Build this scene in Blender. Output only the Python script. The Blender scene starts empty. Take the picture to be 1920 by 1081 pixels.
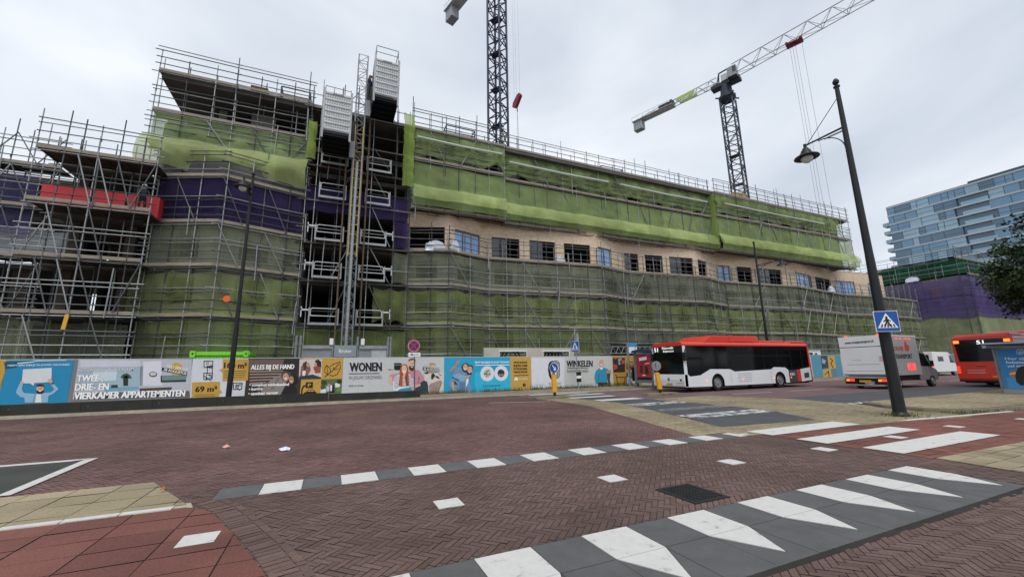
import bpy, math, random
import numpy as np
from mathutils import Vector, noise
random.seed(11)
SC = bpy.context.scene
COL = SC.collection
rad = math.radians

# ------------------------------------------------------------------ camera, sky, sun, exposure
# street frame: +X runs along the street (to the right), +Y towards the building site, camera at the origin
FOC, PITCH, ROLL, YAW, EYE = 761.5, rad(11.10), rad(-1.063), rad(24.0), 1.6


def cam_axes():
    f = Vector((0, math.cos(PITCH), math.sin(PITCH)))
    r = Vector((1, 0, 0))
    u = r.cross(f)
    r2 = r * math.cos(ROLL) + u * math.sin(ROLL)
    u2 = -r * math.sin(ROLL) + u * math.cos(ROLL)
    c, s = math.cos(YAW), math.sin(YAW)
    rot = lambda v: Vector((c * v.x + s * v.y, -s * v.x + c * v.y, v.z))
    return rot(r2), rot(u2), rot(f)


AR, AU, AF = cam_axes()
camd = bpy.data.cameras.new('camera')
camd.sensor_fit = 'HORIZONTAL'
camd.sensor_width = 36.0
camd.lens = FOC / 1920 * 36.0
camd.clip_start, camd.clip_end = 0.05, 4000
cam = bpy.data.objects.new('camera', camd)
COL.objects.link(cam)
from mathutils import Matrix
cam.matrix_world = Matrix(((AR.x, AU.x, -AF.x, 0), (AR.y, AU.y, -AF.y, 0), (AR.z, AU.z, -AF.z, EYE), (0, 0, 0, 1)))
SC.camera = cam

SUN_EL, SUN_AZ = rad(55), rad(200)      # high, hazy sun behind the cloud, behind and left of the viewer
w = bpy.data.worlds.new('World')
SC.world = w
w.use_nodes = True
nt = w.node_tree
for n in list(nt.nodes):
    nt.nodes.remove(n)
N = nt.nodes.new
L = nt.links.new
out = N('ShaderNodeOutputWorld')
sky = N('ShaderNodeTexSky')
sky.sky_type = 'NISHITA'
sky.sun_disc = False
sky.sun_elevation = SUN_EL
sky.sun_rotation = SUN_AZ
bg1 = N('ShaderNodeBackground')
bg1.inputs['Strength'].default_value = 0.10
L(sky.outputs['Color'], bg1.inputs['Color'])
tc = N('ShaderNodeTexCoord')
mp = N('ShaderNodeMapping')
mp.inputs['Scale'].default_value = (1.0, 1.0, 2.2)
L(tc.outputs['Generated'], mp.inputs['Vector'])
no = N('ShaderNodeTexNoise')
no.inputs['Scale'].default_value = 1.7
no.inputs['Detail'].default_value = 6.0
no.inputs['Roughness'].default_value = 0.45
no.inputs['Distortion'].default_value = 0.4
L(mp.outputs['Vector'], no.inputs['Vector'])
cr = N('ShaderNodeValToRGB')
cr.color_ramp.elements[0].position = 0.33
cr.color_ramp.elements[0].color = (0.545, 0.60, 0.68, 1)
cr.color_ramp.elements[1].position = 0.64
cr.color_ramp.elements[1].color = (0.82, 0.86, 0.915, 1)
L(no.outputs['Fac'], cr.inputs['Fac'])
bg2 = N('ShaderNodeBackground')
bg2.inputs['Strength'].default_value = 1.0
L(cr.outputs['Color'], bg2.inputs['Color'])
mx = N('ShaderNodeMixShader')
mx.inputs[0].default_value = 0.94       # almost closed cloud cover
L(bg1.outputs[0], mx.inputs[1])
L(bg2.outputs[0], mx.inputs[2])
L(mx.outputs[0], out.inputs['Surface'])

sd = bpy.data.lights.new('sun', 'SUN')
sd.energy = 1.4
sd.angle = rad(25)
sd.color = (1.0, 0.96, 0.9)
sun = bpy.data.objects.new('sun', sd)
COL.objects.link(sun)
sun.rotation_euler = (rad(90) - SUN_EL, 0, rad(-25))
SC.view_settings.view_transform = 'Standard'
SC.view_settings.look = 'None'
SC.view_settings.exposure = 0.25
SC.view_settings.gamma = 1.0
SC.cycles.transparent_max_bounces = 24
SC.cycles.max_bounces = 6


# ------------------------------------------------------------------ helpers
def ray(px, py):
    return AF * FOC + AR * (px - 960) - AU * (py - 540.5)


def at_y(px, py, y):
    """where the sight line through photo pixel px,py meets the upright plane at depth y of the street"""
    d = ray(px, py)
    t = y / d.y
    return Vector((d.x * t, y, EYE + d.z * t))


def at_x(px, py, x):
    d = ray(px, py)
    t = x / d.x
    return Vector((x, d.y * t, EYE + d.z * t))


def at_z(px, py, z=0.0):
    d = ray(px, py)
    t = (z - EYE) / d.z
    return Vector((d.x * t, d.y * t, z))


def lin(h):
    h = h.lstrip('#')
    o = []
    for i in (0, 2, 4):
        c = int(h[i:i + 2], 16) / 255
        o.append(c / 12.92 if c <= .04045 else ((c + .055) / 1.055) ** 2.4)
    return tuple(o)


MATS = {}


def mat(name, rgb, rough=.75, metal=0., var=.15, scale=2.5, bump=0., bscale=30., spec=.4, emit=0., stretch=None, alpha=None):
    if name in MATS:
        return MATS[name]
    if isinstance(rgb, str):
        rgb = lin(rgb)
    m = bpy.data.materials.new(name)
    m.use_nodes = True
    t = m.node_tree
    b = t.nodes['Principled BSDF']
    b.inputs['Roughness'].default_value = rough
    b.inputs['Metallic'].default_value = metal
    b.inputs['Specular IOR Level'].default_value = spec
    co = t.nodes.new('ShaderNodeTexCoord')
    src = co.outputs['Object']
    if stretch:
        mpn = t.nodes.new('ShaderNodeMapping')
        mpn.inputs['Scale'].default_value = stretch
        t.links.new(src, mpn.inputs['Vector'])
        src = mpn.outputs['Vector']
    nz = t.nodes.new('ShaderNodeTexNoise')
    nz.inputs['Scale'].default_value = scale
    nz.inputs['Detail'].default_value = 5
    nz.inputs['Roughness'].default_value = .62
    t.links.new(src, nz.inputs['Vector'])
    rp = t.nodes.new('ShaderNodeValToRGB')
    rp.color_ramp.elements[0].position = .3
    rp.color_ramp.elements[1].position = .7
    rp.color_ramp.elements[0].color = tuple(c * (1 - var) for c in rgb) + (1,)
    rp.color_ramp.elements[1].color = tuple(min(1, c * (1 + var)) for c in rgb) + (1,)
    t.links.new(nz.outputs['Fac'], rp.inputs['Fac'])
    t.links.new(rp.outputs['Color'], b.inputs['Base Color'])
    if emit:
        b.inputs['Emission Color'].default_value = rgb + (1,)
        b.inputs['Emission Strength'].default_value = emit
    if bump:
        n2 = t.nodes.new('ShaderNodeTexNoise')
        n2.inputs['Scale'].default_value = bscale
        n2.inputs['Detail'].default_value = 3
        t.links.new(src, n2.inputs['Vector'])
        bp = t.nodes.new('ShaderNodeBump')
        bp.inputs['Strength'].default_value = bump
        bp.inputs['Distance'].default_value = .02
        t.links.new(n2.outputs['Fac'], bp.inputs['Height'])
        t.links.new(bp.outputs['Normal'], b.inputs['Normal'])
    MATS[name] = m
    return m


def tint_mat(name, rgb, lo=.65, hi=1.35, rough=.85, bump=.25, bscale=60, dirt=.25):
    """paving: every stone carries its own tint, plus large soft stains"""
    if isinstance(rgb, str):
        rgb = lin(rgb)
    m = bpy.data.materials.new(name)
    m.use_nodes = True
    t = m.node_tree
    b = t.nodes['Principled BSDF']
    b.inputs['Roughness'].default_value = rough
    b.inputs['Specular IOR Level'].default_value = .35
    a = t.nodes.new('ShaderNodeAttribute')
    a.attribute_name = 'tint'
    co = t.nodes.new('ShaderNodeTexCoord')
    n1 = t.nodes.new('ShaderNodeTexNoise')
    n1.inputs['Scale'].default_value = .45
    n1.inputs['Detail'].default_value = 6
    t.links.new(co.outputs['Object'], n1.inputs['Vector'])
    n2 = t.nodes.new('ShaderNodeTexNoise')
    n2.inputs['Scale'].default_value = bscale
    n2.inputs['Detail'].default_value = 3
    t.links.new(co.outputs['Object'], n2.inputs['Vector'])
    rp = t.nodes.new('ShaderNodeValToRGB')
    rp.color_ramp.elements[0].color = tuple(c * lo for c in rgb) + (1,)
    rp.color_ramp.elements[1].color = tuple(c * hi for c in rgb) + (1,)
    t.links.new(a.outputs['Fac'], rp.inputs['Fac'])
    mr = t.nodes.new('ShaderNodeMapRange')
    mr.inputs['From Min'].default_value = .3
    mr.inputs['From Max'].default_value = .7
    mr.inputs['To Min'].default_value = 1 - dirt
    mr.inputs['To Max'].default_value = 1 + dirt * .6
    t.links.new(n1.outputs['Fac'], mr.inputs['Value'])
    mr2 = t.nodes.new('ShaderNodeMapRange')
    mr2.inputs['From Min'].default_value = .3
    mr2.inputs['From Max'].default_value = .7
    mr2.inputs['To Min'].default_value = .8
    mr2.inputs['To Max'].default_value = 1.2
    t.links.new(n2.outputs['Fac'], mr2.inputs['Value'])
    mu = t.nodes.new('ShaderNodeMath')
    mu.operation = 'MULTIPLY'
    t.links.new(mr.outputs[0], mu.inputs[0])
    t.links.new(mr2.outputs[0], mu.inputs[1])
    vm = t.nodes.new('ShaderNodeVectorMath')
    vm.operation = 'SCALE'
    t.links.new(rp.outputs['Color'], vm.inputs[0])
    t.links.new(mu.outputs[0], vm.inputs['Scale'])
    t.links.new(vm.outputs[0], b.inputs['Base Color'])
    bp = t.nodes.new('ShaderNodeBump')
    bp.inputs['Strength'].default_value = bump
    bp.inputs['Distance'].default_value = .01
    t.links.new(n2.outputs['Fac'], bp.inputs['Height'])
    t.links.new(bp.outputs['Normal'], b.inputs['Normal'])
    return m


def worn_mat(name, rgb, under, wear=.35, scale=5.):
    """road paint or light stone worn through to what lies under it"""
    m = bpy.data.materials.new(name)
    m.use_nodes = True
    t = m.node_tree
    b = t.nodes['Principled BSDF']
    b.inputs['Roughness'].default_value = .8
    co = t.nodes.new('ShaderNodeTexCoord')
    n1 = t.nodes.new('ShaderNodeTexNoise')
    n1.inputs['Scale'].default_value = scale
    n1.inputs['Detail'].default_value = 8
    n1.inputs['Roughness'].default_value = .7
    t.links.new(co.outputs['Object'], n1.inputs['Vector'])
    rp = t.nodes.new('ShaderNodeValToRGB')
    rp.color_ramp.elements[0].position = wear
    rp.color_ramp.elements[1].position = wear + .09
    rp.color_ramp.elements[0].color = tuple(under) + (1,)
    rp.color_ramp.elements[1].color = tuple(c * .93 for c in rgb) + (1,)
    e = rp.color_ramp.elements.new(min(.99, wear + .3))
    e.color = tuple(rgb) + (1,)
    t.links.new(n1.outputs['Fac'], rp.inputs['Fac'])
    t.links.new(rp.outputs['Color'], b.inputs['Base Color'])
    return m


def net_mat(name, rgb, op=.7, var=.12, trans=.35):
    """woven debris netting: part see-through, part matt fabric that lets light through"""
    if isinstance(rgb, str):
        rgb = lin(rgb)
    m = bpy.data.materials.new(name)
    m.use_nodes = True
    t = m.node_tree
    t.nodes.remove(t.nodes['Principled BSDF'])
    o = t.nodes['Material Output']
    co = t.nodes.new('ShaderNodeTexCoord')
    n1 = t.nodes.new('ShaderNodeTexNoise')
    n1.inputs['Scale'].default_value = .55
    n1.inputs['Detail'].default_value = 7
    n1.inputs['Roughness'].default_value = .65
    mpn = t.nodes.new('ShaderNodeMapping')
    mpn.inputs['Scale'].default_value = (1.0, 1.0, .45)
    t.links.new(co.outputs['Object'], mpn.inputs['Vector'])
    t.links.new(mpn.outputs['Vector'], n1.inputs['Vector'])
    n2 = t.nodes.new('ShaderNodeTexNoise')          # fine streaks of the weave
    n2.inputs['Scale'].default_value = 9
    n2.inputs['Detail'].default_value = 4
    mp2 = t.nodes.new('ShaderNodeMapping')
    mp2.inputs['Scale'].default_value = (2.2, 2.2, .25)
    t.links.new(co.outputs['Object'], mp2.inputs['Vector'])
    t.links.new(mp2.outputs['Vector'], n2.inputs['Vector'])
    rp = t.nodes.new('ShaderNodeValToRGB')
    rp.color_ramp.elements[0].position = .3
    rp.color_ramp.elements[1].position = .7
    rp.color_ramp.elements[0].color = tuple(c * (1 - var) for c in rgb) + (1,)
    rp.color_ramp.elements[1].color = tuple(c * (1 + var) for c in rgb) + (1,)
    mxv = t.nodes.new('ShaderNodeMath')
    mxv.operation = 'MULTIPLY_ADD'
    mxv.inputs[1].default_value = .78
    t.links.new(n1.outputs['Fac'], mxv.inputs[0])
    m4 = t.nodes.new('ShaderNodeMath')
    m4.operation = 'MULTIPLY'
    m4.inputs[1].default_value = .22
    t.links.new(n2.outputs['Fac'], m4.inputs[0])
    t.links.new(m4.outputs[0], mxv.inputs[2])
    t.links.new(mxv.outputs[0], rp.inputs['Fac'])
    # the cloth comes in sheets about three metres wide, each faded a little differently
    sx = t.nodes.new('ShaderNodeSeparateXYZ')
    t.links.new(co.outputs['Object'], sx.inputs[0])
    ma = t.nodes.new('ShaderNodeMath')
    ma.operation = 'MULTIPLY'
    ma.inputs[1].default_value = 1 / 2.9
    t.links.new(sx.outputs['X'], ma.inputs[0])
    mf = t.nodes.new('ShaderNodeMath')
    mf.operation = 'FLOOR'
    t.links.new(ma.outputs[0], mf.inputs[0])
    wn = t.nodes.new('ShaderNodeTexWhiteNoise')
    wn.noise_dimensions = '1D'
    t.links.new(mf.outputs[0], wn.inputs['W'])
    mw_ = t.nodes.new('ShaderNodeMapRange')
    mw_.inputs['To Min'].default_value = .84
    mw_.inputs['To Max'].default_value = 1.14
    t.links.new(wn.outputs['Value'], mw_.inputs['Value'])
    vs_ = t.nodes.new('ShaderNodeVectorMath')
    vs_.operation = 'SCALE'
    t.links.new(rp.outputs['Color'], vs_.inputs[0])
    t.links.new(mw_.outputs[0], vs_.inputs['Scale'])
    d = t.nodes.new('ShaderNodeBsdfDiffuse')
    tr = t.nodes.new('ShaderNodeBsdfTranslucent')
    t.links.new(vs_.outputs[0], d.inputs['Color'])
    t.links.new(vs_.outputs[0], tr.inputs['Color'])
    s1 = t.nodes.new('ShaderNodeMixShader')
    s1.inputs[0].default_value = trans
    t.links.new(d.outputs[0], s1.inputs[1])
    t.links.new(tr.outputs[0], s1.inputs[2])
    tp = t.nodes.new('ShaderNodeBsdfTransparent')
    s2 = t.nodes.new('ShaderNodeMixShader')
    mr = t.nodes.new('ShaderNodeMapRange')
    mr.inputs['From Min'].default_value = .3
    mr.inputs['From Max'].default_value = .7
    mr.inputs['To Min'].default_value = op - .12
    mr.inputs['To Max'].default_value = op + .08
    t.links.new(mxv.outputs[0], mr.inputs['Value'])
    t.links.new(mr.outputs[0], s2.inputs[0])
    t.links.new(tp.outputs[0], s2.inputs[1])
    t.links.new(s1.outputs[0], s2.inputs[2])
    t.links.new(s2.outputs[0], o.inputs['Surface'])
    return m


def glass_mat(name, rgb, rough=.05, metal=.0, spec=1.0, var=.1, scale=.3):
    return mat(name, rgb, rough, metal, var, scale, spec=spec)


def world_loc(o):
    v = Vector((0, 0, 0))
    while o is not None:
        v += o.location
        o = o.parent
    return v


class MB:
    """collects shapes into one mesh"""

    def __init__(s, m=None):
        s.v, s.f, s.k, s.mats, s.d = [], [], [], [], m

    def mi(s, m):
        m = m or s.d
        if m not in s.mats:
            s.mats.append(m)
        return s.mats.index(m)

    def add(s, vs, fs, m=None):
        o = len(s.v)
        i = s.mi(m)
        s.v.extend([tuple(v) for v in vs])
        for f in fs:
            s.f.append(tuple(o + j for j in f))
            s.k.append(i)
        return s

    def hexa(s, p, m=None):
        return s.add(p, [(0, 3, 2, 1), (4, 5, 6, 7), (0, 1, 5, 4), (1, 2, 6, 5), (2, 3, 7, 6), (3, 0, 4, 7)], m)

    def box(s, a, b, m=None):
        x0, y0, z0 = (min(a[i], b[i]) for i in range(3))
        x1, y1, z1 = (max(a[i], b[i]) for i in range(3))
        return s.hexa([(x0, y0, z0), (x1, y0, z0), (x1, y1, z0), (x0, y1, z0),
                       (x0, y0, z1), (x1, y0, z1), (x1, y1, z1), (x0, y1, z1)], m)

    def bar(s, p, q, wx, wz, m=None, up=(0, 0, 1)):
        """rectangular bar from p to q"""
        p, q = Vector(p), Vector(q)
        d = (q - p).normalized()
        u = Vector(up)
        if abs(d.dot(u)) > .98:
            u = Vector((0, 1, 0))
        r = d.cross(u).normalized() * wx / 2
        u = r.cross(d).normalized() * wz / 2
        return s.hexa([p - r - u, p + r - u, q + r - u, q - r - u, p - r + u, p + r + u, q + r + u, q - r + u], m)

    def tube(s, p, q, r, m=None, n=6, r2=None):
        p, q = Vector(p), Vector(q)
        r2 = r if r2 is None else r2
        d = (q - p)
        if d.length < 1e-6:
            return s
        d.normalize()
        a = d.cross(Vector((0, 0, 1)))
        if a.length < .05:
            a = Vector((1, 0, 0))
        a.normalize()
        b = d.cross(a)
        vs = []
        for c, rr in ((p, r), (q, r2)):
            for i in range(n):
                t = 2 * math.pi * i / n
                vs.append(c + (a * math.cos(t) + b * math.sin(t)) * rr)
        fs = [(i, (i + 1) % n, n + (i + 1) % n, n + i) for i in range(n)]
        fs += [tuple(reversed(range(n))), tuple(range(n, 2 * n))]
        return s.add(vs, fs, m)

    def path(s, pts, r, m=None, n=6):
        for a, b in zip(pts, pts[1:]):
            s.tube(a, b, r, m, n)
        return s

    def prism(s, pts, vec, m=None):
        n = len(pts)
        vec = Vector(vec)
        vs = [Vector(p) for p in pts] + [Vector(p) + vec for p in pts]
        fs = [tuple(range(n)), tuple(reversed(range(n, 2 * n)))]
        fs += [(i, n + i, n + (i + 1) % n, (i + 1) % n) for i in range(n)]
        return s.add(vs, fs, m)

    def face(s, pts, m=None):
        return s.add(pts, [tuple(range(len(pts)))], m)

    def lathe(s, prof, o=(0, 0, 0), m=None, n=16, ax=None):
        o = Vector(o)
        ax = (Vector(ax) if ax else Vector((0, 0, 1))).normalized()
        a = ax.cross(Vector((0, 0, 1)))
        if a.length < .05:
            a = Vector((1, 0, 0))
        a.normalize()
        b = ax.cross(a)
        vs = []
        for r, z in prof:
            for i in range(n):
                t = 2 * math.pi * i / n
                vs.append(o + ax * z + (a * math.cos(t) + b * math.sin(t)) * r)
        fs = []
        for j in range(len(prof) - 1):
            for i in range(n):
                fs.append((j * n + i, j * n + (i + 1) % n, (j + 1) * n + (i + 1) % n, (j + 1) * n + i))
        fs.append(tuple(reversed(range(n))))
        fs.append(tuple(range((len(prof) - 1) * n, len(prof) * n)))
        return s.add(vs, fs, m)

    def disc(s, c, nrm, r, m=None, n=20, ry=None):
        c, nrm = Vector(c), Vector(nrm).normalized()
        a = nrm.cross(Vector((0, 0, 1)))
        if a.length < .05:
            a = Vector((1, 0, 0))
        a.normalize()
        b = a.cross(nrm)
        ry = ry or r
        return s.face([c + a * math.cos(2 * math.pi * i / n) * r + b * math.sin(2 * math.pi * i / n) * ry for i in range(n)], m)

    def build(s, name, parent=None, smooth=False, local=False, origin=None, bevel=0):
        off = Vector((0, 0, 0))
        if parent is not None:
            if not local:
                off = world_loc(parent)
        else:
            if origin is None:
                a = np.array(s.v)
                origin = ((a[:, 0].min() + a[:, 0].max()) / 2, (a[:, 1].min() + a[:, 1].max()) / 2, a[:, 2].min())
            off = Vector(origin)
        me = bpy.data.meshes.new(name)
        me.from_pydata([(v[0] - off.x, v[1] - off.y, v[2] - off.z) for v in s.v], [], s.f)
        for m in s.mats:
            me.materials.append(m)
        me.polygons.foreach_set('material_index', s.k)
        if smooth:
            me.polygons.foreach_set('use_smooth', [True] * len(s.f))
        me.update()
        o = bpy.data.objects.new(name, me)
        COL.objects.link(o)
        if parent is not None:
            o.parent = parent
        else:
            o.location = off
        if bevel:
            md = o.modifiers.new('bevel', 'BEVEL')
            md.width = bevel
            md.segments = 2
            md.limit_method = 'ANGLE'
        return o


def tag(o, label, cat, group=None, kind=None):
    if kind:
        o['kind'] = kind
    if label:
        o['label'] = label
    if cat:
        o['category'] = cat
    if group:
        o['group'] = group
    return o


def thing(name, loc, label, cat, group=None, rz=0.):
    o = bpy.data.objects.new(name, None)
    o.empty_display_size = .3
    o.location = loc
    o.rotation_euler = (0, 0, rz)
    COL.objects.link(o)
    return tag(o, label, cat, group)


def struct(name, mb, **k):
    o = mb.build(name, origin=(0, 0, 0), **k)
    o['kind'] = 'structure'
    return o


def dup(root, loc, label=None, group=None, rz=None):
    r = root.copy()
    COL.objects.link(r)
    r.location = loc
    if rz is not None:
        r.rotation_euler = (0, 0, rz)
    if label:
        r['label'] = label
    if group:
        r['group'] = group
    for ch in list(root.children):
        c = ch.copy()
        COL.objects.link(c)
        c.parent = r
        for g in ch.children:
            d = g.copy()
            COL.objects.link(d)
            d.parent = c
    return r


_TX = {}


def text_geo(s, bold=0.):
    k = (s, bold)
    if k not in _TX:
        cu = bpy.data.curves.new('lettering', 'FONT')
        cu.body = s
        cu.offset = bold
        cu.resolution_u = 2
        ob = bpy.data.objects.new('lettering', cu)
        COL.objects.link(ob)
        bpy.context.view_layer.update()
        me = ob.to_mesh()
        vs = np.array([v.co[:] for v in me.vertices]) if len(me.vertices) else np.zeros((0, 3))
        fs = [tuple(p.vertices) for p in me.polygons]
        ob.to_mesh_clear()
        bpy.data.objects.remove(ob)
        bpy.data.curves.remove(cu)
        _TX[k] = (vs, fs)
    return _TX[k]


def put_text(mb, s, bl, br, tl, m, bold=.0, lift=(0, 0, 0)):
    """letters in the plane of bl (start of the baseline), br (its end) and tl (top of the first letter)"""
    vs, fs = text_geo(s, min(bold, .04) * .35)
    if not len(vs):
        return
    bl, br, tl, lift = Vector(bl), Vector(br), Vector(tl), Vector(lift)
    x0, x1, h = vs[:, 0].min(), vs[:, 0].max(), .72
    ex, ey = (br - bl), (tl - bl)
    # heavy condensed letters: the strokes are struck again a little to either side, each 0.5 mm proud of the last
    sb = ey.length * bold * .75
    nrm = ex.cross(ey).normalized()
    ed = ex.normalized()
    for k, q in enumerate((0, -sb, sb) if sb else (0,)):
        mb.add([bl + ex * ((v[0] - x0) / (x1 - x0)) + ey * (v[1] / h) + lift + ed * q + nrm * .0005 * k for v in vs], fs, m)

# ------------------------------------------------------------------ common materials
STEEL = mat('galvanised tube', '#5f6365', .6, .3, .35, 1.3)
STEEL_L = mat('bright galvanised steel', '#979b9c', .45, .4, .2, 2)
WOOD = mat('weathered scaffold board', '#786c5d', .85, 0, .35, 1.5, stretch=(1, 1, 6))
WOOD_L = mat('pale scaffold board', '#8f877a', .85, 0, .25, 1.5, stretch=(1, 1, 6))
WOOD_D = mat('dark underside board', '#4b3f33', .9, 0, .35, 2)
CONC = mat('site concrete', '#8b8982', .9, 0, .22, .6, .3, 15)
CONC_D = mat('raw dark concrete', '#5d5a55', .9, 0, .3, .5, .3, 15)
CONC_L = mat('precast concrete', '#b9b4a8', .85, 0, .1, 1.2, .2, 20)
BLACKM = mat('black painted steel', '#1b1d20', .45, .1, .2, 3)
BLACK = mat('matt black', '#141414', .6, 0, .2)
RUBBER = mat('tyre rubber', '#161616', .85, 0, .2)
WHITEP = mat('white paint', '#dfe1e2', .35, 0, .04, 1)
GREYP = mat('grey paint', '#8f959b', .5, .1, .1)
DARKIN = mat('painted interior shade', '#211f1d', .95, 0, .3, .8)  # near-black colour stands in for shade inside the building

# ------------------------------------------------------------------ ground, roads and paving
PAVE_W = lin('#c9c8c4')
PAVE_G = lin('#55585b')


def clip_convex(poly, region):
    """clip a polygon to a counter-clockwise convex region"""
    n = len(region)
    for i in range(n):
        ax, ay = region[i]
        bx, by = region[(i + 1) % n]
        o = []
        for j in range(len(poly)):
            p, q = poly[j], poly[(j + 1) % len(poly)]
            dp = (bx - ax) * (p[1] - ay) - (by - ay) * (p[0] - ax)
            dq = (bx - ax) * (q[1] - ay) - (by - ay) * (q[0] - ax)
            if dp >= 0:
                o.append(p)
            if (dp >= 0) != (dq >= 0):
                t = dp / (dp - dq)
                o.append((p[0] + (q[0] - p[0]) * t, p[1] + (q[1] - p[1]) * t))
        poly = o
        if len(poly) < 3:
            return []
    return poly


def ccw(r):
    a = sum(r[i][0] * r[(i + 1) % len(r)][1] - r[(i + 1) % len(r)][0] * r[i][1] for i in range(len(r)))
    return r if a > 0 else list(reversed(r))


def quads_herring(x0, x1, y0, y1, W=.075, n=3, gap=.007, ang=-45):
    """herringbone stones as corner arrays covering the box"""
    c, s = math.cos(rad(ang)), math.sin(rad(ang))
    cx, cy = (x0 + x1) / 2, (y0 + y1) / 2
    R = math.hypot(x1 - x0, y1 - y0) / 2 / W + n + 1
    k = int(R) + 1
    i, j = np.meshgrid(np.arange(-k, k), np.arange(-k, k))
    t = (i - j) % (2 * n)
    hz = np.stack([i[t == 0], j[t == 0]], 1).astype(float)
    vt = np.stack([i[t == 2 * n - 1], j[t == 2 * n - 1]], 1).astype(float)
    g = gap / W / 2
    out_ = []
    for arr, (lx, ly) in ((hz, (n, 1)), (vt, (1, n))):
        q = np.stack([arr + (g, g), arr + (lx - g, g), arr + (lx - g, ly - g), arr + (g, ly - g)], 1) * W
        X = q[..., 0] * c - q[..., 1] * s + cx
        Y = q[..., 0] * s + q[..., 1] * c + cy
        out_.append(np.stack([X, Y], -1))
    return np.concatenate(out_)


def quads_grid(x0, x1, y0, y1, a, b, gap=.008, shift=.5, ang=0):
    cx, cy = (x0 + x1) / 2, (y0 + y1) / 2
    R = math.hypot(x1 - x0, y1 - y0) / 2 + max(a, b)
    o = []
    j = 0
    y = -R
    while y < R:
        x = -R - (shift * a if j % 2 else 0)
        while x < R:
            o.append([(x + gap / 2, y + gap / 2), (x + a - gap / 2, y + gap / 2), (x + a - gap / 2, y + b - gap / 2), (x + gap / 2, y + b - gap / 2)])
            x += a
        y += b
        j += 1
    q = np.array(o)
    c, s = math.cos(rad(ang)), math.sin(rad(ang))
    return np.stack([q[..., 0] * c - q[..., 1] * s + cx, q[..., 0] * s + q[..., 1] * c + cy], -1)


def pave(name, region, quads, m, z, joint, jz=None, tilt=.0012, seed=1, holes=()):
    """stones laid inside a convex region over a joint bed"""
    rg = np.random.RandomState(seed)
    region = ccw([tuple(p) for p in region])
    reg = np.array(region)
    nx = np.roll(reg, -1, 0) - reg
    D = []
    for i in range(len(reg)):
        D.append(nx[i, 0] * (quads[..., 1] - reg[i, 1]) - nx[i, 1] * (quads[..., 0] - reg[i, 0]))
    D = np.stack(D, 0)
    inside = (D >= 0).all(axis=(0, 2))
    outside = (D < 0).all(axis=2).any(axis=0)
    V, Fc, T = [], [], []
    low = lambda x, y: .5 + .5 * noise.noise((x * .35, y * .35, seed))
    for q, i_, o_ in zip(quads, inside, outside):
        if o_:
            continue
        c = q.mean(0)
        if any(len(clip_convex([tuple(c)] * 3, h)) for h in holes):
            continue
        pts = [tuple(p) for p in q] if i_ else clip_convex([tuple(p) for p in q], region)
        if len(pts) < 3:
            continue
        o = len(V)
        dz = rg.randn() * tilt
        tx, ty = rg.randn(2) * tilt * 4
        V += [(p[0], p[1], z + dz + tx * (p[0] - c[0]) + ty * (p[1] - c[1])) for p in pts]
        Fc.append(tuple(range(o, o + len(pts))))
        T.append(min(1, max(0, .5 + .22 * rg.randn() + .25 * (low(*c) - .5))))
    me = bpy.data.meshes.new(name)
    nb = len(V)
    V += [(p[0], p[1], (z - .006) if jz is None else jz) for p in region]
    Fc.append(tuple(range(nb, nb + len(region))))
    me.from_pydata(V, [], Fc)
    me.materials.append(m)
    me.materials.append(joint)
    me.polygons[len(Fc) - 1].material_index = 1
    at = me.attributes.new('tint', 'FLOAT', 'FACE')
    at.data.foreach_set('value', T + [.5])
    me.update()
    o = bpy.data.objects.new(name, me)
    COL.objects.link(o)
    o['kind'] = 'structure'
    return o


JOINT = mat('dirty paving joint', '#2b2724', .95, 0, .3, 3)
JOINT_L = mat('sandy paving joint', '#5a5546', .95, 0, .3, 3)
ASPH = mat('dark asphalt', '#4c4e52', .9, 0, .18, .8, .5, 120)
ASPH_R = mat('reddish asphalt', '#6d5658', .9, 0, .16, .6, .5, 120)
BRICK_M = tint_mat('purple brown paver', '#6e5450', .78, 1.22, dirt=.36)
BRICK_N = tint_mat('brown paver', '#66524c', .78, 1.22, dirt=.34)
TILE_P = tint_mat('pale sandy paver', '#968a70', .75, 1.22, dirt=.3)
TILE_F = tint_mat('kerbside paver', '#8f8272', .75, 1.25, dirt=.3)
TILE_R = tint_mat('red cycle path tile', '#74483f', .74, 1.28, dirt=.25)
TILE_RR = tint_mat('red cycle path slab', '#70473f', .8, 1.2, dirt=.3)

g = MB(mat('wide grey ground', '#6c6660', .95, 0, .2, .05))
g.face([(-1500, -1500, -.03), (1500, -1500, -.03), (1500, 1500, -.03), (-1500, 1500, -.03)])
struct('ground', g)

# main brick carriageway behind the row of blocks
pave('brick_road', [(-34, 7.25), (8.0, 7.25), (10.0, 13.7), (10.2, 22.8), (-34, 23.3)],
     quads_herring(-34, 11, 7, 23.5, .068, 3, .008), BRICK_M, .006, JOINT, seed=2)
# raised crossing in front: cycle path runs across it
fore = quads_herring(-4, 13, -4, 7.4, .067, 3, .0075)
pave('brick_road', [(-1.45, 6.70), (-.3, 4.0), (.9, 3.66), (8.3, 3.66), (9.25, 3.8), (9.25, 6.72)], fore, BRICK_N, .006, JOINT, seed=3)
pave('brick_road', [(-.3, 4.0), (.1, 2.4), (.9, 2.4), (.9, 3.66)], fore, BRICK_N, .006, JOINT, seed=4)
pave('brick_road', [(.1, 2.4), (.3, 0), (.3, -4), (9, -4), (9.1, 2.4)], fore, BRICK_N, .006, JOINT, seed=5)
pave('brick_road', [(8.25, 3.66), (8.25, 2.4), (9.1, 2.4), (9.3, 3.8)], fore, BRICK_N, .006, JOINT, seed=6)
pave('brick_road', [(-1.52, 6.68), (-1.88, 7.26), (-2.36, 8.26), (-1.5, 8.26)], fore, BRICK_N, .0045, JOINT, seed=7)
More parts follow.
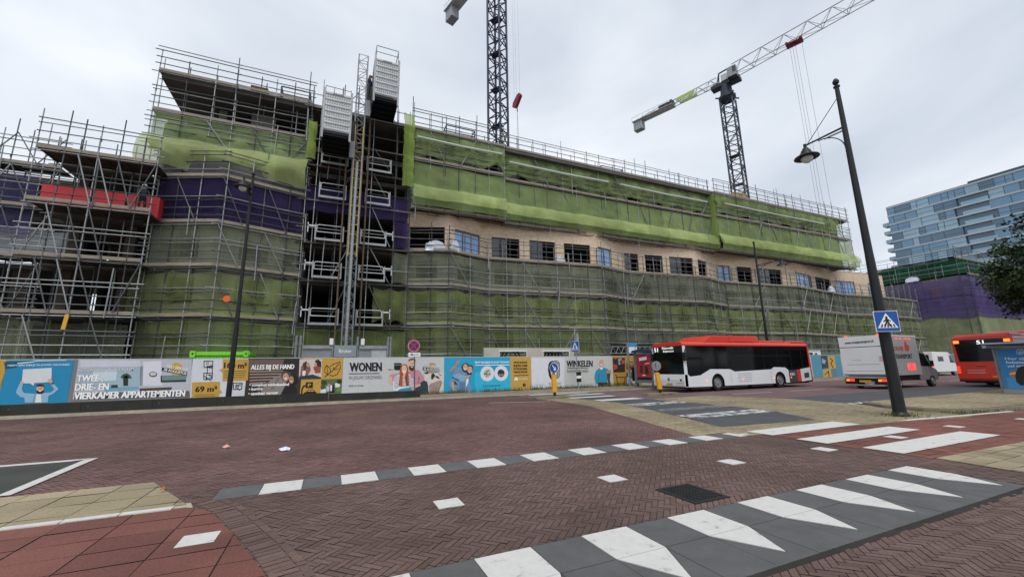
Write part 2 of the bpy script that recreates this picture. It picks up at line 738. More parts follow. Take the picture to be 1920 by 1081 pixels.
pave('brick_road', [(-1.53, 6.66), (9.2, 6.70), (9.2, 7.26), (-1.90, 7.26)], fore, BRICK_N, .006, JOINT, seed=6)

# curved soldier course along the cycle path end
mbq = []
cv = [(-1.50, 6.72), (-1.17, 6.19), (-.98, 5.75), (-.80, 5.3), (-.56, 4.7), (-.36, 4.12), (-.16, 3.4), (0, 2.6), (.12, 1.6)]
for k, (a, b) in enumerate(zip(cv, cv[1:])):
    a, b = Vector(a), Vector(b)
    d = (b - a)
    nn = int(d.length / .078)
    u = d.normalized()
    p = Vector((-u.y, u.x))
    for row in range(2):
        o0, o1 = (.012, .225) if row == 0 else (.235, .305)
        for i in range(nn):
            if row == 1 and i % 3:
                continue
            l = d.length / nn
            s0, s1 = i * l + .004, ((i + 1) * l if row == 0 else min(d.length, (i + 3) * l)) - .004
            mbq.append([tuple(a + u * s0 + p * o0), tuple(a + u * s1 + p * o0), tuple(a + u * s1 + p * o1), tuple(a + u * s0 + p * o1)])
pave('brick_border', [(-2, 7), (-.3, 0), (2, 0), (2, 7)], np.array(mbq), BRICK_N, .011, JOINT, jz=-.02, seed=8)
# cycle path, left and right
leftpoly = [(-1.50, 6.55), (-1.17, 6.19), (-.80, 5.3), (-.36, 4.12), (0, 2.6), (.1, 1.0), (-14, 1.0), (-14, 6.55)]
pave('cycle_path', leftpoly, quads_grid(-14, 1, 1, 7, .60, .40, .012, 0, 0), TILE_RR, .012, JOINT, .005, seed=9)
q10 = quads_grid(8, 40, 3, 7, .30, .30, .008, .5, 0)
for rgn in ([(9.2, 3.75), (16, 3.56), (16, 6.08), (14.3, 6.27), (9.1, 6.76)], [(16, 3.56), (20, 3.45), (20, 5.62), (16, 6.08)], [(20, 3.45), (40, 3.4), (40, 5.4), (20, 5.62)]):
    pave('cycle_path', rgn, q10, TILE_R, .010, JOINT, .003, seed=10)
# pale paving
pave('pavement', [(-3.95, 8.22), (-2.35, 8.27), (-1.52, 6.66), (-2.77, 6.55), (-14, 6.55), (-14, 8.22)],
     quads_grid(-14, -1, 6, 9, .50, .50, .012, 0, 0), TILE_P, .013, JOINT_L, .006, seed=11)
q12 = quads_grid(7, 15, 5, 20, .21, .105, .008, .5, 0)
pave('pavement', [(7.75, 7.27), (9.4, 7.25), (10.6, 10), (12.2, 15), (10.0, 15)], q12, TILE_P, .012, JOINT_L, .005, seed=12)
pave('pavement', [(10.0, 15), (12.2, 15), (12.2, 18.9), (10.05, 19.2)], q12, TILE_P, .012, JOINT_L, .005, seed=19)
pave('pavement', [(8.75, 6.66), (14.3, 6.2), (12.9, 7.7), (9.3, 8.0), (8.72, 7.27)], q12, TILE_P, .0125, JOINT_L, .0055, seed=18)
pk = MB(mat('pale kerb stone', '#a9a290', .85, 0, .2, 2))
pk.face([(-2.85, 6.5, .009), (-1.42, 6.5, .009), (-1.5, 6.74, .009), (-2.85, 6.74, .009)])
pk.face([(-1.62, 6.38, .0035), (-.9, 5.8, .0035), (-.6, 6.95, .0035), (-1.62, 6.95, .0035)], mat('trodden paver', '#57463f', .9))
struct('kerb_corner', pk)
pave('pavement', [(12.75, 7.45), (14.3, 6.22), (16.9, 5.74), (17.3, 6.2), (18.6, 9.4), (19.2, 12.2), (18.4, 16.2), (14.2, 15.8)],
     quads_grid(12, 20, 5, 17, .21, .105, .008, .5, 0), TILE_P, .012, JOINT_L, .005, seed=13)
pave('pavement', [(9.3, 3.73), (22, 3.38), (22, -4), (9.1, -4), (9.1, 2.4)], quads_grid(9, 22, -4, 4, .30, .30, .008, .5, 0), TILE_P, .013, JOINT_L, .006, seed=14)
pave('pavement', [(-34, 23.45), (-6, 23.45), (10, 22.95), (10.6, 22.95), (80, 22.6), (80, 27.1), (-34, 27.1)],
     quads_grid(-34, 80, 22, 27.2, .30, .30, .012, .5, 0), TILE_F, .07, JOINT_L, .064, seed=15)
k = MB(mat('pale kerb stone', '#a9a290', .85, 0, .2, 2))
x = -34.
while x < 80:
    x2 = x + 1.0
    ya, yb = [(23.3 if xx < -6 else 23.3 - .5 * min(1, (xx + 6) / 16.)) for xx in (x, x2 - .012)]
    k.hexa([(x, ya, -.02), (x2 - .012, yb, -.02), (x2 - .012, yb + .16, -.02), (x, ya + .16, -.02),
            (x, ya, .09), (x2 - .012, yb, .09), (x2 - .012, yb + .16, .09), (x, ya + .16, .09)])
    x = x2
struct('kerb', k)

# asphalt
a = MB(ASPH_R)
a.face([(10.0, 12.6, -.004), (90, 12.6, -.004), (90, 23, -.004), (10.1, 23, -.004)])
struct('asphalt_road', a)
a = MB(ASPH)
a.face([(17.3, 9.4, .002), (90, 9.4, .002), (90, 12.9, .002), (14.45, 12.9, .002), (14.6, 12.3, .002)])
struct('asphalt_lane', a)
zs = MB(mat('dark zebra paving', '#4a4c50', .9, 0, .2, 1, .4, 80))
zs.face([(9.34, 7.89, .016), (12.73, 7.54, .016), (14.15, 10, .016), (14.3, 12, .016), (14.3, 18, .016), (15.2, 22.85, .016),
         (10.9, 22.85, .016), (11.7, 18.5, .016), (11.85, 15.2, .016), (10.15, 10, .016)])
struct('crossing_paving', zs)
zb = MB(worn_mat('crossing paint', PAVE_W, PAVE_G, .30))
zf = worn_mat('worn crossing paint', PAVE_W, PAVE_G, .46, 3.5)
zf2 = worn_mat('very worn crossing paint', lin('#8d9092'), PAVE_G, .50, 3.5)
for (xa, xb, ya, yb, m) in ((9.25, 13.15, 4.12, 4.74, None), (9.15, 12.75, 5.27, 5.88, None), (9.2, 12.65, 6.42, 7.08, None),
                            (10.25, 14.0, 9.42, 10.3, zf), (10.85, 14.25, 11.4, 12.1, zf2), (11.45, 14.25, 13.5, 14.4, zf),
                            (11.8, 14.3, 16.3, 17.1, None), (11.6, 14.4, 18.6, 19.2, None), (10.9, 15.1, 20.4, 21.1, None), (10.9, 15.0, 22.0, 22.6, None)):
    zb.face([(xa, ya, .021), (xb, ya, .021), (xb, yb, .021), (xa, yb, .021)], m)
struct('zebra_marking', zb)

# row of grey and white blocks along the carriageway edge, with the small centre squares of the cycle path
bw = worn_mat('white paving block', PAVE_W, lin('#9a9891'), .32, 7)
bgm = mat('grey paving block', '#5a5c5e', .9, 0, .15, 4, .3, 70)
bl = MB(bgm)
for i in range(21):
    xa = -1.28 + i * .515
    wdt = .507
    off = 0 if xa < 4 else -.028 * (xa - 4)
    bl.box((xa, 6.74 + off * .3, .0), (xa + wdt, 7.31 + off, .0115), bw if i % 2 else bgm)
for (x0, y0) in ((1.27, 5.06), (3.70, 5.05), (6.06, 4.96), (8.42, 4.86), (-1.23, 5.12), (11.0, 4.9), (13.9, 5.0), (17.0, 4.7), (20, 4.5)):
    bl.box((x0, y0, .0), (x0 + .31, y0 + .31, .0115 if 0 < x0 < 9 else .0140), bw)
for i in range(12):                                    # white edge line of the cycle path
    xa = -1.62 - (i + 1) * .5
    bl.box((xa, 6.50, .0), (xa + .485, 6.61, .024), bw)
for i in range(10):
    xa = 14.4 + i * .5
    bl.hexa([(xa, 6.20 - .12 * i * .5 / 1.0 * .9, 0), (xa + .49, 6.15 - .12 * i * .45, 0), (xa + .49, 6.27 - .12 * i * .45, 0), (xa, 6.32 - .12 * i * .45, 0),
             (xa, 6.20 - .12 * i * .45, .02), (xa + .49, 6.15 - .12 * i * .45, .02), (xa + .49, 6.27 - .12 * i * .45, .02), (xa, 6.32 - .12 * i * .45, .02)], bw)
struct('block_marking', bl)

# speed hump: two rows of dark slabs with white blocks that end in triangles
hm = MB(mat('dark hump slab', '#565757', .88, 0, .16, 3, .35, 60))
hj = MB(JOINT)
hm.face([(.08, 2.42, .007), (8.32, 2.36, .007), (8.32, 3.68, .007), (.08, 3.68, .007)], JOINT)
xs = []
x = .15
while x < 8.2:
    xs.append(x)
    x += .54
for i, x in enumerate(xs):
    white = (i % 2 == 0)
    hm.box((x, 3.125, .0), (x + .532, 3.66, .0125), bw if white else None)
    if not white:
        # one wide dark slab below, two clipped dark pieces beside each white triangle
        hm.prism([(x, 2.46, .0), (x + .532, 2.46, .0), (x + .532, 3.115, .0), (x, 3.115, .0)], (0, 0, .0120))
    else:
        tip = (x + .30, 2.60)
        hm.prism([(x + .004, 3.115, 0), (tip[0], tip[1], 0), (x + .528, 3.115, 0)], (0, 0, .0140), bw)
        hm.prism([(x, 2.46, 0), (x + .532, 2.46, 0), (x + .532, 3.10, 0), (tip[0] + .003, tip[1] - .01, 0)], (0, 0, .0112))
        hm.prism([(x, 2.46, 0), (tip[0], tip[1] - .01, 0), (x, 3.10, 0)], (0, 0, .0106))
struct('speed_hump', hm)

# manhole cover with raised tread (a thing of its own)
mh = thing('manhole_cover', (4.29, 4.17, .0), 'black cast iron manhole cover set in the herringbone brick road', 'manhole')
iron = mat('cast iron', '#2a2b2c', .55, .5, .25, 8)
r0 = MB(iron)
X0, X1, Y0, Y1 = 4.0, 4.58, 3.84, 4.50
for (aa, bb) in (((X0, Y0), (X1, Y0 + .06)), ((X0, Y1 - .06), (X1, Y1)), ((X0, Y0 + .06), (X0 + .06, Y1 - .06)), ((X1 - .06, Y0 + .06), (X1, Y1 - .06))):
    r0.box((aa[0], aa[1], .0), (bb[0], bb[1], .015))
r0.build('frame', mh)
r1 = MB(iron)
r1.box((X0 + .065, Y0 + .065, 0), (X1 - .065, Y1 - .065, .009))
for i in range(8):
    for j in range(10):
        xx, yy = X0 + .09 + i * .051, Y0 + .09 + j * .05
        r1.box((xx, yy, .009), (xx + .03, yy + .03, .0135))
r1.build('lid', mh)
# drain grate at the left edge
gr = MB(iron)
for i in range(16):
    xx = -3.35 - i * .09
    gr.hexa([(xx, 6.18, .012), (xx + .05, 6.18, .012), (xx + .14, 6.46, .012), (xx + .09, 6.46, .012), (xx, 6.18, .022), (xx + .05, 6.18, .022), (xx + .14, 6.46, .022), (xx + .09, 6.46, .022)])
gr.box((-4.9, 6.14, .010), (-3.2, 6.18, .022))
gr.box((-4.9, 6.46, .010), (-3.2, 6.495, .022))
tag(gr.build('drain_grate'), 'long slotted iron drain grate beside the red cycle path', 'drain')

# asphalt patch with white edge lines, far left
ap = MB(mat('patch asphalt', '#3f423f', .9, 0, .2, 1.5, .5, 100))
ap.face([(-30, 8.24, .017), (-3.97, 8.32, .017), (-4.16, 11.0, .017), (-30, 11.0, .017)])
ap.face([(-30, 10.9, .021), (-4.4, 10.9, .021), (-4.1, 11.1, .021), (-30, 11.1, .021)], bw)
ap.face([(-4.05, 8.30, .0215), (-3.90, 8.30, .0215), (-4.06, 11.1, .0215), (-4.22, 10.95, .0215)], bw)
struct('asphalt_patch', ap)

# lane lines
ln = MB(worn_mat('lane paint', PAVE_W, lin('#6d5658'), .3))
for (xa, ya, xb, yb) in ((7.0, 18.7, 9.8, 17.7), (20, 15.9, 23, 15.75), (24.5, 15.7, 27.5, 15.5), (36, 15.9, 39, 15.8), (44, 15.9, 47, 15.8), (34, 17.1, 36.5, 17.0)):
    d = Vector((xb - xa, yb - ya)).normalized()
    p = Vector((-d.y, d.x)) * .06
    ln.face([(xa - p.x, ya - p.y, .014), (xb - p.x, yb - p.y, .014), (xb + p.x, yb + p.y, .014), (xa + p.x, ya + p.y, .014)])
struct('lane_marking', ln)

# raised bus stop platform on the right
KERB = mat('mossy kerb', '#7d7663', .9, 0, .3, 3)
pf = [(20.6, 9.3), (18.6, 9.25), (17.75, 8.2), (17.35, 7.0), (17.5, 6.45), (18.6, 6.05), (21, 5.82), (46, 5.7), (46, 9.3)]
pfb = MB(KERB)
pfb.prism([(p[0], p[1], -.02) for p in ccw(pf)], (0, 0, .12))
struct('bus_platform', pfb)
inn = [(20.6, 9.2), (18.7, 9.12), (17.9, 8.15), (17.5, 7.0), (17.65, 6.55), (18.7, 6.17), (21, 5.94), (46, 5.82), (46, 9.2)]
pave('platform_paving', inn, quads_grid(17, 46, 5, 10, .21, .105, .008, .5, 0), TILE_P, .112, JOINT_L, .106, seed=17)
st = MB(bw)
for i in range(44):
    xa = 17.8 + i * .62
    st.face([(xa, 9.5, .010), (xa + .36, 9.5, .010), (xa + .55, 9.85, .010), (xa + .19, 9.85, .010)])
struct('platform_marking', st)

# two kerbed islands that carry the bollards
for (cx, cy, lx, ly) in ((11.0, 19.55, 1.15, .42), (16.95, 18.0, 1.15, .42)):
    isl = MB(KERB)
    pts = []
    for i in range(20):
        t = 2 * math.pi * i / 20
        pts.append((cx + lx * math.copysign(abs(math.cos(t)) ** .6, math.cos(t)), cy + ly * math.copysign(abs(math.sin(t)) ** .6, math.sin(t)), -.01))
    isl.prism(pts, (0, 0, .11))
    isl.prism([(cx + (p[0] - cx) * .86, cy + (p[1] - cy) * .72, .09) for p in pts], (0, 0, .026), TILE_P)
    struct('traffic_island', isl)

# ------------------------------------------------------------------ apartment building under construction
def wall(mb, A, B, z0, z1, ops, m, rev=.28, rm=None):
    """upright wall from A to B, outer face towards the street, with real openings and reveals"""
    A, B = Vector((A[0], A[1])), Vector((B[0], B[1]))
    Ln = (B - A).length
    d = (B - A) / Ln
    nrm = Vector((-d.y, d.x))
    P = lambda s, z, q=0.: (A.x + d.x * s + nrm.x * q, A.y + d.y * s + nrm.y * q, z)
    ops = [(max(0.02, o[0]), min(Ln - .02, o[1]), o[2], o[3]) for o in ops if o[1] > .05 and o[0] < Ln - .05]
    ss = sorted({0, Ln, *[o[0] for o in ops], *[o[1] for o in ops]})
    zz = sorted({z0, z1, *[o[2] for o in ops], *[o[3] for o in ops]})
    for a, b in zip(ss, ss[1:]):
        for c, e in zip(zz, zz[1:]):
            mx_, mz_ = (a + b) / 2, (c + e) / 2
            if any(o[0] < mx_ < o[1] and o[2] < mz_ < o[3] for o in ops):
                continue
            mb.face([P(a, c), P(b, c), P(b, e), P(a, e)], m)
    for (a, b, c, e) in ops:
        r_ = rm or m
        mb.face([P(a, c), P(a, c, rev), P(a, e, rev), P(a, e)], r_)
        mb.face([P(b, c), P(b, e), P(b, e, rev), P(b, c, rev)], r_)
        mb.face([P(a, c), P(b, c), P(b, c, rev), P(a, c, rev)], r_)
        mb.face([P(a, e), P(a, e, rev), P(b, e, rev), P(b, e)], r_)


def brick_mat():
    m = bpy.data.materials.new('sand brick')
    m.use_nodes = True
    t = m.node_tree
    b = t.nodes['Principled BSDF']
    b.inputs['Roughness'].default_value = .9
    co = t.nodes.new('ShaderNodeTexCoord')
    sp = t.nodes.new('ShaderNodeSeparateXYZ')
    t.links.new(co.outputs['Object'], sp.inputs[0])
    cb = t.nodes.new('ShaderNodeCombineXYZ')
    t.links.new(sp.outputs['X'], cb.inputs['X'])
    t.links.new(sp.outputs['Z'], cb.inputs['Y'])
    br = t.nodes.new('ShaderNodeTexBrick')
    br.inputs['Scale'].default_value = 1.0
    br.inputs['Brick Width'].default_value = .24
    br.inputs['Row Height'].default_value = .065
    br.inputs['Mortar Size'].default_value = .007
    br.inputs['Color1'].default_value = lin('#e3cfb6') + (1,)
    br.inputs['Color2'].default_value = lin('#cfb79c') + (1,)
    br.inputs['Mortar'].default_value = lin('#c0ac95') + (1,)
    t.links.new(cb.outputs[0], br.inputs['Vector'])
    nz = t.nodes.new('ShaderNodeTexNoise')
    nz.inputs['Scale'].default_value = 1.6
    nz.inputs['Detail'].default_value = 8
    nz.inputs['Roughness'].default_value = .75
    mpn = t.nodes.new('ShaderNodeMapping')
    mpn.inputs['Scale'].default_value = (1, 2.6, 1)
    t.links.new(cb.outputs[0], mpn.inputs['Vector'])
    t.links.new(mpn.outputs[0], nz.inputs['Vector'])
    mr = t.nodes.new('ShaderNodeMapRange')
    mr.inputs['From Min'].default_value = .3
    mr.inputs['From Max'].default_value = .7
    mr.inputs['To Min'].default_value = .84
    mr.inputs['To Max'].default_value = 1.1
    t.links.new(nz.outputs['Fac'], mr.inputs['Value'])
    vm = t.nodes.new('ShaderNodeVectorMath')
    vm.operation = 'SCALE'
    t.links.new(br.outputs['Color'], vm.inputs[0])
    t.links.new(mr.outputs[0], vm.inputs['Scale'])
    t.links.new(vm.outputs[0], b.inputs['Base Color'])
    return m


SANDBRICK = brick_mat()
PAPER = mat('dark wall insulation foil', '#72776a', .8, 0, .25, .7)
W_MAIN = [(5.1, 32.65), (8.3, 31.5), (11.8, 32.7), (23.1, 31.6), (27.3, 32.7), (36.5, 31.7), (41.3, 33.0), (53, 31.9), (66, 33.7), (73, 33.0), (78, 33.2)]
W_LOW = W_MAIN + [(86.0, 33.5)]
W_LEFT = [(-10.9, 31.95), (-6.9, 30.35), (-3.3, 31.6), (-2.3, 31.9)]
bd = thing('construction_building', (33, 32, 0), 'long unfinished apartment block with a wavy sand brick band and rows of windows behind scaffolding', 'building')

for poly in (W_LOW, W_LEFT):
    lw = MB(CONC)
    for A, B in zip(poly, poly[1:]):
        Ln = (Vector(B) - Vector(A)).length
        ops = []
        n = max(1, int(Ln / 3.1))
        for i in range(n):
            c = Ln * (i + .5) / n
            for (za, zb_) in ((.5, 2.2), (3.1, 4.7), (5.9, 7.6), (8.9, 10.3)):
                ops.append((c - .85, c + .85, za, zb_))
        wall(lw, A, B, 0, 10.85, ops, CONC)
    lw.build('concrete_wall', bd)
# purple part of the left wing, storey 10.9 - 14
pw = MB(CONC_D)
for A, B in zip(W_LEFT, W_LEFT[1:]):
    wall(pw, A, B, 10.85, 14.0, [(.6, (Vector(B) - Vector(A)).length - .6, 11.9, 13.2)], CONC_D)
pw.build('concrete_wall', bd)

# brick band with its windows: window px ranges are read off the photograph and stand on the wall line
bb = MB(SANDBRICK)
wins = [(768, 834, 0), (853, 900, 2), (922, 974, 1), (993, 1041, 1), (1058, 1107, 0), (1122, 1146, 2), (1163, 1197, 1), (1210, 1243, 0), (1256, 1300, 1),
        (1310, 1326, 0), (1337, 1369, 2), (1382, 1410, 0), (1422, 1466, 1), (1493, 1520, 2), (1530, 1557, 0), (1565, 1603, 2), (1620, 1642, 2)]
seg_ops = {i: [] for i in range(len(W_MAIN) - 1)}
WINS = []
for a, b, kind in wins:
    pyc = 447 + (a - 800) * .115
    best = None
    for i, (A, B) in enumerate(zip(W_MAIN, W_MAIN[1:])):
        A, B = Vector(A), Vector(B)
        d = (B - A)
        Ln = d.length
        d = d / Ln
        n = Vector((-d.y, d.x))

        def hit(px):
            r = ray(px, pyc)
            t = n.dot(A) / (n.x * r.x + n.y * r.y)
            return (Vector((r.x * t, r.y * t)) - A).dot(d)
        s0, s1 = hit(a), hit(b)
        ov = min(s1, Ln - .15) - max(s0, .15)
        if best is None or ov > best[0]:
            best = (ov, i, max(s0, .15), min(s1, Ln - .15))
    ov, i, s0, s1 = best
    seg_ops[i].append((s0, s1, 11.25, 13.2))
    WINS.append((i, s0, s1, kind))
for i, (A, B) in enumerate(zip(W_MAIN, W_MAIN[1:])):
    wall(bb, A, B, 10.87, 14.62, seg_ops[i], SANDBRICK, .22)
    A, B = Vector(A), Vector(B)
    d = (B - A).normalized()
    n = Vector((-d.y, d.x))
    # coping on top of the band
    bb.hexa([(A.x - n.x * .03, A.y - n.y * .03, 14.62), (B.x - n.x * .03, B.y - n.y * .03, 14.62), (B.x + n.x * .35, B.y + n.y * .35, 14.62), (A.x + n.x * .35, A.y + n.y * .35, 14.62),
             (A.x - n.x * .03, A.y - n.y * .03, 14.70), (B.x - n.x * .03, B.y - n.y * .03, 14.70), (B.x + n.x * .35, B.y + n.y * .35, 14.70), (A.x + n.x * .35, A.y + n.y * .35, 14.70)], SANDBRICK)
bb.face([(78, 33.2, 0), (78, 46, 0), (78, 46, 14.62), (78, 33.2, 14.62)], SANDBRICK)
bb.build('brick_band', bd)

FRAME = mat('dark window frame', '#2b2c2e', .4, .2, .1)
FRAME_L = mat('brown grey window frame', '#6d675f', .5, .1, .1)
GLASS_B = glass_mat('blue filmed glass', '#7fa6d6', .07, 0, .8, .22, .5)
GLASS_D = glass_mat('dark window glass', '#1c2126', .04, 0, 1.0, .3, .6)
for (i, s0, s1, kind) in WINS:
    A, B = Vector(W_MAIN[i]), Vector(W_MAIN[i + 1])
    d = (B - A).normalized()
    n = Vector((-d.y, d.x))
    P = lambda s, z, q: (A.x + d.x * s + n.x * q, A.y + d.y * s + n.y * q, z)

    def bar(mb, sa, sb, za, zb_, q0=.12, q1=.20):
        mb.hexa([P(sa, za, q0), P(sb, za, q0), P(sb, za, q1), P(sa, za, q1), P(sa, zb_, q0), P(sb, zb_, q0), P(sb, zb_, q1), P(sa, zb_, q1)])
    fm = MB(FRAME_L if kind == 2 else FRAME)
    za, ze = 11.25, 13.2
    for (u0, u1, v0, v1) in ((s0, s1, za + .003, za + .08), (s0, s1, ze - .08, ze - .003), (s0 + .003, s0 + .08, za + .08, ze - .08), (s1 - .08, s1 - .003, za + .08, ze - .08)):
        bar(fm, u0, u1, v0, v1)
    nm = 0 if kind == 0 else (2 if s1 - s0 > 2.4 else 1)
    for j in range(nm):
        c = s0 + (s1 - s0) * (j + 1) / (nm + 1)
        bar(fm, c - .05, c + .05, za + .08, ze - .08)
        if kind == 1:
            bar(fm, c + .05, min(s1 - .08, c + .75), za + .95, za + 1.02)
    fo = fm.build('window', bd)
    if kind:
        gm = MB(GLASS_B if kind == 2 else GLASS_D)
        pane = [(s0 + .08, s1 - .08)]
        for u0, u1 in pane:
            gm.hexa([P(u0, za + .08, .15), P(u1, za + .08, .15), P(u1, za + .08, .17), P(u0, za + .08, .17), P(u0, ze - .08, .15), P(u1, ze - .08, .15), P(u1, ze - .08, .17), P(u0, ze - .08, .17)])
        if kind == 1:      # one leaf still unglazed
            gm = MB(GLASS_D)
            u0, u1 = s0 + .08, s0 + (s1 - s0) * .52
            gm.hexa([P(u0, za + .08, .15), P(u1, za + .08, .15), P(u1, za + .08, .17), P(u0, za + .08, .17), P(u0, ze - .08, .15), P(u1, ze - .08, .15), P(u1, ze - .08, .17), P(u0, ze - .08, .17)])
        gm.build('glass', fo)

# floors: one slab per storey over the whole block (front edge follows the wall, 6 cm back)
def slab(z, th, poly, back=46., inset=.10):
    m_ = MB(CONC_D)
    pts = [(p[0], p[1] + inset, z) for p in poly]
    pts = pts + [(pts[-1][0], back, z), (pts[0][0], back, z)]
    m_.prism(list(reversed(pts)), (0, 0, th))
    return m_.build('floor_slab', bd)


front = W_LEFT + [(5.08, 32.3)]
for z in (2.5, 4.75, 7.75, 10.5):
    slab(z, .27, W_LEFT + [(5.09, 31.9)], 46, .12)
    slab(z, .27, W_MAIN, 46, .12)
slab(13.7, .27, W_LEFT + [(5.09, 31.9)], 46, .12)
slab(14.25, .27, W_MAIN, 46, .4)
for z in (16.3, 18.45):
    slab(z, .25, [(-11.2, 32.2), (5.0, 32.2), (66.0, 32.2)], 46, .2)
rs = MB(CONC_D)
rs.box((-11.5, 31.3, 21.15), (66.3, 46.2, 21.42))
rs.box((-11.5, 31.25, 21.42), (66.3, 31.5, 21.62), CONC)
rs.build('roof_slab', bd)
uw = MB(PAPER)
wall(uw, (5.0, 32.3), (66.2, 32.3), 14.55, 21.14, [(1.5 + 4.3 * i, 3.9 + 4.3 * i, zz_, zz_ + 1.7) for i in range(14) for zz_ in (15.1, 18.9)], PAPER, .3)
uw.face([(66.2, 32.3, 14.55), (66.2, 46, 14.55), (66.2, 46, 21.14), (66.2, 32.3, 21.14)], PAPER)
uw.build('upper_wall', bd)
ul = MB(PAPER)
wall(ul, (-11.3, 32.35), (-2.3, 32.35), 14.0, 18.44, [(1.2, 3.2, 15, 17.8), (5, 7, 15, 17.8)], PAPER, .3)
ul.face([(-11.3, 46, 14.0), (-11.3, 32.35, 14.0), (-11.3, 32.35, 18.44), (-11.3, 46, 18.44)], PAPER)
ul.build('upper_wall', bd)
# open top storey at the left: grey blocks and dark bays
for (xa, xb, yy) in ((-6.6, -5.0, 33.4), (-2.6, -2.1, 33.0), (-8.8, -8.3, 34.0)):
    c = MB(CONC)
    c.box((xa, yy, 18.7), (xb, yy + .3, 21.14))
    c.build('column', bd)
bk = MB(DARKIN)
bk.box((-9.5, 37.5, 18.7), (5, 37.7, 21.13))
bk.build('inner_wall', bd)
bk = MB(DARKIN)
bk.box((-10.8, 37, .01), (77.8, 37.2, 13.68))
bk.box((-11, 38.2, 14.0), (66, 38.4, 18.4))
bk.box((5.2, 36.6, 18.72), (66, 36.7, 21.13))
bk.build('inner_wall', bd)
# party walls inside the hoist bay
for xx in (-2.28, .84, 4.98):
    for (za, zb_) in ((0, 2.49), (2.78, 4.74), (5.03, 7.74), (8.03, 10.49), (10.78, 13.69), (13.98, 16.29), (16.56, 18.44)):
        c = MB(CONC_D)
        c.box((xx - .1, 32.5, za), (xx + .1, 36.9, zb_))
        c.build('inner_wall', bd)

# unfinished wing at the far left: bare frame of slabs and brown columns
fr = thing('concrete_frame', (-13, 31, 0), 'bare dark concrete frame of the lower left wing with open floors', 'building')
BROWN = mat('brown concrete column', '#4a3f37', .9, 0, .3, .8)
for z in (2.3, 4.7, 7.7, 10.75, 13.75):
    c = MB(CONC_D)
    c.prism(list(reversed([(-15.2, 30.9, z), (-11.05, 30.9, z), (-11.05, 41, z), (-15.2, 41, z)])), (0, 0, .28))
    c.build('floor_slab', fr)
for (xx, yy, wd) in ((-14.4, 31.6, .45), (-11.8, 31.6, .5), (-13.0, 36, 1.9), (-14.6, 37, .4), (-11.6, 38, .9)):
    for (za, zb_) in ((0, 2.3), (2.58, 4.7), (4.98, 7.7), (7.98, 10.75), (11.03, 13.75)):
        if za > 10 and wd > 1:
            continue
        c = MB(BROWN)
        c.box((xx - wd / 2, yy, za), (xx + wd / 2, yy + .4, zb_))
        c.build('column', fr)
for (xa, xb, yy, za, zb_) in ((-15.1, -11.1, 35.0, 11.04, 13.7), (-12.3, -11.1, 33.5, 8.0, 10.7), (-13.6, -11.1, 37.5, 8.0, 10.7), (-13.4, -11.1, 34.0, 4.99, 7.65), (-15.1, -14.4, 37, 4.99, 7.65),
                               (-15.1, -11.1, 34.6, .02, 2.2), (-15.1, -11.1, 34.6, 2.6, 4.6)):
    c = MB(DARKIN)
    c.box((xa, yy, za), (xb, yy + .2, zb_))
    c.build('inner_wall', fr)
# the part of the frame that runs on beyond the left picture edge
for z in (2.3, 4.7, 8.2, 11.3, 14.0):
    c = MB(CONC_D)
    c.box((-27, 34.6, z), (-15.35, 44, z + .28))
    c.build('floor_slab', fr)
for (xx, yy, za, zb_) in ((-22.5, 35, 0, 2.3), (-18.2, 35, 2.6, 4.7), (-22.0, 35, 5, 8.2), (-18.0, 35, 5, 8.2), (-16.2, 36, 8.5, 11.3), (-20.5, 36, 11.6, 14.0)):
    c = MB(BROWN)
    c.box((xx - .4, yy, za), (xx + .4, yy + .4, zb_))
    c.build('column', fr)
for (xa, xb, yy, za, zb_) in ((-27, -15.4, 38, .02, 2.28), (-27, -15.4, 38.5, 2.6, 4.68), (-27, -15.4, 37, 5.0, 8.1), (-17.4, -15.4, 38, 8.6, 11.2)):
    c = MB(DARKIN)
    c.box((xa, yy, za), (xb, yy + .2, zb_))
    c.build('inner_wall', fr)

# ------------------------------------------------------------------ scaffolding
STEEL_K = mat('dark weathered tube', '#43474a', .65, .25, .3, 1.3)
def stations(poly, step):
    o = []
    for (a, b) in zip(poly, poly[1:]):
        a, b = Vector(a), Vector(b)
        n = max(1, round((b - a).length / step))
        for i in range(n):
            o.append(a + (b - a) * i / n)
    o.append(Vector(poly[-1]))
    return o


